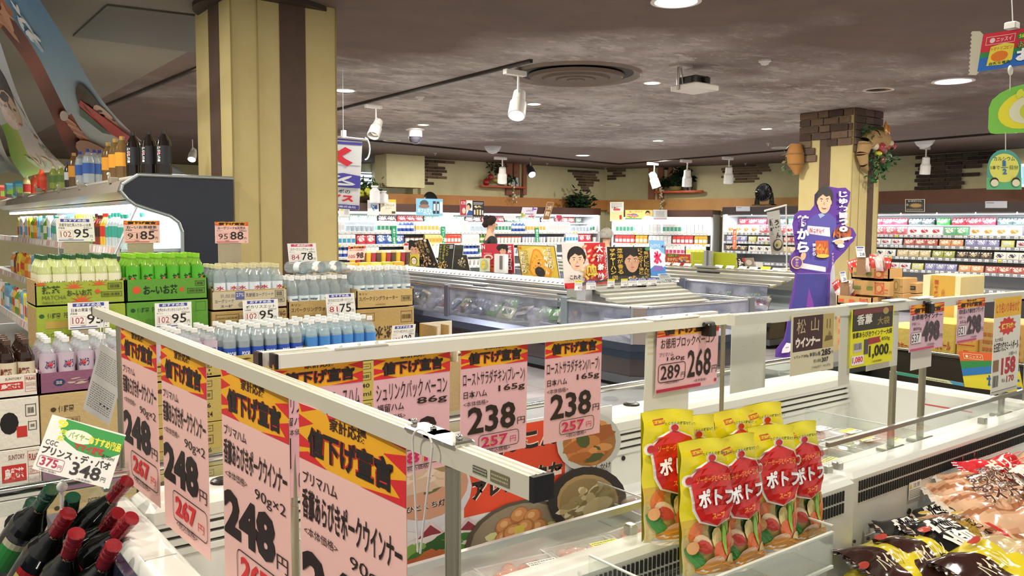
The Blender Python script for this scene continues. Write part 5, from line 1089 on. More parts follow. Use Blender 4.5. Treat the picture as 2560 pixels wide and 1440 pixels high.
# drinks on the shelves: one thing each
PALC = [('carton', 'f2f2ee', '5aa0d8'), ('carton', 'f4f4f0', 'e06a7a'), ('bottle', 'e87a2a', 'f2c22a'), ('bottle', '8a3a2a', '3a2018'), ('bottle', '5f9a3a', 'e6e6c0'), ('bottle', 'e8b83a', 'd8302a'), ('carton', '7ab0d8', 'f2f2f2'), ('bottle', 'f4a04a', 'f2f2ee'), ('bottle', 'b9c8cc', '3aa090'), ('carton', 'f2e24a', 'd83a2a')]
_pm = {}
def prod_mesh(kind, c1, c2, h, w):
    k = (kind, c1, c2, h, w)
    if k not in _pm:
        m = MB()
        if kind == 'carton':
            m.bbox((-w / 2, -w / 2, 0), (w / 2, w / 2, h * .82), c1, PLAST, .003)
            m.add([(-w / 2, -w / 2, h * .82), (w / 2, -w / 2, h * .82), (w / 2, w / 2, h * .82), (-w / 2, w / 2, h * .82), (-w / 2, 0, h), (w / 2, 0, h)], [(0, 1, 5, 4), (2, 3, 4, 5), (1, 2, 5), (3, 0, 4)], c1, PLAST)
            for s_ in (-1, 1):
                m.box((-w * .4 if s_ < 0 else w / 2, -w * .4, h * .2), (w * .4 if s_ < 0 else w / 2 + .001, w * .4, h * .5), c2, PAPER) if s_ > 0 else m.box((-w * .4, -w / 2 - .001, h * .15), (w * .4, -w / 2, h * .55), c2, PAPER)
            m.box((-w / 2 - .001, -w * .4, h * .15), (-w / 2, w * .4, h * .55), c2, PAPER)
        elif kind == 'cup':
            m.lathe([(w * .38, 0), (w * .5, h * .85), (w * .53, h * .86), (w * .53, h)], (0, 0, 0), c1, PLAST, 10, cols=[c2, c1, c1])
        elif kind == 'pack':
            def f(u, v): e = (1 - abs(2 * u - 1) ** 3) * (1 - abs(2 * v - 1) ** 3); return V(((u - .5) * w, -.02 * e - .01 + .012 * (v - .5), v * h))
            m.grid(f, 11, 8, lambda u, v: c2 if ((u - .5) / .34) ** 2 + ((v - .5) / .3) ** 2 < 1 and math.sin(u * 41 + v * 29 + w * 90) > -.6 else ('f0ece4' if .72 < v < .86 and int(u * 11) % 3 else c1), GLOSS); m.grid(lambda u, v: f(1 - u, v) * 1. + V((0, .03 + .02 * (1 - abs(2 * u - 1) ** 3), 0)), 5, 4, c1, GLOSS)
        elif kind == 'tray':
            m.bbox((-w / 2, -w * .35, 0), (w / 2, w * .35, h * .7), c1, GLOSS, .004); m.box((-w * .35, -w * .25, h * .7), (w * .35, w * .25, h * .72), c2, PAPER)
        else:
            r = w / 2; m.lathe([(r * .85, 0), (r, .01), (r, h * .3), (r * 1.01, h * .3), (r * 1.01, h * .62), (r, h * .62), (r * .9, h * .72), (r * .42, h * .87), (r * .4, h * .9), (r * .46, h * .9), (r * .46, h)], (0, 0, 0), c1, GLOSS, 10, cols=[c1, c1, c1, c2, c2, c1, c1, c1, c2, c2])
        _pm[k] = mesh_of('product', m)
    return _pm[k]
def product(name, kind, c1, c2, h, w, loc, rz, label, group, cat):
    o = bpy.data.objects.new(name, prod_mesh(kind, c1, c2, h, w)); COL.objects.link(o); o.location = loc; o.rotation_euler.z = rz; return tag(o, label, cat, group)
CN = {'f2f2ee': 'white', 'f4f4f0': 'white', 'e87a2a': 'orange', '8a3a2a': 'dark red', '5f9a3a': 'green', 'e8b83a': 'amber', '7ab0d8': 'blue', 'f4a04a': 'pale orange', 'b9c8cc': 'clear', 'f2e24a': 'yellow'}
shn = ['upper lit shelf', 'second shelf', 'third shelf', 'bottom shelf']
for k, (x, z) in enumerate(SH):
    y = (5.3 if k == 0 else 7.0 - .2 * k); Rr = random.Random(20 + k); i = 0; cn_ = {}
    while y < 9.7:
        kd, c1, c2 = PALC[Rr.randrange(len(PALC))]; n = Rr.choice((2, 2, 3)); w = .075 if kd == 'carton' else .07
        if k == 0 and y < 5.62: kd, c1, c2 = 'bottle', 'b9c8cc', '3aa090'; n = 3
        for j in range(n):
            if y > 9.7: break
            kk_ = (CN[c1], kd); cn_[kk_] = cn_.get(kk_, 0) + 1
            product('drink_' + kd, kd, c1, c2, Rr.choice((.2, .21)) if k < 3 else .18, w, (x + .06, y, z - .011), Rr.uniform(-.1, .1), '%s drink %s, %s from the near end of the left cooler\'s %s' % (CN[c1], kd, nth(cn_[kk_]), shn[k]), '%s %ss on the %s' % (CN[c1], kd, shn[k]), kd)
            if k == 0 and (j + i) % 3 == 0: product('drink_' + kd, kd, c1, c2, .21, w, (x + .15, y, z - .011), 0, '%s drink %s behind the %s front one on the left cooler\'s %s' % (CN[c1], kd, nth(cn_[kk_]), shn[k]), '%s %ss on the %s' % (CN[c1], kd, shn[k]), kd)
            y += w + .008; i += 1
# bottles standing on the canopy
cola = bottle_proto('cola_bottle', .285, .044, '1b1a1c', '1a1413', '15181f', (.28, .66), dot='c8303a', text=('pepsi', 'd9d9dc', 'v')); 
amber = bottle_proto('soft_drink_bottle', .27, .042, 'a8863a', '6b5230', 'e29a28', (.3, .62)); bluecap = bottle_proto('water_bottle', .25, .04, '2f3a8c', None, '3a66b8', (.3, .6), liquid='cfd8e4')
orb = bottle_proto('juice_bottle', .19, .038, 'e86a3a', 'ee5a3a', 'e8472a', (.15, .45)); grb = bottle_proto('juice_bottle', .19, .034, 'c9d0a0', '8a9a48', '5a7a3a', (.3, .6)); redb = bottle_proto('juice_bottle', .17, .033, 'e8e4c0', 'e6e09a', 'c8342c', (.1, .55)); darkb = bottle_proto('soft_drink_bottle', .2, .032, '2f3a8c', '3a3436', 'cfd2d8', (.3, .6))
tops = [(cola, 412, 1.42, 'cola bottle with red roundel, nearest the navy panel'), (cola, 375, 1.36, 'second dark cola bottle from the navy panel'), (cola, 335, 1.30, 'third dark cola bottle from the navy panel'), (cola, 398, 1.52, 'dark cola bottle in the rear rank'), (cola, 355, 1.5, 'dark cola bottle half hidden in the rear rank'), (amber, 307, 1.28, 'brown bottle beside the colas'), (amber, 290, 1.28, 'amber-labelled brown bottle left of the colas'), (amber, 272, 1.3, 'tall brown bottle with gold cap'), (amber, 320, 1.42, 'brown bottle in the rear rank'),
        (bluecap, 238, 1.3, 'clear bottle with blue cap, right of its pair'), (bluecap, 222, 1.25, 'clear bottle with blue cap and blue label'), (bluecap, 203, 1.25, 'clear bottle with blue cap, left of its pair'), (bluecap, 252, 1.34, 'clear blue-capped bottle behind the pair'), (darkb, 172, 1.25, 'small dark soda bottle with blue cap'), (amber, 186, 1.28, 'orange-yellow bottle beside the blue-capped ones'), (grb, 152, 1.25, 'slim green bottle'), (grb, 134, 1.22, 'wide green smoothie bottle'), (orb, 104, 1.2, 'bright orange-red bottle'), (orb, 86, 1.3, 'orange bottle behind the red one'), (redb, 66, 1.2, 'pale bottle with red label')]
for n_, (pr_, px, x, lb) in enumerate(tops):
    d = _ray(px, 440); place(pr_, (x, x / d.x * d.y, zt), lb + ', standing on the left cooler', 'bottles on top of the left cooler', R.uniform(-.3, .3) - .9)
for i, px in enumerate((44, 22, 4)):
    d = _ray(px, 440); x = 1.2; product('drink_carton', 'carton', '63b4d6' if i < 2 else 'c8382f', '9ad04a', .15, .075, (x, x / d.x * d.y, zt), .2, ('first', 'second', 'third')[i] + ' small carton from the green bottles on top of the left cooler', 'cartons on top of the left cooler', 'carton')
d = V((0, 0, 0)); dsc = Print((0, 0, 0), (1, 0, 0), (0, 0, 1))
for i, (px, py) in enumerate([(286, 458), (208, 474), (156, 482), (98, 480), (52, 492), (24, 494)]):
    p = PX(px, py, xf + .02); t = thing('clamp', 'grey clamp on the canopy edge of the left cooler, %s from the navy panel' % ORD[i], 'clamp', p, 'clamps along the left cooler'); m = MB()
    m.bbox((-.03, -.03, 0), (.02, .03, .035), '8f8878', PLAST, .005); m.box((-.03, -.008, .035), (-.022, .008, .06), 'a39c8c', PLAST); obj('jaw', m, t, world=False)
    m = MB(); m.tube((-.02, .05, 0), (-.02, .05, .05), .006, 'cfcabc', PLAST, 6); m.ball((-.02, .05, .055), .012, 'cfcabc', PLAST, 6); obj('hook', m, t, world=False)
# ------------------------------------------------------------------ wine corner
t = thing('wine_stand', 'dark tray stand heaped with tilted wine bottles at lower left', 'stand', (.12, 1.75, 0))
m = MB(); m.box((-.25, 1.4, 0), (.35, 2.04, .70), '3a3534', PLAST); obj('cabinet', m, t)
m = MB(); m.box((-.25, 1.4, .70), (.35, 2.04, .715), '2c313d', GLOSS)
for q in (((-.25, 1.4, .715), (.35, 1.41, .75)), ((.345, 1.4, .715), (.365, 1.85, .895)), ((-.25, 2.03, .715), (.35, 2.04, .78))): m.box(*q, '30364a', GLOSS)
obj('tray', m, t)
def wine_proto(cap, lab, lab2):
    t = thing('wine_bottle', '', 'wine bottle'); m = MB()
    m.lathe([(.03, .004), (.0375, .01), (.0375, .17), (.035, .19), (.024, .215), (.0155, .24), (.0145, .26)], (0, 0, 0), '0f1210', GLOSS, 20); obj('glass', m, t, world=False)
    m = MB(); m.lathe([(.0152, .225), (.0156, .265), (.0165, .268), (.0165, .275), (.0156, .278), (.0165, .282), (.0165, .288), (.0156, .291), (.0165, .294), (.0165, .302), (.015, .304)], (0, 0, 0), cap, GLOSS, 18); obj('capsule', m, t, world=False)
    m = MB()
    for k in range(9):
        a0, a1 = -1.2 + k * .267, -1.2 + (k + 1) * .267
        for z0, z1, c in ((.05, .13, lab), (.13, .15, lab2)): m.add([(.038 * math.sin(a), -.038 * math.cos(a), z) for a, z in ((a0, z0), (a1, z0), (a1, z1), (a0, z1))], [(0, 1, 2, 3)], c, PAPER, True)
    obj('label', m, t, world=False)
    def cyl(u, v, k): a = (u - .5) * 2; return V(((.0159 + k) * math.sin(a), -(.0159 + k) * math.cos(a), .228 + .03 * v))
    pr = Print((0, 0, 0), (1, 0, 0), (0, 0, 1), eps=.0002, fn=cyl); pr.text('Prince', .1, .1, .9, .5, 'c9a46a', .02); obj('capsule_print', pr.mb, t, world=False)
    return t
wg = wine_proto('1d4a35', '1f9a3a', 'd8d4b0'); wr_ = wine_proto('8a1a24', 'e0cf7a', 'b8202c'); ww = wine_proto('8a1a24', 'f0ece0', 'c02a38')
for px, py, qx, qy, pr_, dd, lb in [(130, 1222, 78, 1300, wg, 1.78, 'with green capsule and green label, leftmost of the heap'), (84, 1255, 50, 1330, wg, 1.86, 'with green capsule half hidden behind the leftmost one'), (182, 1242, 172, 1300, wg, 1.84, 'with green capsule in the middle rear'), (172, 1282, 112, 1375, wr_, 1.68, 'with red capsule and yellow label, front left'), (318, 1202, 235, 1300, ww, 1.84, 'with red capsule reaching highest at the right'),
                                (296, 1282, 240, 1350, wr_, 1.76, 'with red capsule tucked behind the right one'), (330, 1294, 262, 1370, wr_, 1.7, 'with shiny red capsule at the right edge'), (192, 1332, 158, 1420, ww, 1.62, 'with red capsule, centre front'), (285, 1362, 245, 1440, wr_, 1.60, 'with red capsule, lowest at the front right')]:
    a, b = PD(px, py, dd), PD(qx, qy, dd + .04); ax = (a - b).normalized(); q = V((0, 0, 1)).rotation_difference(ax).to_euler()
    base = a - ax * .304; place(pr_, base, 'tilted red wine bottle ' + lb, 'wine bottles heaped on the stand', rot=tuple(q))
def quad(px4, dd): return [PD(x, y, dd[i] if isinstance(dd, (list, tuple)) else dd) for i, (x, y) in enumerate(px4)]
a, b, c = PD(80, 1172, 1.62), PD(272, 1222, 1.66), PD(131, 1036, 1.68)
o, p = sheet('price_sign', a, b - a, c - a, 'ecebe4', 'tilted white and green 348 wine sign on a clear stem', 'price sign')
g = [(1, .97), (.62, .97), (.2, .99), (.16, .8), (.25, .62), (.45, .5), (.7, .47), (.88, .52), (1, .63)]
p.poly(g, '2f9a44').ell(.43, .74, .19, .12, 'e9f2d8').text('9', .1, .8, .24, .96, 'e3e84a', .04).col_text('月度', .16, .58, .25, .8, 'e3e84a', .03).text('バイヤー', .29, .68, .56, .8, '8fae3c', .02).text('おすすめ商品', .56, .66, .99, .82, 'e8e23a', .05).text('ママイ厳選', .4, .5, .8, .64, 'c8302c', .05)
p.text('CGC', .04, .47, .2, .56, '4a4642', .01).text('プリンス・デ・バオ', .03, .3, .93, .45, '2a2624', .03).text('各750ml', .78, .47, .95, .56, '2a2624').frame(.03, .06, .36, .27, .006, 'a8606a', .03).text('375', .06, .1, .28, .25, 'b8244a', .02).text('円', .29, .1, .34, .17, 'b8244a').text('<税込価格>', .08, .01, .3, .05, '444444').text('348', .45, .07, .84, .3, '2a2624', .02).text('円', .86, .08, .92, .16, '2a2624').text('<本体価格>', .56, .01, .76, .05, '444444'); put(p, o)
t = thing('clip_stand', 'clear plastic stem holding the 348 wine sign', 'sign stand', PD(155, 1215, 1.7)); m = MB(); m.tube(PD(156, 1200, 1.7), PD(152, 1330, 1.72), .0035, 'd9dcd6', PLAST, 8); m.ball(PD(155, 1217, 1.7), .011, 'e6e6e0', PLAST, 8); obj('rod', m, t)
m = MB(); m.prism([PD(105, 1180, 1.665), PD(255, 1225, 1.69), PD(250, 1240, 1.69), PD(100, 1195, 1.665)], (0, .003, 0), 'ffffff', ACRYL); obj('holder', m, t)
a, b, c = PD(207, 1022, 2.2), PD(273, 1064, 2.2), PD(251, 856, 2.16)
o, p = sheet('leaflet', a, b - a, c - a, 'dcdad2', 'grey printed leaflet hanging tilted from the rail end by clear string', 'leaflet')
p.lines(.08, .08, .92, .45, 12, '8d8c88', 2).lines(.08, .55, .92, .9, 12, 'a09f9a', 5).bars(.5, .2, .9, .22, 3, '222222'); put(p, o)
m = MB(); m.tube(PD(251, 856, 2.16), V((.47, 2.4, 1.3)), .0012, 'd8d8d4', PLAST, 6); m.tube(PD(257, 865, 2.16), V((.47, 2.36, 1.3)), .0012, 'd8d8d4', PLAST, 6); obj('string', m, o)
m = MB(); p0 = V((.47, .74, 1.32)); z_ = .012
for k in range(10):
    a0, a1 = k * PI / 9, (k + 1) * PI / 9; m.tube(p0 + V((-.02 + .0 * k, .02 * math.cos(a0), .015 * math.sin(a0))), p0 + V((-.02, .02 * math.cos(a1), .015 * math.sin(a1))), .0012, 'e4dcd8', PLAST, 5, cap=False)
m.tube(p0 + V((-.02, .02, 0)), p0 + V((-.02, .01, -.12)), .0012, 'e0d8d4', PLAST, 5); m.tube(p0 + V((-.02, -.02, 0)), p0 + V((-.02, .005, -.12)), .0012, 'e0d8d4', PLAST, 5)
o = obj('cable_tie', m, loc=(.45, .74, 1.3)); tag(o, 'clear looped tie hanging from the near end of the long rail', 'tie')
# ------------------------------------------------------------------ big draped drink banners at upper left
def banner(name, L, Rr_, paint, label):
    """L, R: (px, py, distance) down the two long edges"""
    def cr(P, t):
        n = len(P) - 1; s = min(int(t * n), n - 1); f = t * n - s; p0, p1, p2, p3 = P[max(s - 1, 0)], P[s], P[s + 1], P[min(s + 2, n)]
        return .5 * ((2 * p1) + (p2 - p0) * f + (2 * p0 - 5 * p1 + 4 * p2 - p3) * f * f + (3 * p1 - p0 - 3 * p2 + p3) * f ** 3)
    LP = [PD(*q) for q in L]; RP = [PD(*q) for q in Rr_]
    def fn(u, v, k=0.):
        a, b = cr(LP, 1 - v), cr(RP, 1 - v); m_ = a + (b - a) * u; bow = math.sin(u * PI) * .05
        view = (V((0, 0, EYE)) - m_).normalized(); return m_ + V((0, 0, bow)) + view * k
    m = MB(); m.grid(lambda u, v: fn(u, v), 16, 60, paint[0], PAPER); o = obj(name, m, loc=fn(.5, .5)); tag(o, label, 'banner')
    p = Print((0, 0, 0), (1, 0, 0), (0, 0, 1), eps=.004, fn=lambda u, v, k: fn(u, v, k + .012), mat=finish('banner_film', .3, var=.05)); paint[1](p); put(p, o); return o
def mixc(a, b, t):
    t = max(0, min(1, t)); return ''.join('%02x' % int(int(a[i:i + 2], 16) * (1 - t) + int(b[i:i + 2], 16) * t) for i in (0, 2, 4))
def bcol(u, v):
    if u < .28 + .06 * math.sin(v * 7): return mixc('5a2c20', '8a4a38', math.sin(v * 20) * .5 + .5) if v < .9 else 'a86a4c'
    return mixc('c8cfc8', '5a86a8', (v - .25) * 1.5) if v > .25 else mixc('9a8f80', 'c8cfc8', v * 4)
def bpaint(p):
    p.blobs(.14, .93, .1, .05, ('c08a6c', 'b07a5c'), 6, .08, 2, .4)
    p.blobs(.38, .84, .1, .1, ('d8dde2', 'b9c8d4', '9ab4c8'), 16, .04, 3, .5)
    for i in range(7): p.ell(.22 + .012 * i, .42 - .032 * i, .09, .016, ('d9a07c', 'b5765a')[i % 2], 10, -.6)
    p.ell(.18, .46, .07, .03, 'c9bdb4', 10)
    p.ell(.68, .46, .2, .11, '2b1f1c', 18, .2).ell(.76, .36, .17, .1, 'dcb49a', 18, .3).poly([(.5, .48), (.58, .5), (.92, .2), (.98, .12), (.8, .16), (.62, .3)], 'b8302c').poly([(.42, .42), (.5, .46), (.66, .26), (.56, .28)], '3f5a44')
    p.ell(.78, .4, .035, .009, '1d1512', 8).ell(.9, .37, .025, .009, '1d1512', 8).ell(.88, .25, .04, .009, 'b05548', 8).ell(.78, .425, .05, .006, '2b1f1c', 8)
    p.ell(.3, .14, .2, .1, 'b98a6c', 14, -.5).poly([(.5, .12), (.75, .2), (1, .06), (1, 0), (.6, 0)], '24382e')
banner('drink_banner', [(-30, 30, 4.5), (60, 150, 5.2), (130, 290, 6.2), (165, 372, 7.2), (205, 440, 8.2)], [(80, -30, 4.5), (170, 110, 5.1), (255, 250, 6.0), (345, 345, 7.0), (470, 440, 7.6)], (bcol, bpaint), 'long draped blue banner showing a face and a cola bottle, above the left cooler')
def ccol(u, v):
    if u < .4 and v < .55: return mixc('7ab81e', 'c2d84a', u * 2.5)
    return mixc('e6e2da', 'b9c8d4', v - .3)
def cpaint(p):
    p.ell(.5, .72, .3, .13, '2b1f1a', 16, .2).ell(.46, .62, .27, .13, 'e3bf9e', 18, .2).ell(.4, .66, .05, .01, '1d1512', 8).ell(.62, .64, .05, .01, '1d1512', 8).ell(.55, .53, .06, .01, 'b5604c', 8)
    p.poly([(.75, .78), (.9, .66), (.86, .45), (.75, .55)], '2b1f1a'); p.text('お茶', .78, .2, .98, .4, '2a2a24', .05).ell(.86, .46, .05, .02, 'c8382f', 8).blobs(.5, .18, .25, .08, ('e09060', '7ac03a', 'd8b070'), 10, .07, 2, .4)
banner('drink_banner', [(-90, 120, 5.2), (-40, 240, 6.0), (10, 330, 7.0), (30, 400, 8.0), (60, 445, 9.0)], [(0, 105, 5.2), (50, 250, 5.9), (95, 340, 6.9), (140, 395, 7.9), (190, 440, 8.8)], (ccol, cpaint), 'draped green and white tea banner with a face, at the far left edge')
banner('drink_banner', [(-60, 330, 7), (-40, 390, 8), (-10, 440, 9)], [(-8, 320, 7), (20, 395, 8), (62, 445, 9)], ((lambda u, v: mixc('2c3a30', 'dfe2da', v * 1.6)), lambda p: p.ell(.5, .4, .2, .1, '242a26', 10)), 'sliver of a third draped banner cut by the left edge')
# ------------------------------------------------------------------ freezer islands in the middle of the shop
ALU, BLU = 'c9cdd2', '8d93ab'
def goods(parent, x0, x1, y0, y1, z, n, seed, along='y'):
    """frozen packets heaped behind the misted glass"""
    Rr = random.Random(seed); pal = [('d8d4d0', 'b8322c'), ('3a6a3a', 'e8e4dc'), ('2c3040', 'c9a24a'), ('b8302c', 'f0ece4'), ('e2d8a0', '3a7a3a'), ('8a9ab8', 'e6e6ea'), ('5fae2e', 'f2f2e6'), ('c8c4c8', '6a5a8a'), ('4a3428', 'd8b86a')]
    for i in range(n):
        c1, c2 = Rr.choice(pal); x = Rr.uniform(x0, x1); y = y0 + (y1 - y0) * (i + .5) / n
        o = bpy.data.objects.new('frozen_packet', prod_mesh('pack', c1, c2, .2, .2)); COL.objects.link(o); o.location = (x, y, z + Rr.uniform(0, .06)); o.rotation_euler = (-.5 - Rr.random() * .6, Rr.uniform(-.2, .2), -PI / 2 + Rr.uniform(-.5, .5))
        tag(o, 'frozen packet behind misted glass, ' + nth(i + 1) + ' from near end of the ' + parent, 'packet', 'frozen packets in the ' + parent)
def long_island(name, label, X0, X1, Y0, Y1, ztop, posts, body='3d3035', mid=None):
    t = thing(name, label, 'freezer', ((X0 + X1) / 2, Y0, 0)); xm = mid or (X0 + X1) / 2 + .05
    m = MB(); m.box((X0 + .06, Y0 + .02, .09), (X1 - .06, Y1, .33), body, GLOSS); obj('body', m, t)
    m = MB(); m.box((X0 + .08, Y0 + .06, 0), (X1 - .08, Y1, .06), '14130f', MATTE); m.box((X0 + .03, Y0 - .01, .05), (X1 - .03, Y1, .12), '4a5058', PLAST); obj('kick_plate', m, t)
    m = MB()
    m.prism([V((X0 + .06, Y0 - .0, .27)), V((X0 - .03, Y0 - .0, .31)), V((X0 - .04, Y0 - .0, .39)), V((X0 + .01, Y0 - .0, .45)), V((X0 + .07, Y0, .45))][::-1], (0, Y1 - Y0, 0), '59627a', METAL)
    m.box((X1 - .06, Y0, .3), (X1, Y1, .45), '59627a', METAL); obj('bumper', m, t)
    m = MB(); m.box((X0 + .04, Y0 + .02, .33), (X1 - .04, Y1, .40), 'dfe4ea', ENAM); m.box((xm - .04, Y0 + .3, .4), (xm + .04, Y1, ztop - .06), 'd9dee4', ENAM); obj('well', m, t)
    ys_ = [Y0] + posts + [Y1]
    for a, b in zip(ys_, ys_[1:]):
        m = MB(); m.box((X0 + .005, a + .03, .44), (X0 + .012, b - .03, ztop), 'ffffff', FROST); obj('glass_pane', m, t)
        m = MB(); m.box((X1 - .012, a + .03, .44), (X1 - .005, b - .03, ztop), 'ffffff', FROST); obj('glass_pane', m, t)
    m = MB(); m.tube((X0, Y0, ztop + .008), (X0, Y1, ztop + .008), .016, 'eef0f4', CHROME, 8); m.tube((X1, Y0, ztop + .008), (X1, Y1, ztop + .008), .016, 'eef0f4', CHROME, 8); obj('top_rail', m, t)
    for y in posts:
        m = MB(); m.bbox((X0 - .015, y - .05, .42), (X0 + .035, y + .05, ztop + .035), BLU, METAL, .006); obj('pillar_post', m, t)
    return t, xm
ia, xm = long_island('freezer_island', 'long glass-sided freezer island with dark body, posters standing on its ridge', 5.62, 7.33, 6.53, 12.6, .78, [8.65, 10.75])  # freezer island and ridge poster numbers: scaled about the camera from a nearer fit
# sliding lids: each a tilted ladder of aluminium profiles up to the ridge
k = 0; y = 6.55
while y < 12:
    y2 = y + 1.6
    for j, (xa, za) in enumerate([(5.70, .75), (5.83, .775), (6.0, .80), (6.18, .83), (6.34, .845)]):
        m = MB(); m.prism([V((xa, y, za)), V((xa + .06, y, za + .007)), V((xa + .06, y, za + .032)), V((xa, y, za + .025))], (0, y2 - y - .02, 0), ('dfe2e6', 'b9bdc4')[j % 2], METAL); obj('lid_profile', m, ia)
    m = MB(); m.prism([V((5.72, y, .745)), V((6.4, y, .85)), V((6.4, y2 - .02, .85)), V((5.72, y2 - .02, .745))], (0, 0, .004), 'ffffff', GLASS); obj('lid_glass', m, ia)
    if k < 2: m = MB(); m.bbox((5.87, y + .06, .80), (5.92, y + .3, .82), '20222a', PLAST, .004); obj('lid_handle', m, ia)
    y = y2; k += 1
m = MB(); m.box((6.4, 6.5, .7), (6.6, 12.6, .865), 'd4d7db', METAL); m.prism([V((6.31, 6.5, .865)), V((6.36, 6.5, .865)), V((6.43, 6.5, .925)), V((6.41, 6.5, .93))], (0, 6, 0), 'e6e8ea', PLAST); obj('ridge', m, ia)
pr = Print((6.306, 12.5, .867), (0, -5.95, 0), (.1, 0, .064)); Rr = random.Random(2); u = 0
while u < .985:
    dk = .62 < u < .70; pr.rect(u, .06, u + .0125, .94, 'c9ccd8' if dk else 'f4f4f2', k=1); pr.rect(u + .001, .5, u + .008, .6, '8a8c94', k=2); pr.rect(u + .006, .15, u + .012, .4, '4a4c54', k=2); u += .0145 + (Rr.random() < .2) * .006
put(pr, ia, 'ridge_tickets')
goods('long freezer island', 5.78, 6.2, 6.7, 11.5, .44, 34, 1)
ib, xb_ = long_island('freezer_island', 'second freezer island behind, with yellow-green boards on its ridge', 8.9, 10.75, 6.3, 11.5, .80, [7.7, 9.5], body='2a2424', mid=10.0)
for j, (xa, za) in enumerate([(9.0, .78), (9.2, .82), (9.4, .86), (9.6, .90)]):
    m = MB(); m.prism([V((xa, 6.32, za)), V((xa + .09, 6.32, za + .01)), V((xa + .09, 6.32, za + .038)), V((xa, 6.32, za + .028))], (0, 5.1, 0), ('d8d6cc', 'b4b2a6')[j % 2], METAL); obj('lid_profile', m, ib)
m = MB(); m.prism([V((9.02, 6.32, .78)), V((9.7, 6.32, .92)), V((9.7, 11.4, .92)), V((9.02, 11.4, .78))], (0, 0, .004), 'ffffff', GLASS); obj('lid_glass', m, ib)
for y in (7.5, 9.0): m = MB(); m.bbox((9.4, y, .895), (9.45, y + .38, .915), '20201f', PLAST, .004); obj('lid_handle', m, ib)
m = MB(); m.box((9.72, 6.3, .7), (9.98, 11.5, .95), 'cfccbf', METAL); obj('ridge', m, ib)
pr = Print((9.712, 11.4, .92), (0, -5.0, 0), (.06, 0, .075)); u = 0
while u < .98: pr.rect(u, .05, u + .028, .95, 'e9e8de', k=1); pr.rect(u + .004, .3, u + .02, .5, '8a8a80', k=2); u += .034 + Rr.random() * .01
pr.rect(.87, .6, .9, 1.1, 'f2e22a', k=3).rect(.95, .6, .98, 1.1, 'f2e22a', k=3); put(pr, ib, 'ridge_tickets')
goods('second freezer island', 9.08, 9.5, 6.5, 10.8, .45, 24, 2)
# end unit of the first island, set across its end
te = thing('end_freezer', 'glass-fronted end freezer with ribbed aluminium lids and small price tickets', 'freezer', (6.5, 5.9, 0))
EX0, EX1, EY0, EY1 = 5.62, 7.33, 5.38, 6.5
def oct_(e, z, c=.11): return [V(p) for p in ((EX0 - e + c, EY0 - e, z), (EX1 + e - c, EY0 - e, z), (EX1 + e, EY0 - e + c, z), (EX1 + e, EY1, z), (EX0 - e, EY1, z), (EX0 - e, EY0 - e + c, z))]
m = MB(); m.prism(oct_(-.05, .1), (0, 0, .22), '2e2420', GLOSS); obj('body', m, te)
m = MB(); m.prism(oct_(-.03, .04), (0, 0, .08), '51565c', PLAST); m.prism(oct_(-.07, 0), (0, 0, .05), '141310', MATTE); obj('kick_plate', m, te)
m = MB(); m.prism(oct_(.02, .3), (0, 0, .06), '3a4452', METAL); m.prism(oct_(-.0, .35), (0, 0, .09), '48525f', METAL); obj('bumper', m, te)
m = MB(); m.prism(oct_(-.02, .43, .12), (0, 0, .012), 'd9dcde', ENAM); obj('well', m, te)
for name_, q in (('glass_pane', ((EX0, EY0 + .08, .44), (EX0 + .007, EY1 - .06, .785))), ('glass_pane', ((EX0 + .1, EY0, .44), (EX1 - .06, EY0 + .007, .785))), ('glass_pane', ((EX1 - .007, EY0 + .06, .44), (EX1, EY1, .785)))):
    m = MB(); m.box(*q, 'ffffff', FROST); obj(name_, m, te)
m = MB(); m.tube((EX0, EY0 + .09, .44), (EX0 + .001, EY0 + .09, .785), .014, 'b9bdc0', METAL, 8); m.prism([V((EX0, EY0 + .09, .44)), V((EX0 + .09, EY0, .44)), V((EX0 + .096, EY0 + .007, .44)), V((EX0 + .007, EY0 + .096, .44))], (0, 0, .345), 'b8aca6', METAL); obj('corner_glass', m, te)
m = MB(); r4 = oct_(0, .79)
for a, b in zip(r4, r4[1:] + r4[:1]): m.tube(a, b, .017, 'e2e5e6', CHROME, 8)
m.bbox((EX1 - .06, EY0 - .012, .42), (EX1 + .018, EY0 + .05, .81), '9aa0a4', METAL, .005); m.bbox((EX0 - .018, EY1 - .12, .4), (EX0 + .035, EY1 - .02, .82), 'a4b4bc', METAL, .005); obj('frame', m, te)
for j, (ya, za) in enumerate([(5.72, .74), (5.80, .77), (5.88, .80), (5.96, .835), (6.04, .865), (6.10, .90)]):
    m = MB(); xa = EX0 + .12; xb2 = EX1 - .28 - .02 * j; m.prism([V((xa, ya, za)), V((xa, ya + .075, za + .01)), V((xa, ya + .075, za + .038)), V((xa, ya, za + .028))], (xb2 - xa, 0, 0), ('dcdccf', 'b2b2a6', 'ecece2')[j % 3], METAL); obj('lid_profile', m, te)
m = MB(); m.box((EX0 + .06, 6.17, .68), (EX1 - .3, 6.47, .95), 'cfd0c6', METAL); m.box((EX0 + .0, 6.12, .8), (EX0 + .09, 6.25, .94), 'e2e6ea', METAL); m.prism([V((EX0 - .03, 6.12, .94)), V((EX0 - .03, 6.15, 1.03)), V((EX0 - .03, 6.16, 1.03)), V((EX0 - .03, 6.13, .94))], (1.42, 0, 0), 'd8dad6', ACRYL); obj('ridge', m, te)
Rr = random.Random(9)
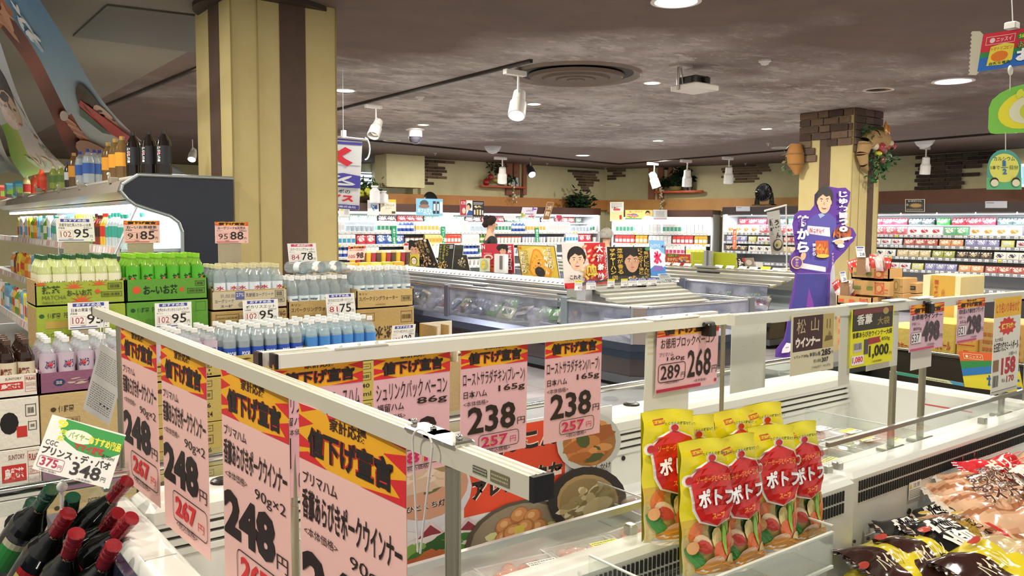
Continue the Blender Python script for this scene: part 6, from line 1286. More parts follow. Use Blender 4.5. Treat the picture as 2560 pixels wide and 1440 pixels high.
for i in range(9):
    o = bpy.data.objects.new('frozen_packet', prod_mesh('pack', *[('d8d8d8', 'c8322c'), ('c9c4c0', 'e04040'), ('a8a49c', '6a6458'), ('8a8478', 'b8a888')][i % 4], .2, .24)); COL.objects.link(o); o.location = (5.78 + i * .12, 5.52 + Rr.uniform(-.03, .06), .47 + (i % 3) * .04); o.rotation_euler = (-1.3, 0, Rr.uniform(-.6, .6)); tag(o, 'frozen packet lying in the glass end freezer, %s from the left' % nth(i + 1), 'packet', 'packets in the end freezer')
def ticket(px0, py0, px1, py1, y, hdr, num, lb, hc='3a4a9c'):
    o, p = sheet_px('price_ticket', (px0, py1), (px1, py1 - .5), (px0 + 1, py0), 'eeeeec', lambda a, b: PY(a, b, y), label=lb, cat='price ticket', group='tickets on the end freezer'); p.rect(.0, .8, 1, 1, hc); p.text(hdr, .12, .83, .88, .97, 'e8e8ee' if hc != 'f2e21a' else '8a7a10', .03); p.lines(.08, .5, .9, .75, 2, '8a8c90'); p.text(num, .45, .1, .92, .42, '3a3a40', .01); p.text('円', .93, .08, .99, .2, '3a3a40'); put(p, o)
ticket(1436, 702, 1455, 726, 6.1, 'おすすめ', '415', 'yellow-topped ticket at the left end of the end freezer rail', 'f2e21a')
ticket(1465, 702, 1489, 724, 6.1, 'おすすめ', '510', 'blue-topped 510 ticket under the red prawn poster')
ticket(1518, 698, 1536, 722, 6.1, 'おすすめ', '185', 'yellow-topped ticket at the left foot of the black poster', 'f2e21a')
ticket(1552, 697, 1568, 720, 6.1, 'おすすめ', '275', 'yellow-topped ticket in the middle of the end freezer rail', 'f2e21a')
ticket(1570, 697, 1593, 719, 6.1, 'おすすめ', '410', 'blue-topped ticket reading 410, right of the black poster foot')
ticket(1593, 696, 1616, 718, 6.1, 'おすすめ', '360', 'blue-topped ticket reading 360, between 410 and 230')
ticket(1618, 695, 1641, 716, 6.1, 'おすすめ', '230', 'blue-topped ticket reading 230, next to the curled card')
o, p = sheet_px('price_card', (1654, 713), (1683, 711), (1644, 685), 'ecedec', lambda a, b: PY(a, b, 6.16), label='curled white 238 price card at the right end of the end freezer', cat='price card'); p.rect(.2, .85, .8, .97, '8aa0c8').lines(.1, .6, .9, .8, 2, '9a9ca0').text('256', .1, .15, .42, .38, '8a8c90').text('238', .45, .12, .95, .5, '3a3c44', .01); put(p, o)
# ------------------------------------------------------------------ posters standing on the ridges
def poster(pts, fn, lb, paint, th=.006, cat='poster', col='f0ece4', strut=True):
    """pts: bottom-left, bottom-right, top-left pixels on the plane fn"""
    o, p = sheet_px('poster', *pts, col, fn, label=lb, cat=cat, th=th); p.eps = .0006; paint(p); put(p, o)
    if not strut: return o
    a, b, c = [fn(*q) for q in pts]; m = MB(); n = (b - a).cross(c - a).normalized(); mid = (a + b) / 2
    m.prism([mid - n * th, mid - n * (th + .07), mid - n * th + (c - a) * .6], (b - a).normalized() * .008, 'b8a070', CARD); obj('strut', m, o); return o
XP = lambda x: (lambda a, b: PX(a, b, x)); YP = lambda y: (lambda a, b: PY(a, b, y))
def faceposter1(p):
    p.rect(0, 0, 1, 1, '1b1714').face(.22, .62, .42, .62, skin='d9a584'); p.col_text('ザシウマ', .36, .3, .47, .95, 'c9a868', .02).col_text('と無加が', .5, .4, .6, .98, 'b89858', .02).col_text('肉汁し', .63, .45, .73, 1, 'b89858', .02).col_text('豚の', .78, .5, .9, .9, 'b89858', .02).blobs(.62, .22, .4, .28, ('8a6a4a', 'b89a78', '5a4030', 'd0b090'), 40, .035, 4, 1.)
    p.ell(.9, .95, .06, .05, 'd0d8d0', 10)
poster([(1042, 673), (1098, 669), (1016, 604)], XP(6.63), 'black dumpling poster with a half face, leftmost on the long ridge', faceposter1)
poster([(1024, 665), (1048, 665), (1022, 636)], XP(6.56), 'small yellow rounded card with a cartoon face, in front of the dumpling poster', lambda p: p.rect(0, 0, 1, 1, 'c9c022').ell(.5, .45, .34, .36, '2a241c', 14).ell(.5, .42, .27, .3, 'e8d8c0', 14).ell(.4, .45, .04, .04, '20180f', 6).ell(.6, .45, .04, .04, '20180f', 6), cat='card')
poster([(1093, 671), (1130, 672), (1099, 610)], XP(6.63), 'black fried rice poster with gold vertical writing on the long ridge', lambda p: p.rect(0, 0, 1, 1, '24231f').col_text('ザチャーハン', .04, .25, .2, .96, 'a8a848', .02).col_text('葱油が香る', .28, .35, .44, .97, 'a8a848', .02).col_text('にくの', .52, .5, .68, .97, 'a8a848', .02).rect(.72, .8, .96, .96, '9a9ca4').blobs(.4, .15, .4, .18, ('c9a868', 'b8904a', 'e0c890'), 24, .05, 3, .8))
poster([(1129, 672), (1152, 674), (1136, 612)], XP(6.74), 'dark grey side board behind the fried rice poster', lambda p: p.rect(0, 0, 1, 1, '33342f'), cat='board')
poster([(1146, 675), (1175, 676), (1138, 637)], XP(6.6), 'small dark poster of bean dishes on the long ridge', lambda p: p.rect(0, 0, 1, 1, '2c261d').blobs(.5, .5, .42, .4, ('7a7048', 'c9b890', '4a5a30', 'a89a70', 'e0d8c0'), 36, .06, 6, 1.))
poster([(1199, 679), (1224, 679), (1199, 646)], XP(6.56), 'small rounded card with a yellow cartoon face', lambda p: p.rect(0, 0, 1, 1, 'cfd8c0').ell(.5, .5, .38, .42, 'b8c070', 16).ell(.42, .5, .24, .34, 'e8d04a', 16).poly([(.4, .2), (.75, .3), (.7, .85), (.55, .9), (.6, .5)], 'aeb8b8').ell(.35, .55, .035, .03, '3a3020', 6).ell(.52, .55, .035, .03, '3a3020', 6), cat='card')
def redposter(p):
    p.rect(0, 0, 1, 1, 'c02c40').ell(.68, .86, .2, .14, '1c1814', 14).face(.68, .74, .2, .32, skin='dba888'); p.poly([(.5, 0), (.9, 0), (.95, .5), (.8, .56), (.55, .5)], '8a2430').text('N', .04, .8, .14, .95, 'ecd8d8', .03).text('ｷﾀﾁｶﾗ', .1, .62, .34, .68, 'f0dede').ell(.24, .52, .15, .1, 'e6c8b8', 12).ell(.24, .5, .1, .07, '8a3a34', 10).blobs(.42, .2, .15, .2, ('d8782a', 'e89a3a', 'c8602a'), 16, .05, 3, .8); p.col_text('焼豚ゴロゴロ', .85, .1, .96, .95, 'f4ecec', .03)
poster([(1205, 678), (1286, 683), (1203, 609)], XP(6.65), 'crimson poster of a man and fried rice on the long ridge', redposter)
t = thing('card_holder', 'grey-white column of card holders in front of the crimson poster', 'holder', PX(1253, 678, 6.5)); m = MB(); a = PX(1240, 676, 6.52); b = PX(1266, 636, 6.52)
m.box((6.49, b.y, .93), (6.55, a.y, b.z), 'e6e8ea', PLAST); m.box((6.482, b.y + .04, .98), (6.49, b.y + .1, b.z - .02), 'b0b4b8', METAL); m.box((6.45, b.y - .06, .91), (6.57, a.y + .1, .93), '2c2c38', PLAST); obj('holder_body', m, t)
def onigiri(p):
    p.rect(0, 0, 1, 1, '3a2f1c').rect(.02, .02, .98, .98, 'cfb13e').ell(.5, .5, .44, .46, 'dcc468', 20).poly([(.3, .02), (.78, .02), (.84, .2), (.74, .5), (.6, .85), (.5, .9), (.42, .85), (.3, .5), (.22, .2)], 'd98e1e').poly([(.34, .06), (.74, .06), (.79, .22), (.7, .5), (.58, .8), (.5, .84), (.44, .8), (.34, .5), (.28, .22)], 'eaa93a').blobs(.52, .4, .2, .34, ('f2c060', 'cf7f1c'), 30, .022, 4, 1.)
    p.ell(.53, .17, .13, .16, '1d1a18', 16).ell(.53, .4, .035, .05, 'dba888', 10).ell(.53, .44, .03, .03, '1c1610', 8).poly([(.46, .2), (.6, .2), (.53, .3)], '3a3028').text('N', .05, .86, .12, .95, 'b8382c', .03); p.col_text('焼おにぎり', .8, .28, .9, .96, 'f2efe2', .02, halo='8a7428').col_text('ど~~ん', .7, .1, .78, .9, 'f2efe2', .02).col_text('鬼おにぎり', .08, .1, .2, .8, 'f2efe2', .02, halo='8a7428').col_text('つけて焼く', .23, .2, .3, .84, '5a4c28', .01)
poster([(1304, 690), (1400, 697), (1292, 612)], XP(6.67), 'gold poster of a giant grilled rice ball on the long ridge', onigiri)
def prawn(p):
    p.rect(0, 0, 1, 1, 'cf2c2e').poly([(0, .12), (.45, .12), (.6, .5), (.5, 1), (0, 1)], 'e8ddd6').poly([(.5, 1), (1, 1), (1, .4), (.6, .5)], 'c8242c').face(.31, .62, .36, .46, skin='f0c4a4', smile=True)
    for cx, cy in ((.5, .92), (.6, .82), (.72, .72), (.76, .9), (.56, .7), (.66, .62)): p.ell(cx, cy, .07, .035, 'e8794a', 10, .6).ell(cx, cy, .045, .02, 'f6cbb0', 8, .6)
    p.blobs(.58, .36, .22, .2, ('e8a83a', 'f0c464', 'd88a2a', 'f4d890'), 46, .03, 5, 1.).rect(.5, .28, .72, .48, 'dcd24a').text('具入り', .52, .3, .7, .46, 'a8302a', .03).col_text('大海老炒', .74, .12, .9, .98, 'f6eeee', .05, halo='c81e28').col_text('コロッとぷりぷり', .915, .2, .985, .9, 'f2dcdc', .01).text('これぞ', .08, .2, .34, .3, '201816', .03).rect(0, 0, 1, .11, 'd22c2c').poly([(.3, .06), (.95, .13), (.95, .17), (.3, .12)], '2a2422')
poster([(1412, 722), (1518, 716), (1405, 608)], YP(6.28), 'red and white prawn fried rice poster with a smiling man', prawn)
def chahan(p):
    p.rect(0, 0, 1, 1, '14120f').ell(.56, .8, .25, .2, '1d1815', 16).face(.56, .62, .36, .56, skin='d0a080')
    p.col_text('ザチャーハン', .04, .3, .17, .96, 'd8b048', .04).col_text('葱油が香る', .2, .3, .33, .97, 'd8b048', .02).col_text('焦がしにんにく', .82, .16, .94, .9, 'd8b048', .02).col_text('にくのマー油と', .68, .28, .79, .97, 'd8b048', .02).text('600', .05, .16, .18, .28, 'd8b048', .03).ell(.9, .95, .06, .05, '4a8a5a', 10)
    p.blobs(.58, .1, .36, .16, ('e8c070', 'f2dca0', 'd8a040', '9ab84a', 'c87030', 'f4e8c0'), 60, .03, 5, .9)
poster([(1522, 716), (1628, 712), (1517, 617)], YP(6.32), 'black poster of a serious man over fried rice', chahan)
def ice(p):
    p.rect(0, 0, 1, 1, 'dfe9f2').poly([(0, .8), (1, .62), (1, 1), (0, 1)], '7aaede').text('ロックアイス', .08, .78, .7, .9, 'e8f0f6', .02).ell(.5, .5, .34, .26, 'ffffff', 20).text('氷', .24, .34, .78, .7, 'd8245a', .07, halo='ffffff').poly([(0, 0), (1, 0), (1, .28), (.6, .2), (.3, .3), (0, .2)], '3f86cc').poly([(.1, .12), (.9, .16), (.8, .28), (.3, .3)], '7a6ab0').poly([(.75, .82), (.95, .8), (.9, .88)], '2c4a7a')
poster([(1626, 690), (1664, 690), (1622, 600)], YP(6.6), 'blue and white ice poster beside the black poster', ice)
poster([(1664, 665), (1726, 669), (1664, 633)], XP(9.84), 'red food poster at the left of the yellow-green boards', lambda p: p.rect(0, 0, 1, 1, 'c8402c').rect(.05, .75, .5, .95, '3a6a3a').text('二個食', .1, .76, .5, .93, 'e8d84a', .03).text('おかずに', .08, .42, .5, .68, 'f2d8a0', .04).text('おつまみに', .06, .12, .5, .38, 'f2d8a0', .04).blobs(.76, .55, .2, .35, ('d8a05a', 'b8783a', 'e8c890', '3a5a8a'), 26, .07, 4, 1.2))
poster([(1727, 668), (1765, 669), (1727, 630)], XP(9.85), 'yellow-green board left of the grey holder', lambda p: p.rect(0, 0, 1, 1, 'bcc424').rect(.2, .4, .7, .43, 'e2e890').rect(.1, .1, .13, .9, 'dfe490'), cat='board')
poster([(1782, 668), (1843, 674), (1780, 629)], XP(9.85), 'large yellow-green board right of the grey holder', lambda p: p.rect(0, 0, 1, 1, 'b5bd22').rect(.03, .1, .05, .9, 'dfe490'), cat='board')
poster([(1846, 668), (1888, 668), (1841, 645)], XP(9.8), 'black and white noodle packet board on the second ridge', lambda p: p.rect(0, 0, 1, 1, '9a8878').poly([(0, 0), (.45, 0), (.4, 1), (0, 1)], '26221e').blobs(.2, .5, .16, .4, ('f0ece6', '1c1916', 'e6e0d6'), 30, .06, 4, 1.).rect(.35, .6, .5, 1, 'b83a34').ell(.72, .5, .18, .3, 'c8c0b4', 12))
poster([(1890, 668), (1908, 669), (1888, 655)], XP(9.8), 'small plain white card on the second ridge', lambda p: p.rect(0, 0, 1, 1, 'e2e4e0'), cat='card')
t = thing('card_holder', 'grey metal double holder between the yellow-green boards', 'holder', PX(1772, 670, 9.75)); m = MB(); a, b = PX(1762, 670, 9.75), PX(1782, 627, 9.75)
m.box((9.72, b.y, .97), (9.77, a.y, b.z), 'd0d2d2', METAL); m.box((9.712, (a.y + b.y) / 2 - .015, .97), (9.72, (a.y + b.y) / 2 + .015, b.z), '8a8c90', METAL); m.box((9.65, b.y - .12, .95), (9.85, a.y + .12, .975), 'c4c6c4', METAL); obj('holder_body', m, t)
# ------------------------------------------------------------------ wall coolers along the far walls
def wallcase(name, label, A, B, depth, top, shelves, canopy='4a2e26', tube=True, lamp=20, back='e8eef0'):
    A, B = V((*A, 0)), V((*B, 0)); d = (B - A); L = d.length; d = d.normalized(); bk = V((-d.y, d.x, 0))
    if bk.dot(A) < 0: bk = -bk
    Wd = lambda s, q, z: A + d * s + bk * q + V((0, 0, z))
    t = thing(name, label, 'cooler', (A + B) / 2)
    def bar(s0, s1, q0, q1, z0, z1, col, mat=ENAM, nm='panel', out=None):
        m = out or MB(); m.prism([Wd(s0, q0, z0), Wd(s1, q0, z0), Wd(s1, q1, z0), Wd(s0, q1, z0)], (0, 0, z1 - z0), col, mat)
        if out is None: return obj(nm, m, t)
    bar(0, L, 0, depth, 0, .35, '3a3436', PLAST, 'plinth'); bar(0, L, depth - .05, depth, .35, top, back, ENAM, 'back_panel')
    bar(0, L, .1, depth, top - .1, top, canopy, PLAST, 'canopy'); bar(0, L, .08, .12, top - .16, top, canopy, PLAST, 'fascia')
    bar(0, .04, .1, depth, .3, top, 'd8dade', ENAM, 'side_panel'); bar(L - .04, L, .1, depth, .3, top, 'd8dade', ENAM, 'side_panel')
    bar(.05, L - .05, .14, .2, top - .2, top - .165, 'f4faff', TUBE, 'light_tube')
    n = max(1, int(L / 2))
    for k in range(n):
        p = Wd((k + .5) * L / n, .22, top - .22); area('case_lamp', p, 1.6, .2, lamp, (.93, .97, 1), (0, 0, math.atan2(d.y, d.x)))
    for k, z in enumerate(shelves):
        q0 = .12 - .03 * k if k < 4 else 0.
        bar(.05, L - .05, q0, depth - .06, z - .02, z, 'f0f2f2', ENAM, 'shelf')
        m = MB(); a = Wd(.05, q0 - .004, z - .055); m.prism([a, a + d * (L - .1), a + d * (L - .1) - bk * -.004, a + bk * .004], (0, 0, .055), 'e2e4e4' if canopy != '2c1f1c' else '8a8e94', PLAST); obj('price_rail', m, t)
        U = d * (L - .12); flip = U.cross(V((0, 0, 1))).dot(bk) > 0
        pr = Print(a - bk * .001 if not flip else a + U - bk * .001, U if not flip else -U, V((0, 0, .05)), eps=.001); Rr = random.Random(k * 7 + int(L * 10)); s = 0
        while s < .98: w = .06 / L; pr.rect(s, .1, s + w, .95, Rr.choice(('f6f6f4', 'f2f2f0', 'eceef2', 'eee94a' if Rr.random() < .2 else 'f4f4f4')), k=1); pr.rect(s + w * .15, .3, s + w * .85, .5, '6a6c74', k=2); s += w * Rr.uniform(1.15, 2.4)
        put(pr, t, 'tickets')
    t['_L'] = L; return t, Wd, L, d
def stock(Wd, L, d, z, q, kinds, where, rows=1, seed=1, s0=.1, s1=None, gap=.006):
    """kinds: [(kind, c1, c2, h, w, count, phrase)] repeated along the shelf"""
    Rr = random.Random(seed); s = s0; s1 = s1 or L - .1; i = 0; cn_ = {}; rz = math.atan2(d.y, d.x)
    while s < s1:
        kd, c1, c2, h, w, n, ph = kinds[i % len(kinds)]; i += 1
        for j in range(n):
            if s + w > s1: break
            for r in range(rows):
                p = Wd(s + w / 2, q + r * (w + .01), z); cn_[ph] = cn_.get(ph, 0) + 1
                product(ph.split()[-1] if ph.split()[-1] in ('carton', 'cup', 'bottle', 'packet', 'bag', 'box') else 'packet', kd, c1, c2, h, w, p, rz + Rr.uniform(-.05, .05), ph + ', ' + nth(cn_[ph]) + ' from left, on ' + where.replace(' of the ', ' of ', 1), ph + 's on ' + where, 'packet' if kd in ('pack', 'tray') else kd)
            s += w + gap
        s += .03
A1, B1 = (6.4, 14.6), (13.95, 14.6)
cl, Wc, Lc, dc = wallcase('wall_cooler', 'long brightly lit dairy cooler along the far left wall', A1, B1, .85, 1.97, [1.42, 1.17, .93, .70, .45], lamp=60)
WHT = 'f4f4f2'
far = [('carton', WHT, 'dfe2e4', .22, .085, 8, 'white carton'), ('cup', WHT, 'c8d4e0', .12, .1, 6, 'white cup'), ('carton', WHT, '3a9a7a', .2, .085, 5, 'white and green carton'), ('bottle', '3a5ab0', 'f2f2f2', .2, .09, 4, 'blue and white bottle'), ('carton', WHT, 'e8b84a', .2, .085, 6, 'white and amber carton')]
row2 = [('cup', WHT, 'e2e2e0', .12, .1, 5, 'white cup'), ('carton', WHT, '3aa0c8', .2, .09, 4, 'white and blue carton'), ('pack', 'd0384a', 'f2e8ea', .18, .2, 2, 'red packet'), ('pack', '3a66b8', 'f0f4f8', .18, .2, 3, 'blue packet'), ('cup', '5a3a34', 'f0ece4', .13, .1, 4, 'dark cup'), ('carton', 'f2d48a', 'e8a03a', .19, .08, 5, 'yellow carton'), ('carton', 'e8503a', 'f4ece4', .19, .08, 5, 'red carton'), ('carton', WHT, 'dcdcda', .2, .085, 5, 'white carton'), ('bottle', '5a9a3a', 'f2e8d0', .18, .08, 5, 'green bottle'), ('cup', 'd84a3a', 'f2f0ea', .13, .09, 7, 'red cup'), ('cup', '2c3c78', 'e8e8f0', .14, .08, 8, 'navy cup')]
stock(Wc, Lc, dc, 1.421, .17, far, 'the top shelf of the far left cooler', seed=1); stock(Wc, Lc, dc, 1.171, .14, row2, 'the second shelf of the far left cooler', seed=2)
stock(Wc, Lc, dc, .931, .12, far[::-1], 'the third shelf of the far left cooler', seed=3, s1=6.2); stock(Wc, Lc, dc, .701, .1, [row2[0], far[1], row2[7]], 'the fourth shelf of the far left cooler', seed=4, s1=4.5)
top1 = [('pack', 'b83a3a', 'e8e0d8', .13, .2, 3, 'small red packet'), ('pack', '6a8a78', 'e0e8e2', .13, .2, 5, 'grey-green packet'), ('pack', '4a3a38', 'd8d0c8', .12, .2, 2, 'dark packet')]
stock(Wc, Lc, dc, 1.62, .6, top1, 'the rear ledge of the far left cooler', seed=5)
m = MB(); m.prism([Wc(.1, .45, 1.60), Wc(Lc - .1, .45, 1.60), Wc(Lc - .1, .8, 1.60), Wc(.1, .8, 1.60)], (0, 0, .015), 'f0f2f2', ENAM); obj('shelf', m, cl)
for i, (px, lb) in enumerate([(1108, 'green vertical sign in the middle of the far left cooler'), (985, 'green vertical sign at the left of the far left cooler'), (1343, 'green vertical sign right of the black-clad shopper')]):
    a = PY(px - 4, 605, 14.70); o, p = sheet('hanging_sign', a + V((0, 0, -.1)), V((.11, 0, 0)), V((-.02, 0, .42)), '1f9a68', lb, 'sign'); p.eps = .001; p.col_text(('コーヒー', '牛乳', '100%果汁')[i], .25, .08, .75, .92, 'e6f4ec', .02); put(p, o)
A2, B2 = (13.9, 14.3), (14.9, 12.1)
cr_, Wr, Lr, dr = wallcase('wall_cooler', 'dazzling white milk cooler at the rear corner', A2, B2, .8, 1.92, [1.40, 1.15, .90, .62], lamp=80)
stock(Wr, Lr, dr, 1.401, .14, [('carton', WHT, '4aa88a', .24, .085, 5, 'white and green milk carton'), ('carton', WHT, 'dfe4e8', .24, .085, 7, 'white milk carton')], 'the top shelf of the milk cooler', seed=6)
stock(Wr, Lr, dr, 1.151, .12, [('carton', 'e84a4a', 'f2f2f2', .18, .09, 5, 'red carton'), ('carton', 'f0a83a', 'f2f2f2', .18, .09, 3, 'orange carton'), ('carton', WHT, 'e8e8e8', .18, .085, 6, 'white carton')], 'the second shelf of the milk cooler', seed=7)
stock(Wr, Lr, dr, .901, .1, [('carton', WHT, 'c83a6a', .2, .085, 5, 'white and pink carton'), ('carton', WHT, 'd8d23a', .22, .085, 8, 'white and yellow carton')], 'the third shelf of the milk cooler', seed=8)
A3, B3 = (15.0, 11.95), (15.0, 4.6)
cn, Wn, Ln, dn = wallcase('wall_cooler', 'long dark-framed packet cooler on the right wall behind the pillar', A3, B3, .95, 1.98, [1.42, 1.23, 1.02, .79, .5], canopy='2c1f1c', lamp=45, back='d0d4da')
m = MB()
for s_ in [.1 + k * .66 for k in range(11)]: m.prism([Wn(s_, .13, 1.78), Wn(s_ + .64, .13, 1.78), Wn(s_ + .64, .17, 1.84), Wn(s_, .17, 1.84)], (0, 0, .02), 'eef2f6', ENAM)
obj('light_panel', m, cn)
nood = [('pack', 'f2efe8', 'd8a24a', .145, .2, 4, 'white noodle packet'), ('pack', 'c0606a', 'f0e4dc', .145, .2, 3, 'red noodle packet'), ('pack', 'f2f0ec', 'c8424a', .14, .2, 3, 'white and red packet'), ('pack', '6ab07c', 'e8f0e0', .14, .2, 2, 'green packet')]
nood2 = [('pack', '8a8ab4', 'e6e6f0', .12, .18, 3, 'violet packet'), ('pack', 'd4d070', 'c8d4d8', .11, .2, 1, 'yellow packet'), ('pack', 'd8dce0', 'a83a4a', .11, .2, 3, 'pale packet with red label'), ('pack', 'b8605a', 'e8dcc8', .11, .2, 3, 'red packet'), ('pack', 'dc9a68', 'f0e0c8', .11, .2, 2, 'orange packet')]
nood3 = [('pack', '4a4038', 'c8b48a', .12, .19, 3, 'brown packet'), ('pack', 'e8e4da', '3a3a48', .12, .19, 4, 'white and black packet'), ('pack', 'c9b88a', 'e8dcc0', .12, .2, 3, 'beige packet'), ('pack', '9aa048', 'e8e4d0', .12, .19, 2, 'olive packet')]
stock(Wn, Ln, dn, 1.421, .16, nood, 'the top shelf of the right wall cooler', seed=9); stock(Wn, Ln, dn, 1.231, .13, nood2, 'the second shelf of the right wall cooler', seed=10)
stock(Wn, Ln, dn, 1.021, .1, nood3, 'the third shelf of the right wall cooler', seed=11); stock(Wn, Ln, dn, .791, .07, nood2[::-1], 'the fourth shelf of the right wall cooler', seed=12, s0=2.6)
stock(Wn, Ln, dn, 1.60, .55, [('pack', 'c8384a', 'e8d8d8', .13, .24, 3, 'pink-red packet'), ('pack', '3a4a4a', 'b8c0c0', .13, .24, 2, 'dark green packet'), ('pack', '3fa84a', 'e0f0e0', .13, .24, 1, 'bright green packet')], 'the rear ledge of the right wall cooler', seed=13)
m = MB(); m.prism([Wn(.1, .5, 1.58), Wn(Ln - .1, .5, 1.58), Wn(Ln - .1, .88, 1.58), Wn(.1, .88, 1.58)], (0, 0, .015), 'e6e8ea', ENAM); obj('shelf', m, cn)
poster([(1831, 623), (1840, 623), (1833, 573)], XP(15.07), 'narrow orange vertical sign on the packet cooler left of the pillar', lambda p: p.rect(0, 0, 1, 1, 'e8622c').col_text('鍋焼き麺', .25, .06, .8, .94, 'fbe8d8', .03), cat='sign')
# noodle flag on a stand
q = lambda x, y: PY(x, y, 6.48)
t = thing('noodle_banner', 'white hanging flag with black brush writing and a noodle bowl', 'banner', q(1966, 677))
m = MB(); m.tube(q(1912, 527), q(1966, 513), .012, 'e6e8ea', PLAST, 8); m.tube(q(1965, 512), q(1967, 672), .01, 'dfe2e4', PLAST, 8); m.bbox(tuple(q(1966, 676) - V((.05, .05, 0))), tuple(q(1966, 676) + V((.05, .05, .03))), 'e2e2e0', PLAST, .004); obj('pole', m, t)
o, p = sheet_px('flag', (1929, 638), (1960, 630), (1917, 531), 'c9ccd2', q, parent=t); p.eps = .001
p.col_text('新麺', .1, .45, .42, .85, '3a3c44', .04).col_text('うどん', .5, .35, .85, .8, '2a2c34', .05).ell(.55, .2, .38, .14, '2c2e34', 18).ell(.56, .22, .3, .1, 'cfd4c8', 16).ell(.6, .23, .16, .06, 'd8c48a', 12).ell(.45, .2, .1, .04, '5a7a4a', 8); obj('flag_print', p.mb, t)
# things on top of the far coolers
def topcard(x0, y0, x1, y1, y, lb, paint, fn=None, skew=0): return poster([(x0 + skew, y1), (x1 + skew, y1 + .5), (x0, y0)], fn or YP(y), lb, paint, cat='poster', strut=False)
topcard(848, 517, 874, 541, 14.665, 'small white card at the foot of the ice banner', lambda p: p.rect(0, 0, 1, 1, 'f2f2f0').rect(.1, .6, .4, .9, 'e0d84a').lines(.5, .2, .9, .9, 5, '8a8c90'))
topcard(919, 500, 947, 538, 14.665, 'white card with blue splashes on the far left cooler', lambda p: p.rect(0, 0, 1, 1, 'f2f4f6').blobs(.55, .6, .3, .35, ('4a86c8', '8ab4e0', '2f5f9a'), 14, .08, 2, 1.2))
topcard(951, 498, 990, 536, 14.665, 'cream cup-drink corner card with yellow top', lambda p: p.rect(0, 0, 1, 1, 'efe2cc').rect(0, .82, 1, 1, 'e0c83a').text('カップドリンク', .12, .52, .88, .7, '5a4a3a', .02).text('コーナー', .3, .34, .7, .46, '5a4a3a').rect(.72, .06, .95, .22, '5a4638'))
def cafe(p): p.rect(0, 0, 1, 1, '7ab8d8').ell(.3, .72, .16, .2, '4a4a54', 14).ell(.3, .55, .2, .12, '8a6a5a', 12).text('カフェオレ', .06, .2, .6, .42, 'f2f6f8', .03).text('楽しもう', .26, .06, .62, .2, 'f2f6f8', .03); p.rect(.62, .12, .73, .86, '2c303c').rect(.76, .12, .86, .84, '2c303c').rect(.89, .14, .98, .82, 'dfe8f0').rect(.64, .3, .71, .7, 'e6e8ee').rect(.78, .3, .84, .7, 'e6e8ee')
topcard(1040, 496, 1107, 539, 14.665, 'blue cafe au lait poster on the far left cooler', cafe)
topcard(1150, 500, 1181, 538, 14.665, 'red and white card with a man in profile', lambda p: p.rect(0, 0, 1, 1, 'f2f0ee').rect(0, 0, .5, 1, 'a82c3c').text('新発売', .08, .7, .44, .92, 'f2dede', .02).ell(.72, .62, .2, .2, '1f1a18', 12).ell(.66, .5, .13, .2, 'e0b090', 12).poly([(.5, 0), (1, 0), (1, .3), (.7, .36)], '2c4a86').ell(.3, .3, .14, .2, 'e8c8b8', 10))
topcard(1181, 502, 1210, 541, 14.665, 'black product card beside the profile card', lambda p: p.rect(0, 0, 1, 1, '1c1c20').rect(.08, .85, .92, .89, 'd0d0d0').rect(.08, .76, .86, .8, 'b0b0b0').blobs(.5, .62, .4, .06, ('c8a86a', 'e8d8b8'), 16, .05, 2, 1.).rect(.12, .12, .25, .42, 'd8d8dc').rect(.35, .1, .5, .45, 'd8b86a').rect(.6, .1, .72, .44, 'e8e8e0').rect(.8, .12, .92, .4, 'c8c8b8'))
topcard(1306, 518, 1344, 543, 14.665, 'tilted card with violet flowers, right on the far left cooler', lambda p: p.rect(0, 0, 1, 1, 'e8e0ee').blobs(.15, .2, .15, .2, ('c8b83a', '9ab04a'), 8, .1, 2, 1.).blobs(.8, .85, .15, .1, ('6a3aa8', '8a5ac0'), 8, .07, 2, 1.).text('とりどり', .3, .55, .75, .75, '5a4a8a', .02).rect(.25, .3, .8, .36, '5a4a8a').blobs(.7, .1, .2, .1, ('c83a4a', 'd8704a'), 8, .07, 3, 1.), skew=-5)
topcard(1368, 505, 1385, 549, 14.655, 'brown diamond-shaped tasting card leaning over the cooler', lambda p: p.rect(0, 0, 1, 1, '8a6038').frame(0, 0, 1, 1, .04, 'dccaa0').text('この秋', .15, .55, .85, .8, 'efe4cc', .03).text('限定', .2, .2, .8, .48, 'efe4cc', .03), skew=-12)
def fr(a, b):
    d = _ray(a, b); o = Wr(0, .06, 0); n = V((-dr.y, dr.x, 0)); e = V((0, 0, EYE)); return e + d * ((o - e).dot(n) / d.dot(n))
topcard(1525, 505, 1559, 553, 0, 'tall white and red drink notice at the rear corner', lambda p: p.rect(0, 0, 1, 1, 'eceae2').lines(.1, .72, .9, .96, 4, '8a8a80').rect(.25, .56, .75, .66, 'd84a4a').rect(0, .06, 1, .5, 'dfe0a8').rect(.7, .1, .86, .32, 'c8302c').text('食事に', .1, .66, .6, .74, '4a4a44', .02), fn=fr)
topcard(1563, 525, 1632, 548, 0, 'wide yellow poster with flowers and a face at the rear corner', lambda p: p.rect(0, 0, 1, 1, 'e6d884').blobs(.28, .4, .2, .25, ('c83a5a', '6a8ad0', 'e8e0e8', 'd8802c', '5a9a4a'), 30, .05, 4, 2.).face(.82, .6, .14, .5).poly([(.65, 0), (1, 0), (1, .3), (.8, .4), (.65, .25)], 'dfeaf0').rect(0, 0, .6, .1, '3a8a6a').text('ヨーグルト', .15, .75, .65, .9, '9a4a3a', .02), fn=fr)
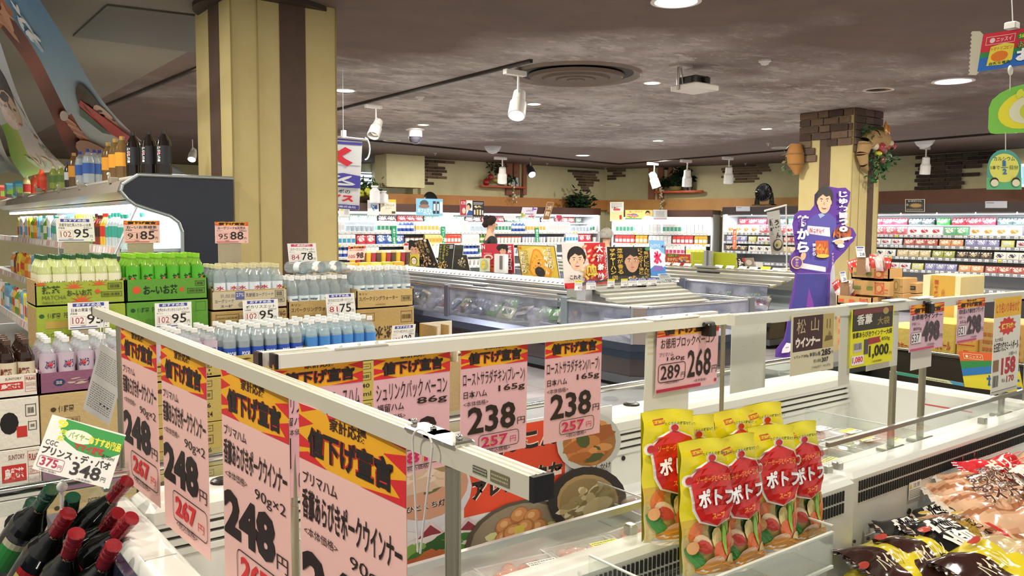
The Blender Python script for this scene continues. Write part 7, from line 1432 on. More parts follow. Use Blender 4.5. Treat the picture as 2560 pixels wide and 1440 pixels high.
topcard(1633, 524, 1668, 549, 0, 'plain white calendar-like card right of the yellow poster', lambda p: p.rect(0, 0, 1, 1, 'f4f4f2').lines(.2, .3, .8, .85, 4, '9a9ca0').rect(.05, .06, .95, .12, 'd8a0a0'), fn=fr)
for a, b, lb in [((1100, 545), (1135, 545), 'blank white slip hanging from the far left canopy, middle'), ((1262, 550), (1292, 550), 'blank white slip hanging from the canopy right of the shopper'), ((853, 545), (872, 545), 'blank white slip hanging from the canopy at far left')]:
    o, p = sheet_px('slip', a, b, (a[0] - 4, a[1] - 12), 'f2f2f2', YP(14.67), label=lb, cat='slip'); p.lines(.1, .3, .9, .8, 2, 'c8c8c8'); put(p, o)
o, p = sheet_px('slip', (1578, 556), (1612, 556), (1578, 550), 'f2f2f2', fr, label='blank white slip on the milk cooler canopy', cat='slip'); put(p.rect(.1, .4, .4, .6, 'c8c8c8'), o)
o, p = sheet_px('slip', (1840, 528), (1875, 528), (1840, 516), 'b8bcc8', XP(15.07), label='grey slip on the dark canopy left of the fan', cat='slip'); put(p.rect(.1, .7, .4, .8, '5a5c64'), o)
o, p = sheet_px('slip', (2463, 520), (2518, 520), (2463, 503), 'b2b4bc', XP(15.07), label='grey slip on the dark canopy at the far right', cat='slip'); put(p.rect(.05, .7, .4, .8, '5a5c64'), o)
topcard(2263, 498, 2312, 529, 0, 'dark framed ramen card on the right wall cooler', lambda p: p.rect(0, 0, 1, 1, 'cfcab8').rect(.03, .04, .97, .96, '1c1a16').text('なべ焼きうどん', .15, .78, .85, .92, 'e6dcc0', .02).ell(.55, .48, .36, .22, '5a4a30', 18).ell(.55, .5, .28, .15, 'a8884a', 16).lines(.08, .08, .9, .24, 2, 'b0a890').ell(.12, .55, .07, .1, '8a8474', 10), fn=XP(15.065))
# plant, fan, sensor toys
def bush(name, lb, c, rad, n, col, seed, cat='plant', ls=.07, flat=1., lim=None):
    Rr = random.Random(seed); t = thing(name, lb, cat, c); m = MB(); c = V(c)
    for i in range(n):
        q = V((Rr.gauss(0, .5), Rr.gauss(0, .5), abs(Rr.gauss(.3, .5)))); q = q * rad; q.z *= flat; p = c + q; p = lim(p) if lim else p; a = V((Rr.uniform(-1, 1), Rr.uniform(-1, 1), Rr.uniform(-.4, 1))).normalized(); s_ = a.orthogonal().normalized(); l = ls * Rr.uniform(.7, 1.3)
        if lim: a = (lim(p + a * l) - p).normalized()
        m.add([p, p + a * l * .5 + s_ * l * .3, p + a * l, p + a * l * .5 - s_ * l * .3], [(0, 1, 2, 3)], Rr.choice(col), LEAF)
    o = obj('foliage', m, t); o['kind'] = 'stuff'; return t
pb = V((13.6, 15.05, 1.985)); bush('trailing_plant', 'dark leafy plant on the cooler below the corner brick patch', (pb.x, pb.y, pb.z), .3, 420, ('1f3a24', '2c4a2c', '16281a', '3a5a34'), 3, ls=.13, flat=.9)
bb = bush('fruit_basket_plant', 'leafy basket of yellow fruit beside the ice banner', V((7.86, 15.1, 2.12)), .24, 260, ('2c4224', '3f5a30', '1c2c18'), 4, ls=.12)
m = MB(); Rr = random.Random(1)
for i in range(9): m.ball(V((7.76 + Rr.uniform(-.13, .13), 14.95 + Rr.uniform(-.08, .08), 2.13 + Rr.uniform(0, .1))), .07, 'b8b83c', PLAST, 8)
m.lathe([(.12, 0), (.26, .12)], V((7.76, 14.95, 1.98)), '5a4a2c', CLOTH, 12, close=False); obj('fruit', m, bb)
t = thing('air_circulator', 'round black fan on the dark cooler left of the pillar', 'fan', PX(1912, 510, 15.2)); c0 = PX(1911, 482, 15.2); rr = .16
m = MB(); m.lathe([(.02, -.12), (.12, -.1), (.19, 0), (.2, .05), (.18, .07), (.15, .05), (.05, .02), (.01, .04)], c0, '15171a', GLOSS, 24, axis=(-1, -.1, .15)); obj('fan_head', m, t)
m = MB()
for s_ in (-1, 1): m.prism([c0 + V((-.02, s_ * .2, 0)), c0 + V((-.02, s_ * .24, -.26)), c0 + V((-.02, s_ * .13, -.26)), c0 + V((-.02, s_ * .15, -.1))][::s_], (.05, 0, 0), '17181a', GLOSS)
m.box((15.1, c0.y - .24, c0.z - .27), (15.3, c0.y + .24, c0.z - .25), '1b1c1e', PLAST); obj('stand', m, t)
m = MB()
for k in range(16):
    a = 2 * PI * k / 16; ax = V((-1, -.1, .15)).normalized(); x_ = ax.orthogonal().normalized(); y_ = ax.cross(x_); m.tube(c0 + ax * .07, c0 + ax * .06 + (x_ * math.cos(a) + y_ * math.sin(a)) * .17, .004, '3a3d40', PLAST, 4)
obj('grille', m, t)
pa = PY(1110, 490, 14.9); t = thing('air_circulator', 'small black fan peeping behind the blue cafe poster', 'fan', pa); m = MB(); m.lathe([(.02, -.08), (.14, -.04), (.17, .03), (.12, .05)], PY(1075, 500, 14.8), '1c1e20', GLOSS, 20, axis=(0, -1, .2)); obj('fan_head', m, t)
for i, (px, py, h) in enumerate([(937, 502, .34), (958, 506, .24)]):
    p = PY(px, 520, 14.6); m = MB(); m.lathe([(.09, 0), (.1, .02), (.1, h * .7), (.05, h * .85), (.045, h * .9), (.07, h * .9), (.07, h)], (0, 0, 0), 'eef0f2', PLAST, 14); o = obj('white_canister', m, loc=(p.x, p.y, 1.97), world=False); tag(o, ('tall' if i == 0 else 'short') + ' white display bottle behind the cup-drink card', 'bottle')
ph = PY(1397, 555, 14.655); m = MB(); m.lathe([(.001, 0), (.05, .04), (.09, .1), (.06, .16), (.02, .15)], (0, 0, 0), 'b84a5a', PLAST, 12, axis=(0, 0, 1)); o = obj('heart_ornament', m, loc=(ph.x, ph.y, ph.z), world=False); tag(o, 'small pink heart ornament on the canopy edge', 'ornament')
sc_ = PY(922, 455, 17.5); o, p = sheet('lit_window_panel', sc_ + V((-.5, 0, -.28)), V((.95, 0, 0)), V((0, 0, .5)), 'd8ecff', 'bright bluish lit panel seen in the opening beside the ice banner', 'screen', mat=SCREEN)
m = MB()
for k in range(6): m.box((sc_.x - .5, sc_.y - .03, sc_.z - .28 + k * .09), (sc_.x + .45, sc_.y - .02, sc_.z - .255 + k * .09), '4a5a6c', METAL)
obj('blind_slat', m, o)
# ------------------------------------------------------------------ decorated wall shelves
def ell_board(c, u, w, d, th, col):
    m = MB(); u = V(u).normalized(); n = V((u.y, -u.x, 0)); pts = []
    for i in range(24):
        a = 2 * PI * i / 24; x = math.cos(a); pts.append(V(c) + u * (w / 2 * math.copysign(abs(x) ** .5, x)) + n * (d * (.5 + .5 * math.sin(a))))
    m.prism(pts, (0, 0, th), col, WOOD); return m
PYW = lambda a, b: PY(a, b, YW - .02)
def plank(parent, a, b, z0, z1, N, col='9a6248'):
    a = V(a); b = V(b); m = MB(); m.prism([V((a.x, a.y, z0)), V((b.x, b.y, z0)), V((b.x, b.y, z0)) + N, V((a.x, a.y, z0)) + N], (0, 0, z1 - z0), col, WOOD); obj('plank', m, parent)
c1 = PYW(1249, 470); t = thing('wall_shelf', 'orange wall shelf with brown planks above the far left cooler', 'shelf', (c1.x, YW, c1.z))
obj('board', ell_board((c1.x, YW - .0, c1.z), (1, 0, 0), 1.45 * .9, .3, .035, 'c85a2c'), t)
for a, b, z in ((1263, 1277, 548), (1282, 1296, 550), (1305, 1314, 553)): plank(t, PYW(a, 470), PYW(b, 470), PYW(a, 487).z, CEIL, V((0, -.05, 0)))
m = MB(); m.box((c1.x + .3, YW - .04, c1.z - .22), (c1.x + .36, YW, c1.z), '6a4430', WOOD); m.box((c1.x + .62, YW - .04, c1.z - .22), (c1.x + .68, YW, c1.z), '6a4430', WOOD); obj('bracket', m, t)
def hang(name, lb, pts, n, seed, cat='garland'):
    m = MB(); Rr = random.Random(seed); pts = [V(p) for p in pts]
    for i in range(n):
        f = i / n * (len(pts) - 1); k = int(f); p = pts[k].lerp(pts[k + 1], f - k) + V((Rr.uniform(-.05, .05), Rr.uniform(-.05, .02), Rr.uniform(-.03, .03))); m.ball(p, Rr.uniform(.022, .034), Rr.choice(('e6dcb8', 'd8c89a', 'f0e8d0', '8a7a50')), PLAST, 6)
    for a, b in zip(pts, pts[1:]): m.tube(a, b, .008, '8a7a54', CLOTH, 5)
    o = obj(name, m, loc=pts[0]); tag(o, lb, cat)
zb1 = c1.z + .035; yb = YW - .16
def veg(lb, p, r, col, sc=(1, 1, 1)): m = MB(); m.ball((0, 0, 0), r, col, GLOSS, 10, sc); m.tube((0, 0, r * sc[2] * .9), (0, 0, r * sc[2] * 1.3), r * .12, '3a5a2a', LEAF, 6); o = obj('ornamental_vegetable', m, loc=p, world=False); tag(o, lb, 'vegetable')
veg('red paprika ornament, lowest at the left end of the orange wall shelf', (c1.x - .48, yb, zb1 + .08), .085, 'a82c30'); veg('red paprika ornament leaning above the lower one', (c1.x - .36, yb, zb1 + .2), .07, 'b03438'); veg('pale banana-yellow gourd on the left wall shelf', (c1.x - .2, yb, zb1 + .13), .07, 'b8a04a', (1.6, .7, .8)); veg('orange carrot bunch ornament on the left wall shelf', (c1.x + .08, yb, zb1 + .26), .07, 'b8603a', (.6, .6, 1.8)); veg('white garlic ornament on the left wall shelf', (c1.x + .02, yb - .05, zb1 + .05), .05, 'd8d0c0')
limL = lambda p: V((p.x, min(p.y, YW - .06), max(p.z, zb1 + .03)))
bush('leaf_spray', 'olive spray of leaves on the left wall shelf', (c1.x - .15, yb + .04, zb1 + .28), .26, 120, ('4a5236', '5f6444', '3a4a30'), 5, 'foliage', .1, 1.2, lim=limL); bush('leaf_spray', 'dark green leaves in the middle of the left wall shelf', (c1.x + .12, yb, zb1 + .08), .16, 120, ('24381f', '34502c'), 6, 'foliage', .09, .8, lim=limL)
for i, (a, b) in enumerate(((1262, 1279), (1280, 1299))):
    A_, B_, C_ = PY(a, 467, YW - .2), PY(b, 468, YW - .2), PY(a - 1, 446, YW - .2); o, p = sheet('small_picture', V((A_.x, A_.y, zb1)), V((B_.x - A_.x, 0, 0)), V((-.02, 0, .21)), 'c8d0d0', ('left' if i == 0 else 'right') + ' small grey picture card on the left wall shelf', 'picture', th=.01); p.eps = .001; p.rect(.42, 0, .56, 1, '1c1c1a').ell(.6, .4, .18, .12, '28302c', 8).rect(.92, 0, 1, 1, '1c1c1a'); put(p, o)
hang('garlic_garland', 'garland of small pale bulbs hanging from the left wall shelf', [(c1.x + .1, yb - .12, zb1 + .06), (c1.x + .22, yb - .14, zb1 - .14), (c1.x + .2, yb - .14, zb1 - .4)], 16, 3)
c2 = on_wr(1704, 483); nW = V((-RU.y, RU.x, 0)) * -1; nW = V((RU.y, -RU.x, 0)); nW = nW if nW.dot(V((-1, -1, 0))) > 0 else -nW
t = thing('wall_shelf', 'orange surfboard-shaped wall shelf over the milk cooler', 'shelf', c2)
m = ell_board((0, 0, 0), (1, 0, 0), 1., 1., 1., 'ff0000'); pts = []
for i in range(28):
    a = 2 * PI * i / 28; x = math.cos(a); pts.append(c2 + RU * (.62 * math.copysign(abs(x) ** .6, x)) + nW * (.36 * (.5 + .5 * math.sin(a))))
m = MB(); m.prism(pts, (0, 0, .05), 'd4622e', WOOD); obj('board', m, t)
for a, b, zb_ in ((1623, 1638, 514), (1646, 1660, 514), (1670, 1682, 470)): plank(t, on_wr(a, 470), on_wr(b, 470), on_wr(a, zb_).z, CEIL, nW * .06, 'a26a4e')
zb2 = c2.z + .05
def at2(px, dz=0.002, out=.2): p = on_wr(px, 483) + nW * out; return V((p.x, p.y, zb2 + dz))
def limR(p):
    dd = (p - c2).dot(nW); p = p + nW * max(0, .05 - dd); return V((p.x, p.y, max(p.z, zb2 + .03)))
bush('pine_spray', 'dark green needle spray on the surfboard shelf', at2(1712, .16), .2, 240, ('1d3a22', '2a4a2a', '16301c'), 8, 'foliage', .16, 1.3, lim=limR); bush('leaf_spray', 'green sprig at the left of the surfboard shelf', at2(1670, .12), .18, 140, ('24402a', '3a5a34'), 9, 'foliage', .1, .8, lim=limR); bush('leaf_spray', 'grey-green twigs beside the dark bottle', at2(1724, .1), .14, 120, ('5a6a4a', '7a8464', '3f4f38'), 10, 'foliage', .08, .9, lim=limR)
m = MB(); m.lathe([(.05, 0), (.07, .04), (.06, .2), (.03, .3), (.025, .42), (.04, .44), (.04, .5)], (0, 0, 0), '4a3a28', GLOSS, 12); o = obj('wine_flask', m, loc=at2(1697), world=False); tag(o, 'brown straw-wrapped flask in the foliage of the surfboard shelf', 'bottle')
m = MB(); m.lathe([(.08, 0), (.08, .2), (.035, .27), (.03, .42), (.042, .43), (.042, .48)], (0, 0, 0), '2a1c14', GLOSS, 14); o = obj('dark_bottle', m, loc=at2(1733), world=False); tag(o, 'dark brown bottle standing on the surfboard shelf', 'bottle')
m = MB(); m.lathe([(.07, 0), (.09, .15), (.09, .2)], (0, 0, 0), '4a4a44', GLASS, 14); o = obj('glass_jar', m, loc=at2(1722), world=False); tag(o, 'clear glass jar next to the dark bottle', 'jar')
m = MB(); m.lathe([(.001, 0), (.14, .01), (.17, .09), (.16, .1)], (0, 0, 0), '8a8450', CLOTH, 16); o = obj('straw_basket', m, loc=at2(1698), world=False); tag(o, 'low straw basket on the surfboard shelf', 'basket')
hang('bulb_garland', 'long garland of white bulbs hanging from the surfboard shelf', [at2(1668, .08, .36), at2(1671, -.2, .38), at2(1668, -.55, .36)], 34, 4)
veg('red onion ornament at the left of the surfboard shelf', at2(1662, .06, .25), .07, '8a3a40')
# wicker horns on the brick pillar
def horn(name, lb, pts, radii, col):
    t = thing(name, lb, 'ornament', pts[0]); m = MB()
    for (a, ra), (b, rb) in zip(list(zip(pts, radii)), list(zip(pts, radii))[1:]): m.tube(a, b, ra, col, CLOTH, 12, r2=rb, cap=False)
    for (a, ra) in zip(pts[1:], radii[1:]): m.tube(V(a) - V((0, 0, .008)), V(a) + V((0, 0, .008)), ra * 1.06, '8a6a44', CLOTH, 12)
    obj('wicker_horn', m, t); return t
hy = lambda a, b: PY(a, b, 5.44)
hp = [hy(2152, 398), hy(2155, 412), hy(2160, 426), hy(2168, 432)]
t = horn('cornucopia', 'wicker horn spilling vegetables on the right face of the brick pillar', [hy(2205, 352), hy(2180, 345), hy(2162, 360), hy(2156, 385), hy(2160, 410), hy(2168, 425)], [.12, .11, .09, .07, .05, .02], 'a88a5c')
Rr = random.Random(6)
for i, (px, py, r, c, sc_) in enumerate([(2214, 325, .05, 'c88a3a', (.5, .5, 2.2)), (2220, 332, .05, 'd0803a', (.5, .5, 2.)), (2208, 330, .045, '6a8a3a', (1, 1, 1.2)), (2203, 368, .06, '9a3a3c', (1, 1, 1)), (2218, 364, .055, 'a8323a', (1, 1, 1)), (2232, 365, .045, 'b03a40', (1, 1, 1)), (2196, 384, .045, 'c8c03a', (1.2, 1, .7)), (2188, 366, .05, 'cfc4a8', (1, 1, 1)), (2176, 362, .055, 'd0c4a0', (1, 1, 1)), (2225, 358, .05, 'c8b8a0', (1, 1, .8)), (2210, 376, .045, '8a5a4a', (1, 1, 1)), (2195, 350, .06, 'b8a888', (1.2, 1, .8)), (2206, 400, .05, '6a4a3a', (1, 1, 1)), (2222, 392, .04, 'c8c0a8', (1, 1, 1)), (2212, 412, .05, '4a7a3a', (1, 1, 1))]):
    m = MB(); m.ball(PY(px, py, 5.36 + .03 * (i % 3)), r, c, GLOSS, 8, sc_); obj('vegetable', m, t)
for i, (px, py) in enumerate([(2190, 400), (2205, 425), (2185, 440), (2228, 385), (2172, 330), (2215, 410)]):
    m = MB(); c = PY(px, py, 5.38)
    for k in range(36):
        q = c + V((Rr.gauss(0, .05), Rr.gauss(0, .03), Rr.gauss(0, .05))); a = V((Rr.uniform(-1, 1), Rr.uniform(-1, 1), Rr.uniform(-1, .6))).normalized(); s_ = a.orthogonal().normalized(); m.add([q, q + a * .03 + s_ * .02, q + a * .06, q + a * .03 - s_ * .02], [(0, 1, 2, 3)], Rr.choice(('2c5a30', '3a7040', '1f4024')), LEAF)
    o = obj('leaves', m, t); o['kind'] = 'stuff'
hx = lambda a, b: PX(a, b, 9.3)
t = horn('cornucopia', 'wicker horn on the left face of the brick pillar, seen edge on', [hx(1990, 360), hx(1988, 385), hx(1990, 410), hx(1992, 436)], [.07, .11, .1, .03], 'a8763f')
m = MB()
for i in range(70):
    q = hx(1975 + Rr.uniform(-12, 12), 395 + Rr.uniform(-30, 35)) + V((Rr.uniform(-.05, .05), 0, 0)); a = V((Rr.uniform(-1, 1), Rr.uniform(-1, 1), Rr.uniform(-1, 1))).normalized(); s_ = a.orthogonal().normalized(); m.add([q, q + a * .04 + s_ * .02, q + a * .08, q + a * .04 - s_ * .02], [(0, 1, 2, 3)], Rr.choice(('5a6a4a', '6a7a54', '3a6a34', '8a7a60')), LEAF)
o = obj('leaves', m, t); o['kind'] = 'stuff'
# ------------------------------------------------------------------ ice banner behind the striped pillar
q = lambda a, b: PD(a, b, 7.6)
o, p = sheet_px('ice_banner', (752, 515), (898, 525), (760, 336), 'd6d9e2', q, label='blue and white ice banner with a red character, half hidden by the striped pillar', cat='banner'); p.eps = .0012
p.rect(0, .955, 1, 1, '4a48a8').rect(0, .9, 1, .935, '4a48a8').rect(0, .62, 1, .64, 'd6d9e2').text('氷', .16, .58, .86, .9, 'cf2c40', .08).poly([(0, .3), (1, .3), (1, .47), (.7, .5), (.4, .46), (.2, .5), (0, .46)], '4846a6').ell(.72, .42, .14, .02, 'd6d9e2', 12, .3).ell(.8, .37, .12, .014, 'd6d9e2', 12, -.2).ell(.6, .34, .3, .016, 'd6d9e2', 14).ell(.5, .45, .16, .018, 'd6d9e2', 12).text('コクボの', .42, .215, .84, .27, '2c2c3c', .02).text('アイス', .3, .1, .9, .2, 'cf2c40', .07).rect(0, 0, 1, .06, '4a48a8').text('小久保製氷冷蔵株式会社', .15, .015, .95, .045, 'd6d9e2', .02); put(p, o)
m = MB(); m.tube(q(752, 334), q(920, 350), .012, 'c8c8cc', PLAST, 8); m.tube(q(858, 344), V((q(858, 344).x, q(858, 344).y, CEIL)), .003, 'c8c8cc', PLAST, 6); m.bbox(tuple(q(859, 342) - V((.02, .02, .01))), tuple(q(859, 342) + V((.02, .02, .06))), 'e6e6e6', PLAST, .004)
for k in range(8):
    a, b = q(916, 350) + V((0, 0, 0)), 0; th = [PI * .5 + k * PI / 8, PI * .5 + (k + 1) * PI / 8]; cc = q(912, 372); m.tube(cc + V((.05 * math.cos(th[0]) * -1, 0, .1 * math.sin(th[0]))), cc + V((.05 * math.cos(th[1]) * -1, 0, .1 * math.sin(th[1]))), .008, 'd8d8da', PLAST, 6, cap=False)
obj('hanger', m, o)
# ------------------------------------------------------------------ wooden display table at left rear
a0 = PY(850, 676, 9.6); t = thing('display_table', 'wooden display table edge with yellow goods, right of the striped pillar', 'table', a0); b0 = PY(978, 668, 9.6)
m = MB(); m.bbox((a0.x - .6, 9.6, a0.z - .03), (min(b0.x, 5.58), 10.4, a0.z + .03), 'c8844a', WOOD, .01); obj('top', m, t); m = MB(); m.box((a0.x - .5, 9.7, 0), (b0.x - .1, 10.3, a0.z - .03), '5a4a40', WOOD); obj('base', m, t)
for i in range(8):
    x = a0.x - .3 + i * .17; product('yogurt_tub', 'tray', ('e8c23a', 'f0d85a', 'b8c03a', 'e8a83a')[i % 4], 'e8e8e0', .08, .15, (x, 9.72, a0.z + .03), 0, 'yellow tub on the wooden display table, %s from the left' % nth(i + 1), 'yellow tubs on the display table', 'tub')
for i in range(12):
    product('drink_cup', 'cup', ('f0e8b0', 'efe9e2', 'd8c8a0')[i % 3], ('d8b83a', 'a83a4a', '5a4a3a')[i % 3], .2, .09, (a0.x + .35 + i * .075, 9.95, a0.z + .03), 0, 'pale cup behind the yellow tubs, %s from the left' % nth(i + 1), 'cups on the display table', 'cup')
o, p = sheet_px('price_card', (868, 651), (911, 649), (871, 616), 'f0c4b8', YP(9.66), label='pink 98 price card standing on the wooden display table', cat='price card'); p.eps = .0008; header(p, .82, 1., False); p.text('南アルプスの天然水 朝摘み', .08, .66, .9, .78, '8a3a3a', .01).text('105', .05, .15, .42, .4, '6a3030').text('98', .48, .12, .9, .55, '3a2020', .02).text('円', .9, .12, .98, .25, '6a3030'); put(p, o)
o, p = sheet_px('poster', (984, 658), (1010, 660), (984, 629), 'e89a4a', YP(11.3), label='small orange card with a person in blue behind the long freezer', cat='card'); p.eps = .001; p.ell(.6, .75, .14, .16, '2a2220', 10).poly([(.4, 0), (1, 0), (.95, .45), (.6, .55)], '5a8ad0').rect(.1, .4, .3, .7, 'f2ece0'); put(p, o)
o, p = sheet_px('price_card', (1010, 662), (1022, 662), (1009, 607), 'f0dcdc', YP(11.1), label='pale pink 158 card behind the dumpling poster', cat='price card'); p.eps = .001; p.rect(.1, .88, .9, .98, 'c82c4a').text('158', .1, .35, .9, .5, 'a84a5a', .01).lines(.1, .6, .9, .8, 3, 'c8a0a8'); put(p, o)
# ------------------------------------------------------------------ people
def figure(name, label, foot, h, face, skin, top, bottom, arms, head_turn=0.):
    """standing figure grown as one skinned surface; face: yaw it looks along"""
    t = thing(name, label, 'person', foot); t.rotation_euler.z = face; s = h / 1.6
    def grow(nm, vs, es, rad, col, mat, sub=2):
        me = bpy.data.meshes.new(nm); me.from_pydata([V(v) * s for v in vs], es, []); o = bpy.data.objects.new(nm, me); COL.objects.link(o); o.parent = t
        o.modifiers.new('skin', 'SKIN'); sv = me.skin_vertices[0].data
        for i, r in enumerate(rad): sv[i].radius = (r[0] * s, r[1] * s)
        sv[0].use_root = True; o.modifiers['skin'].use_smooth_shade = True; o.modifiers.new('sub', 'SUBSURF').levels = sub; o.modifiers['sub'].render_levels = sub
        mm = bpy.data.materials.new(nm + '_tone'); mm.use_nodes = True; b_ = mm.node_tree.nodes['Principled BSDF']; b_.inputs['Base Color'].default_value = s2l(col); b_.inputs['Roughness'].default_value = .7
        n_ = mm.node_tree.nodes.new('ShaderNodeTexNoise'); n_.inputs['Scale'].default_value = 60; bp_ = mm.node_tree.nodes.new('ShaderNodeBump'); bp_.inputs['Strength'].default_value = .15; mm.node_tree.links.new(n_.outputs['Fac'], bp_.inputs['Height']); mm.node_tree.links.new(bp_.outputs['Normal'], b_.inputs['Normal']); me.materials.append(mm); return o
    H_ = [(0, 0, .88), (0, .0, 1.0), (0, 0, 1.15), (0, 0, 1.28), (0, .01, 1.36), (0, -.01, 1.43), (0, -.015, 1.50), (0, 0, 1.57)]
    Rb = [(.13, .1), (.11, .085), (.125, .09), (.11, .075), (.045, .045), (.062, .07), (.07, .085), (.045, .055)]
    es = [(i, i + 1) for i in range(7)]; vs = list(H_); rb = list(Rb)
    for sx, ((ex, ey, ez), (wx, wy, wz)) in zip((-1, 1), arms):
        k = len(vs); vs += [(sx * .15, 0, 1.27), (ex, ey, ez), (wx, wy, wz)]; rb += [(.045, .045), (.034, .034), (.024, .02)]; es += [(3, k), (k, k + 1), (k + 1, k + 2)]
        w_ = V((wx, wy, wz)); d_ = (w_ - V((ex, ey, ez))).normalized(); sd = d_.cross(V((0, 0, 1))).normalized() if abs(d_.z) < .9 else V((0, 1, 0))
        vs.append(tuple(w_ + d_ * .06)); rb.append((.032, .014)); es.append((k + 2, k + 3))
        for f_ in range(5):
            o_ = (f_ - 1.5) * .016 if f_ < 4 else -.04; l_ = (.05, .06, .056, .045, .035)[f_]; kk = len(vs); b0_ = w_ + d_ * (.06 if f_ < 4 else .03)
            vs += [tuple(b0_ + sd * o_ + d_ * l_ * .5), tuple(b0_ + sd * o_ * 1.1 + d_ * l_ + V((0, 0, -.012)))]; rb += [(.0075, .0075), (.006, .006)]; es += [(k + 3, kk), (kk, kk + 1)]
    for sx in (-1, 1):
        k = len(vs); vs += [(sx * .085, 0, .8), (sx * .09, -.01, .45), (sx * .09, .02, .09), (sx * .1, -.11, .035)]; rb += [(.075, .075), (.05, .055), (.032, .035), (.035, .03)]; es += [(0, k), (k, k + 1), (k + 1, k + 2), (k + 2, k + 3)]
    grow('body', vs, es, rb, skin, SKIN)
    cv = [(0, 0, .84), (0, 0, 1.0), (0, 0, 1.15), (0, 0, 1.28), (0, .005, 1.335)]; ce = [(i, i + 1) for i in range(4)]; cr = [(.15, .12), (.128, .1), (.14, .105), (.128, .09), (.06, .06)]
    for sx, ((ex, ey, ez), (wx, wy, wz)) in zip((-1, 1), arms): k = len(cv); cv += [(sx * .16, 0, 1.275), (ex, ey, ez)]; cr += [(.058, .058), (.047, .047)]; ce += [(3, k), (k, k + 1)]; cv.append(tuple(V((ex, ey, ez)).lerp(V((wx, wy, wz)), .8))); cr.append((.036, .036)); ce.append((k + 1, k + 2))
    grow('top_garment', cv, ce, cr, top, CLOTH)
    tv = [(0, 0, .93), (0, 0, .86)]; te_ = [(0, 1)]; tr_ = [(.14, .11), (.14, .115)]
    for sx in (-1, 1): k = len(tv); tv += [(sx * .085, 0, .78), (sx * .09, -.01, .45), (sx * .09, .02, .1)]; tr_ += [(.088, .088), (.062, .066), (.048, .05)]; te_ += [(1, k), (k, k + 1), (k + 1, k + 2)]
    grow('trousers', tv, te_, tr_, bottom, CLOTH)
    return t, s
def head_bits(t, s, hair, bun=False, shortc=False, yaw=0.):
    R_ = Matrix.Rotation(yaw, 3, 'Z'); c = V((0, -.005, 1.50)) * s
    def P_(x, y, z): return c + R_ @ (V((x, y, z)) * s)
    m = MB()
    for sx in (-1, 1): m.ball(P_(sx * .028, -.088, .0), .011 * s, 'f2eee8', SKIN, 8); m.ball(P_(sx * .028, -.098, .0), .005 * s, '1c1410', GLOSS, 6)
    obj('eyes', m, t, world=False)
    m = MB(); m.add([P_(-.011, -.088, -.03), P_(.011, -.088, -.03), P_(0, -.118, -.028), P_(0, -.09, .01)], [(0, 1, 2), (0, 2, 3), (1, 3, 2)], 'd2a183', SKIN); obj('nose', m, t, world=False)
    m = MB(); m.ball(P_(0, -.09, -.055), .022 * s, 'a85a50', SKIN, 8, (1, .4, .28)); obj('mouth', m, t, world=False)
    m = MB()
    for sx in (-1, 1): m.ball(P_(sx * .078, .0, -.01), .02 * s, 'd8a98a', SKIN, 8, (.4, .8, 1.3))
    obj('ears', m, t, world=False)
    m = MB()
    def hf(u, v):
        a = u * 2 * PI; b = v * (PI * .62); r = .092 + .008 * math.sin(a * 9) * (1 - v) + (.006 if shortc else 0); y = math.cos(a) * math.sin(b) * r * 1.1
        z = math.cos(b) * r * 1.05 + .015; front = max(0, -math.cos(a)); z2 = z + front * v * .06; return P_(math.sin(a) * math.sin(b) * r, y * (1 if y > 0 else .95) + .012, z2)
    m.grid(hf, 28, 12, hair, CLOTH); 
    if bun: m.ball(P_(0, .07, .085), .05 * s, hair, CLOTH, 10, (1.1, 1, .9)); m.ball(P_(0, .085, -.01), .05 * s, hair, CLOTH, 10)
    Rr = random.Random(3)
    for i in range(26 if bun else 40):
        a = Rr.uniform(0, 2 * PI); b = Rr.uniform(.1, 1.3); p_ = P_(math.sin(a) * math.sin(b) * .092, math.cos(a) * math.sin(b) * .1 + .012, math.cos(b) * .096 + .02); q_ = p_ + R_ @ V((Rr.uniform(-.02, .02), Rr.uniform(-.01, .03), Rr.uniform(-.035, .02))) * s; m.tube(p_, q_, .006, hair, CLOTH, 4)
    obj('hair', m, t, world=False)
w0 = PX(1226, 600, 7.62); wf = (w0.x, w0.y, 0)
t, s = figure('person', 'woman in a black top with dark hair pinned up, facing right behind the freezer', wf, 1.68, 1.15, 'd9ab8c', '1c1c1c', '2c2c34', (((-.22, -.03, 1.05), (-.18, -.2, .92)), ((.22, -.03, 1.05), (.18, -.2, .92))))
head_bits(t, s, '241a15', bun=True, yaw=.15)
w1 = PX(1516, 600, 8.15); t, s = figure('person', 'grey-haired shopper in dark clothes bending over the freezer behind the red poster', (w1.x, w1.y, 0), 1.5, 1.9, 'd0a48a', '5a3a40', '3a3a44', (((-.2, -.08, 1.04), (-.12, -.28, .98)), ((.2, -.08, 1.04), (.12, -.28, .98))))
head_bits(t, s, '9c988e', shortc=True, yaw=.0)
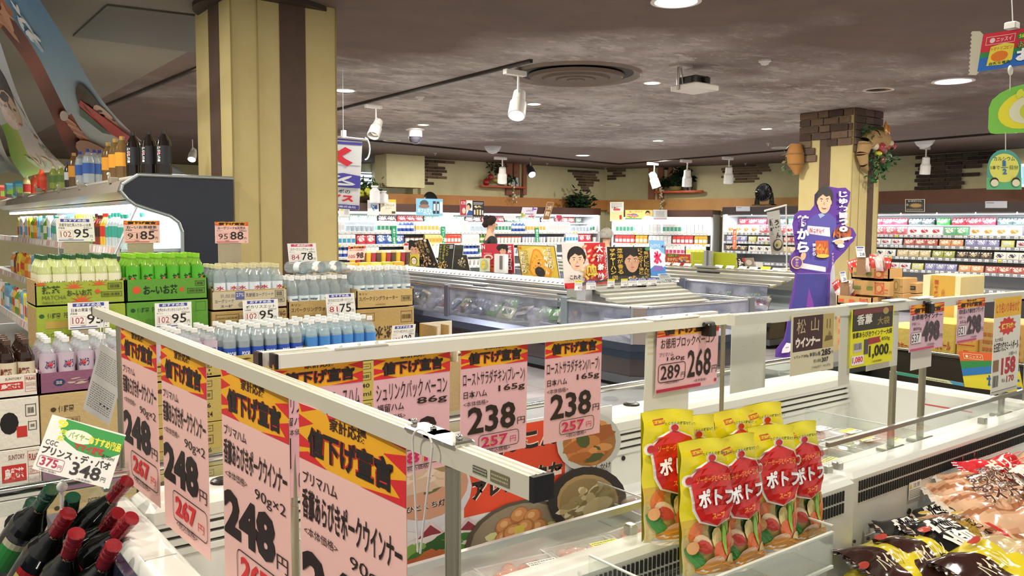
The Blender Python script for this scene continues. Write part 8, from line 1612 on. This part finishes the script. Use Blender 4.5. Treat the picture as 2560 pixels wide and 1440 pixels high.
# ------------------------------------------------------------------ the purple standee
q = lambda a, b: PD(a, b, 9.72)
ol = [(2071, 466), (2095, 470), (2114, 469), (2126, 480), (2124, 501), (2114, 529), (2111, 553), (2114, 565), (2132, 571), (2141, 587), (2135, 602), (2126, 611), (2111, 630), (2090, 651), (2080, 666), (2076, 684), (2074, 760), (2072, 830), (2072, 898), (1938, 893), (1940, 874), (1960, 849), (1966, 822), (1973, 770), (1984, 715), (1988, 684), (1976, 676), (1973, 654), (1979, 636), (1989, 623), (1985, 587), (1981, 560), (1986, 538), (1999, 526), (2026, 526), (2036, 513), (2037, 486), (2053, 470)]
O, U, Vv = q(1930, 900), q(2150, 900) - q(1930, 900), q(1930, 460) - q(1930, 900); N = U.cross(Vv).normalized()
m = MB(); m.prism([q(x, y) - N * .012 for x, y in ol][::-1], N * .012, '5d3a94', CARD); o = obj('standee', m, loc=O + U * .4); tag(o, 'life-size purple cardboard standee of a man in a purple jacket holding fried chicken', 'standee')
p = Print(O + N * .0015, U, Vv, eps=.0008); X_ = lambda x: (x - 1930) / 220; Y_ = lambda y: (900 - y) / 440
def el(px, py, rx, ry, c, rot=0, n=16): p.ell(X_(px), Y_(py), rx / 220, ry / 440, c, n, rot)
def po(pts, c): p.poly([(X_(x), Y_(y)) for x, y in pts], c)
po([(1994, 684), (2068, 686), (2070, 780), (2070, 890), (2040, 890), (2030, 760), (2012, 800), (1990, 860), (1962, 862), (1975, 790), (1988, 730)][::-1], '3c3a86'); po([(2022, 720), (2034, 760), (2038, 890), (1995, 888), (2012, 800)][::-1], '7a3a9c')
po([(2018, 553), (2035, 538), (2055, 532), (2075, 534), (2090, 548), (2092, 600), (2076, 640), (2070, 668), (2060, 684), (1999, 672), (2002, 640), (2008, 600), (2012, 570)][::-1], '4e479c')
po([(2003, 657), (2064, 668), (2064, 680), (1999, 670)][::-1], 'd9d6e0'); po([(2018, 564), (2074, 569), (2075, 592), (2017, 584)][::-1], 'd6d3de')
po([(2083, 598), (2112, 600), (2112, 622), (2100, 628), (2084, 612)][::-1], '4e479c'); po([(2008, 560), (2020, 556), (2012, 600), (2006, 634), (1998, 636), (1998, 600)][::-1], '443e90')
po([(2044, 536), (2054, 533), (2062, 538), (2050, 546)][::-1], '9aa6cc'); p.face(X_(2060), Y_(505), 38 / 220, 58 / 440, smile=True, skin='e6b490', tilt=.1)
p.blobs(X_(2103), Y_(585), 26 / 220, 17 / 440, ('b0602c', '8a3f1c', 'c87a3c', 'a8522a'), 34, .022, 3, .55); el(2104, 599, 26, 4, 'cfd4dc', .1); el(2096, 606, 12, 7, 'dfae8c'); el(2100, 615, 9, 5, 'e8e4ee')
el(2006, 640, 7, 10, 'dfae8c', .4)
po([(2036, 602), (2068, 602), (2070, 640), (2060, 646), (2044, 644), (2036, 630)][::-1], 'b8562c'); p.blobs(X_(2053), Y_(624), 14 / 220, 18 / 440, ('c8642c', 'a8441c', 'e0943c', 'd07a3a'), 18, .018, 4, .6); el(2054, 640, 16, 5, 'd8b84a')
p.text('N', X_(2022), Y_(582), X_(2028), Y_(570), 'b82c34', .03).text('ニチレイ', X_(2030), Y_(582), X_(2058), Y_(572), 'b82c34', .03)
p.col_text('特から', X_(1990), Y_(634), X_(2020), Y_(537), 'f2eef6', .05).col_text('じゅわ旨っ。', X_(2094), Y_(582), X_(2116), Y_(478), 'f2eef6', .04).col_text('特から', X_(2028), Y_(640), X_(2036), Y_(608), 'f2eef6', .03)
el(1989, 657, 15, 16, 'd8b46a'); el(1989, 657, 12.5, 13.5, '5d3a94'); p.col_text('特から', X_(1985), Y_(668), X_(1993), Y_(646), 'd8b46a', .02); p.col_text('ザクうまあ', X_(2075), Y_(670), X_(2080), Y_(632), 'd8cfe8')
po([(1952, 872), (1962, 856), (1976, 858), (1980, 868), (1968, 880), (1950, 882)][::-1], 'e4e2ec'); po([(1960, 868), (1968, 866), (1968, 868), (1960, 870)][::-1], '8a86a0'); p.rect(X_(1990), Y_(684.5), X_(2074), Y_(683.5), '9a7ac0')
obj('standee_print', p.mb, o)
m = MB(); m.prism([q(2050, 640) + V((.03, .03, 0)), q(2088, 650) + V((.03, .03, 0)), q(2096, 800) + V((.05, .05, 0)), q(2050, 800) + V((.05, .05, 0))][::-1], -N * .01, 'c9ccd2', CARD); obj('back_support', m, o)
# ------------------------------------------------------------------ cartons at the foot of the pillar
def xbox(px0, py0, px1, py1, x, lb, col='b8915a', art=None, dx=.3, fn=None, name='stock_carton', openb=False):
    a, b, c = PX(px0, py1, x), PX(px1, py1, x), PX(px0, py0, x); y0, y1 = sorted((a.y, b.y)); z0, z1 = (a.z + b.z) / 2, c.z
    t = thing(name, lb, 'carton', ((x + dx / 2), (y0 + y1) / 2, z0)); m = MB()
    if openb:
        w = .012; m.box((x, y0, z0), (x + w, y1, z1), col, CARD); m.box((x + dx - w, y0, z0), (x + dx, y1, z1), col, CARD); m.box((x, y0, z0), (x + dx, y0 + w, z1), col, CARD); m.box((x, y1 - w, z0), (x + dx, y1, z1), col, CARD); m.box((x, y0, z0), (x + dx, y1, z0 + .02), col, CARD)
    else: m.bbox((x, y0, z0), (x + dx, y1, z1), col, CARD, .006)
    obj('box', m, t)
    if art: p_ = Print((x - .002, y1, z0), (0, y0 - y1, 0), (0, 0, z1 - z0), eps=.001); art(p_); put(p_, t)
    return t
def seal(p): p.rect(.06, .35, .24, .6, '6a7a3a').rect(.4, .35, .56, .6, '6a7a3a').frame(.62, .12, .86, .88, .02, 'c8482c').ell(.74, .5, .09, .28, 'c8482c', 14).ell(.74, .5, .07, .22, 'b8915a', 14).rect(.88, .4, .98, .46, 'c8482c').rect(.88, .2, .98, .23, '7a5a34')
def seal2(p): p.frame(.25, .12, .7, .88, .02, '6a7a3a').ell(.47, .5, .16, .3, '6a7a3a', 12).ell(.47, .5, .12, .24, 'b8915a', 12).rect(.74, .4, .95, .46, '6a7a3a')
XB = 8.75
xbox(2128, 668, 2222, 699, XB, 'open brown carton of snack packets, top of the stack by the pillar', art=seal, openb=True)
xbox(2130, 699, 2222, 738, XB, 'brown carton with red seal, second in the stack by the pillar', art=seal)
xbox(2224, 694, 2258, 732, XB + .1, 'brown carton with green seal right of the pillar stack', art=seal2); xbox(2224, 732, 2258, 768, XB + .1, 'lower brown carton with green seal right of the pillar stack', art=seal2)
xbox(2260, 706, 2292, 732, XB + .25, 'dark-printed brown carton farthest right in the pillar stack', art=lambda p: p.rect(.1, .3, .9, .7, '2c3a3a').lines(.2, .35, .8, .65, 1, '8a7a50')); xbox(2258, 733, 2300, 775, XB + .25, 'brown carton under the dark-printed one', art=None)
for k in range(7): xbox(2092, 738 + k * 26, 2180, 764 + k * 26, XB - .12, 'brown carton with red marks in the low stack by the standee, %s from the top' % ORD[k], art=lambda p: p.rect(.05, .3, .2, .65, 'c8543a').rect(.35, .25, .5, .65, 'c8543a').frame(.65, .1, .88, .8, .02, 'c8543a').ell(.76, .45, .07, .22, 'c8543a', 10), openb=(k == 0))
Rr = random.Random(8)
for i, (px, py) in enumerate([(2095, 726), (2103, 720), (2112, 728), (2120, 722), (2130, 724), (2140, 732), (2108, 733), (2140, 668), (2152, 664), (2165, 668), (2178, 660), (2192, 656), (2203, 663), (2212, 668)]):
    p_ = PX(px, py, XB - .02 + .05 * (i % 3)); o_ = bpy.data.objects.new('snack_packet', prod_mesh('pack', ('d8c0b8', 'c8443a', 'b89a8a')[i % 3], ('f0ece8', 'a8322c', 'e8e0d8')[i % 3], .16, .11)); COL.objects.link(o_); o_.location = p_ - V((0, 0, .06)); o_.rotation_euler = (Rr.uniform(-.5, .3), Rr.uniform(-.7, .7), -PI / 2 + Rr.uniform(-.5, .5)); tag(o_, ('small snack packet, %s from the left, in the open ' % nth(i + 1 if i < 7 else i - 6)) + ('low carton by the standee' if i < 7 else 'top carton by the pillar'), 'packet', 'snack packets in the open cartons')
for (a, b, c, lb) in [((2142, 643), (2164, 643), (2139, 616), 'white 218 card over the top carton by the pillar'), ((2104, 706), (2118, 704), (2099, 680), 'tilted white card over the low cartons by the pillar')]:
    o, p = sheet_px('price_card', a, b, c, 'e4e4e8', XP(XB - .1), label=lb, cat='price card'); p.eps = .001; p.rect(.1, .84, .9, .96, '4a5aa0').lines(.1, .55, .8, .8, 2, '8a8c98').text('218' if '218' in lb else '20', .4, .12, .92, .42, '3a3c50', .01); put(p, o)
    bx = PX((a[0] + b[0]) / 2, a[1], XB - .08); m = MB(); m.box((bx.x, bx.y - .05, bx.z - .2), (bx.x + .01, bx.y + .05, bx.z + .02), '8a6a4a', CARD); obj('cardboard_upright', m, o)
# ------------------------------------------------------------------ dark display case beyond the white end wall, with yellow cartons
t = thing('dark_case', 'dark grey open display case beyond the end of the white island', 'case', (3.9, 1.6, 0))
m = MB(); m.box((3.47, 1.37, 0), (4.5, 2.62, .55), '2a2928', PLAST); obj('body', m, t)
m = MB(); m.bbox((3.46, 1.37, .78), (3.66, 2.62, .845), '55584f', PLAST, .02); m.box((3.48, 1.37, .5), (3.64, 2.6, .78), '33342f', PLAST); m.bbox((3.46, 2.36, .78), (4.5, 2.62, .85), '4d5049', PLAST, .02); m.box((3.5, 2.4, .5), (4.5, 2.6, .78), '33342f', PLAST); obj('bumper', m, t)
m = MB(); m.box((4.3, 1.37, .55), (4.42, 2.4, .9), '3a352e', PLAST); m.tube((4.3, 1.37, .905), (4.3, 2.36, .905), .012, 'c8c8bc', CHROME, 8); obj('rear_wall', m, t)
for k in range(5): m = MB(); m.box((3.7 + k * .12, 1.4, .556), (3.76 + k * .12, 2.3, .575), '4a3c30', WOOD); obj('slat', m, t)
def xb2(px0, py0, px1, py1, x, lb, col, art=None, dx=.28): return xbox(px0, py0, px1, py1, x, lb, col, art, dx)
YL = 'd9bd5c'
def aj(p): p.text('349', .28, .78, .5, .92, '4a4030', .02).text('セール', .05, .4, .3, .6, 'b8442c', .04).text('カセール', .5, .4, .9, .6, 'b8442c', .03).ell(.3, .2, .1, .07, '2c6a8a', 12).text('ヘルシー', .5, .2, .85, .28, 'b89a3a', .01).frame(.7, .04, .92, .18, .006, '6a5a34')
XQ = 4.35
xb2(2292, 800, 2384, 917, XQ, 'yellow carton printed 349 on the dark case, middle', YL, aj)
xb2(2195, 812, 2288, 906, XQ, 'yellow carton with blue fish mark, left of the 349 one', 'dcc266', aj); xb2(2148, 820, 2192, 896, XQ, 'yellow carton with red round mark, leftmost on the dark case', 'dcc266', lambda p: p.ell(.5, .6, .3, .2, 'c8402c', 12).ell(.5, .55, .2, .12, 'e8d44a', 10).text('から', .3, .3, .8, .45, '3a3a2a', .02))
xb2(2388, 802, 2440, 922, XQ, 'orange-yellow carton printed in red, right of the 349 one', 'd8a548', lambda p: p.rect(.1, .8, .9, .88, 'c8402c').text('CGC', .3, .6, .8, .72, 'c8402c', .02).rect(.1, .5, .9, .52, 'c8402c').ell(.5, .3, .25, .1, 'c8402c', 10)); xb2(2442, 800, 2560, 930, XQ + .02, 'tan carton behind the 158 sign', 'c8a060', lambda p: p.lines(.1, .2, .9, .8, 4, 'b86a3a'))
xb2(2306, 686, 2400, 799, XQ + .32, 'tall yellow upright carton with red writing behind the right rail', 'e0cf9a', lambda p: p.rect(.2, 0, .85, 1, 'cfa94e').col_text('開封厳禁', .3, .4, .4, .9, 'b8542c', .03).col_text('山口', .5, .45, .58, .7, 'b8542c', .02).rect(0, 0, .19, 1, 'efe6c4').rect(.86, 0, 1, 1, 'efe6c4'))
o, p = sheet_px('display_board', (2412, 967), (2560, 985), (2396, 877), 'e8d83a', lambda a, b: PX(a, b, 3.72), label='orange green and blue fish maker board standing on the dark case', cat='display board'); p.eps = .0004
p.poly([(0, .72), (1, .86), (1, 1.02), (0, 1)], 'e0642c').poly([(0, .5), (1, .8), (1, .88), (0, .72)], '2f8a4a').poly([(0, .3), (1, .6), (1, .8), (0, .5)], '2c78c0').rect(0, 0, .6, .28, 'e8dc3a').frame(.08, .8, .42, .95, .008, 'f4e4c0', .0).text('ニッスイ', .18, .83, .4, .91, 'f4e4c0', .02).ell(.14, .87, .025, .04, 'f4e4c0', 10).text('かまぼこ', .42, .1, .98, .42, '2c60b0', .05).ell(.62, .74, .06, .07, 'd8e04a', 12); put(p, o)
o, p = sheet_px('shelf_strip', (2240, 936), (2410, 966), (2238, 928), 'd8dcb0', lambda a, b: PX(a, b, 3.67), label='long teal and cream strip lying along the dark case', cat='strip'); p.eps = .0004; p.poly([(0, 0), (.34, 0), (.36, 1), (0, 1)], '3f9a80').poly([(.85, 0), (1, 0), (1, 1), (.8, 1)], '4a9ac8').lines(.42, .2, .78, .6, 1, '4a5a4a'); put(p, o)
# ------------------------------------------------------------------ hanging mobile at the upper right
D0 = 3.2; q = lambda a, b: PD(a, b, D0)
t = thing('hanging_mobile', 'hanging mobile of three boards, the top one like a sausage packet, at the upper right', 'mobile', q(2530, 60)); a, b, c = q(2443, 180), q(2640, 150), q(2458, 86)
o, p = sheet('packet_board', a, b - a, c - a, '2c6ab8', parent=t, th=.004); p.eps = .0003
p.rect(0, 0, 1, .42, '2c6cc0'); p.rect(0, .36, 1, .55, '2f8a4a'); p.rect(0, .5, 1, 1, 'cf2c3c').frame(.05, .68, .42, .9, .006, 'e8d0d0').text('ニッスイ', .18, .73, .38, .85, 'e8d0d0', .02).ell(.13, .79, .035, .07, 'e8d0d0', 12).ell(.5, .8, .06, .09, '2f8a3a', 12).text('56', .47, .75, .53, .85, 'e8e84a', .02)
p.poly([(.1, .12), (.3, .1), (.42, .2), (.42, .62), (.3, .68), (.12, .62)], 'e8d44a').ell(.25, .34, .11, .14, 'e07a24', 14).text('トマトリコピン', .13, .5, .4, .6, 'a8442c', .01).text('自然な着色', .13, .12, .4, .2, '2c5a2c', .02).text('おさかな', .46, .48, .8, .66, '3a5a2a', .03, halo='e8e08a').text('おさ', .46, .12, .98, .46, 'ffffff', .05, halo='2c5ac0'); put(p, t, 'packet_print')
m = MB(); zz = [q(2458, 86), q(2443, 180)]; pts = []
for k in range(22): f = k / 21; y_ = 78 + (187 - 78) * f; pts.append(q(2430 - 7 * f - (3 if k % 2 else -1), y_))
edge = [q(2450, 78), q(2458, 86), q(2448, 180), q(2440, 188)]
m.prism(pts[::-1] + edge, N * 0 + (q(2430, 78) - V((0, 0, EYE))).normalized() * .003, 'c9c3ae', PLAST); obj('crimped_end', m, t)
def cut(nm, pts, col): m = MB(); m.prism([q(x, y) for x, y in pts][::-1], (q(2530, 250) - V((0, 0, EYE))).normalized() * .004, col, PAPER); return obj(nm, m, t)
cut('green_board', [(2470, 322), (2472, 270), (2480, 250), (2500, 233), (2530, 218), (2600, 200), (2600, 330), (2488, 335), (2476, 333)], '7ec850')
p = Print(q(2470, 340), q(2600, 340) - q(2470, 340), q(2470, 205) - q(2470, 340), eps=-.0008 if 0 else .0008)
p.ell(.75, .5, .58, .34, 'e8e03a', 22, .3).ell(.8, .5, .42, .25, 'dfe0c0', 20, .3).ell(.85, .45, .25, .18, 'c8d04a', 14).ell(.6, .78, .06, .1, 'd8e04a', 10, -.5).poly([(.62, .76), (.66, .72), (.95, .55), (.98, .58)], 'd8e04a'); put(p, t, 'green_print')
arc = [(2466, 474), (2468, 425)] + [(2511 + 42 * math.cos(a_), 418 - 44 * math.sin(a_)) for a_ in [PI * .98 - i * PI * .96 / 12 for i in range(13)]] + [(2553, 425), (2554, 472)]
cut('round_top_board', arc, '5aa89a'); p = Print(q(2466, 474), q(2554, 474) - q(2466, 474), q(2466, 374) - q(2466, 474), eps=.0008)
p.rect(0, 0, 1, .3, '6cc08a').ell(.5, .54, .42, .36, 'e8e870', 26).text('カルシウム', .2, .72, .8, .82, '3a5a4a', .01).text('1', .44, .58, .54, .72, '3a78b8', .05).rect(.4, .545, .6, .56, '3a78b8').text('2', .44, .38, .56, .52, '3a78b8', .05).text('1本で', .1, .5, .36, .6, '3a5a4a', .01).text('日分', .64, .5, .88, .6, '3a5a4a', .01)
for cx in (.2, .8): p.ell(cx, .2, .12, .1, '3a3428', 14).ell(cx, .16, .11, .09, 'efe8c8', 14)
put(p, t, 'round_top_print')
m = MB(); 
for a_, b_ in ((q(2532, 58), q(2527, -60)), (q(2526, 178), q(2525, 226)), (q(2514, 330), q(2514, 378))): m.tube(a_, b_, .0018, 'b8b8b0', PLAST, 6)
m.bbox(tuple(q(2530, 72) - V((.02, .02, 0))), tuple(q(2530, 56) + V((.02, .02, 0))), 'c8c8c0', PLAST, .003); m.ball(q(2526, 176), .02, 'dcdccc', PLAST, 10, (1, .3, 1)); obj('hanger', m, t)
m = MB(); m.tube(q(2527, -59), V((q(2527, -59).x, q(2527, -59).y, CEIL)), .0018, 'b8b8b0', PLAST, 6); obj('thread', m, t)
o, p = sheet_px('wall_screen', (2553, 467), (2600, 467), (2553, 410), 'dfeaf4', lambda a, b: PX(a, b, 16.4), label='bright screen edge behind the round mobile board at the right edge', cat='screen', mat=SCREEN); p.mat = SCREEN; p.eps = .002; put(p.rect(.04, .1, .9, .9, '6a9ac8'), o)
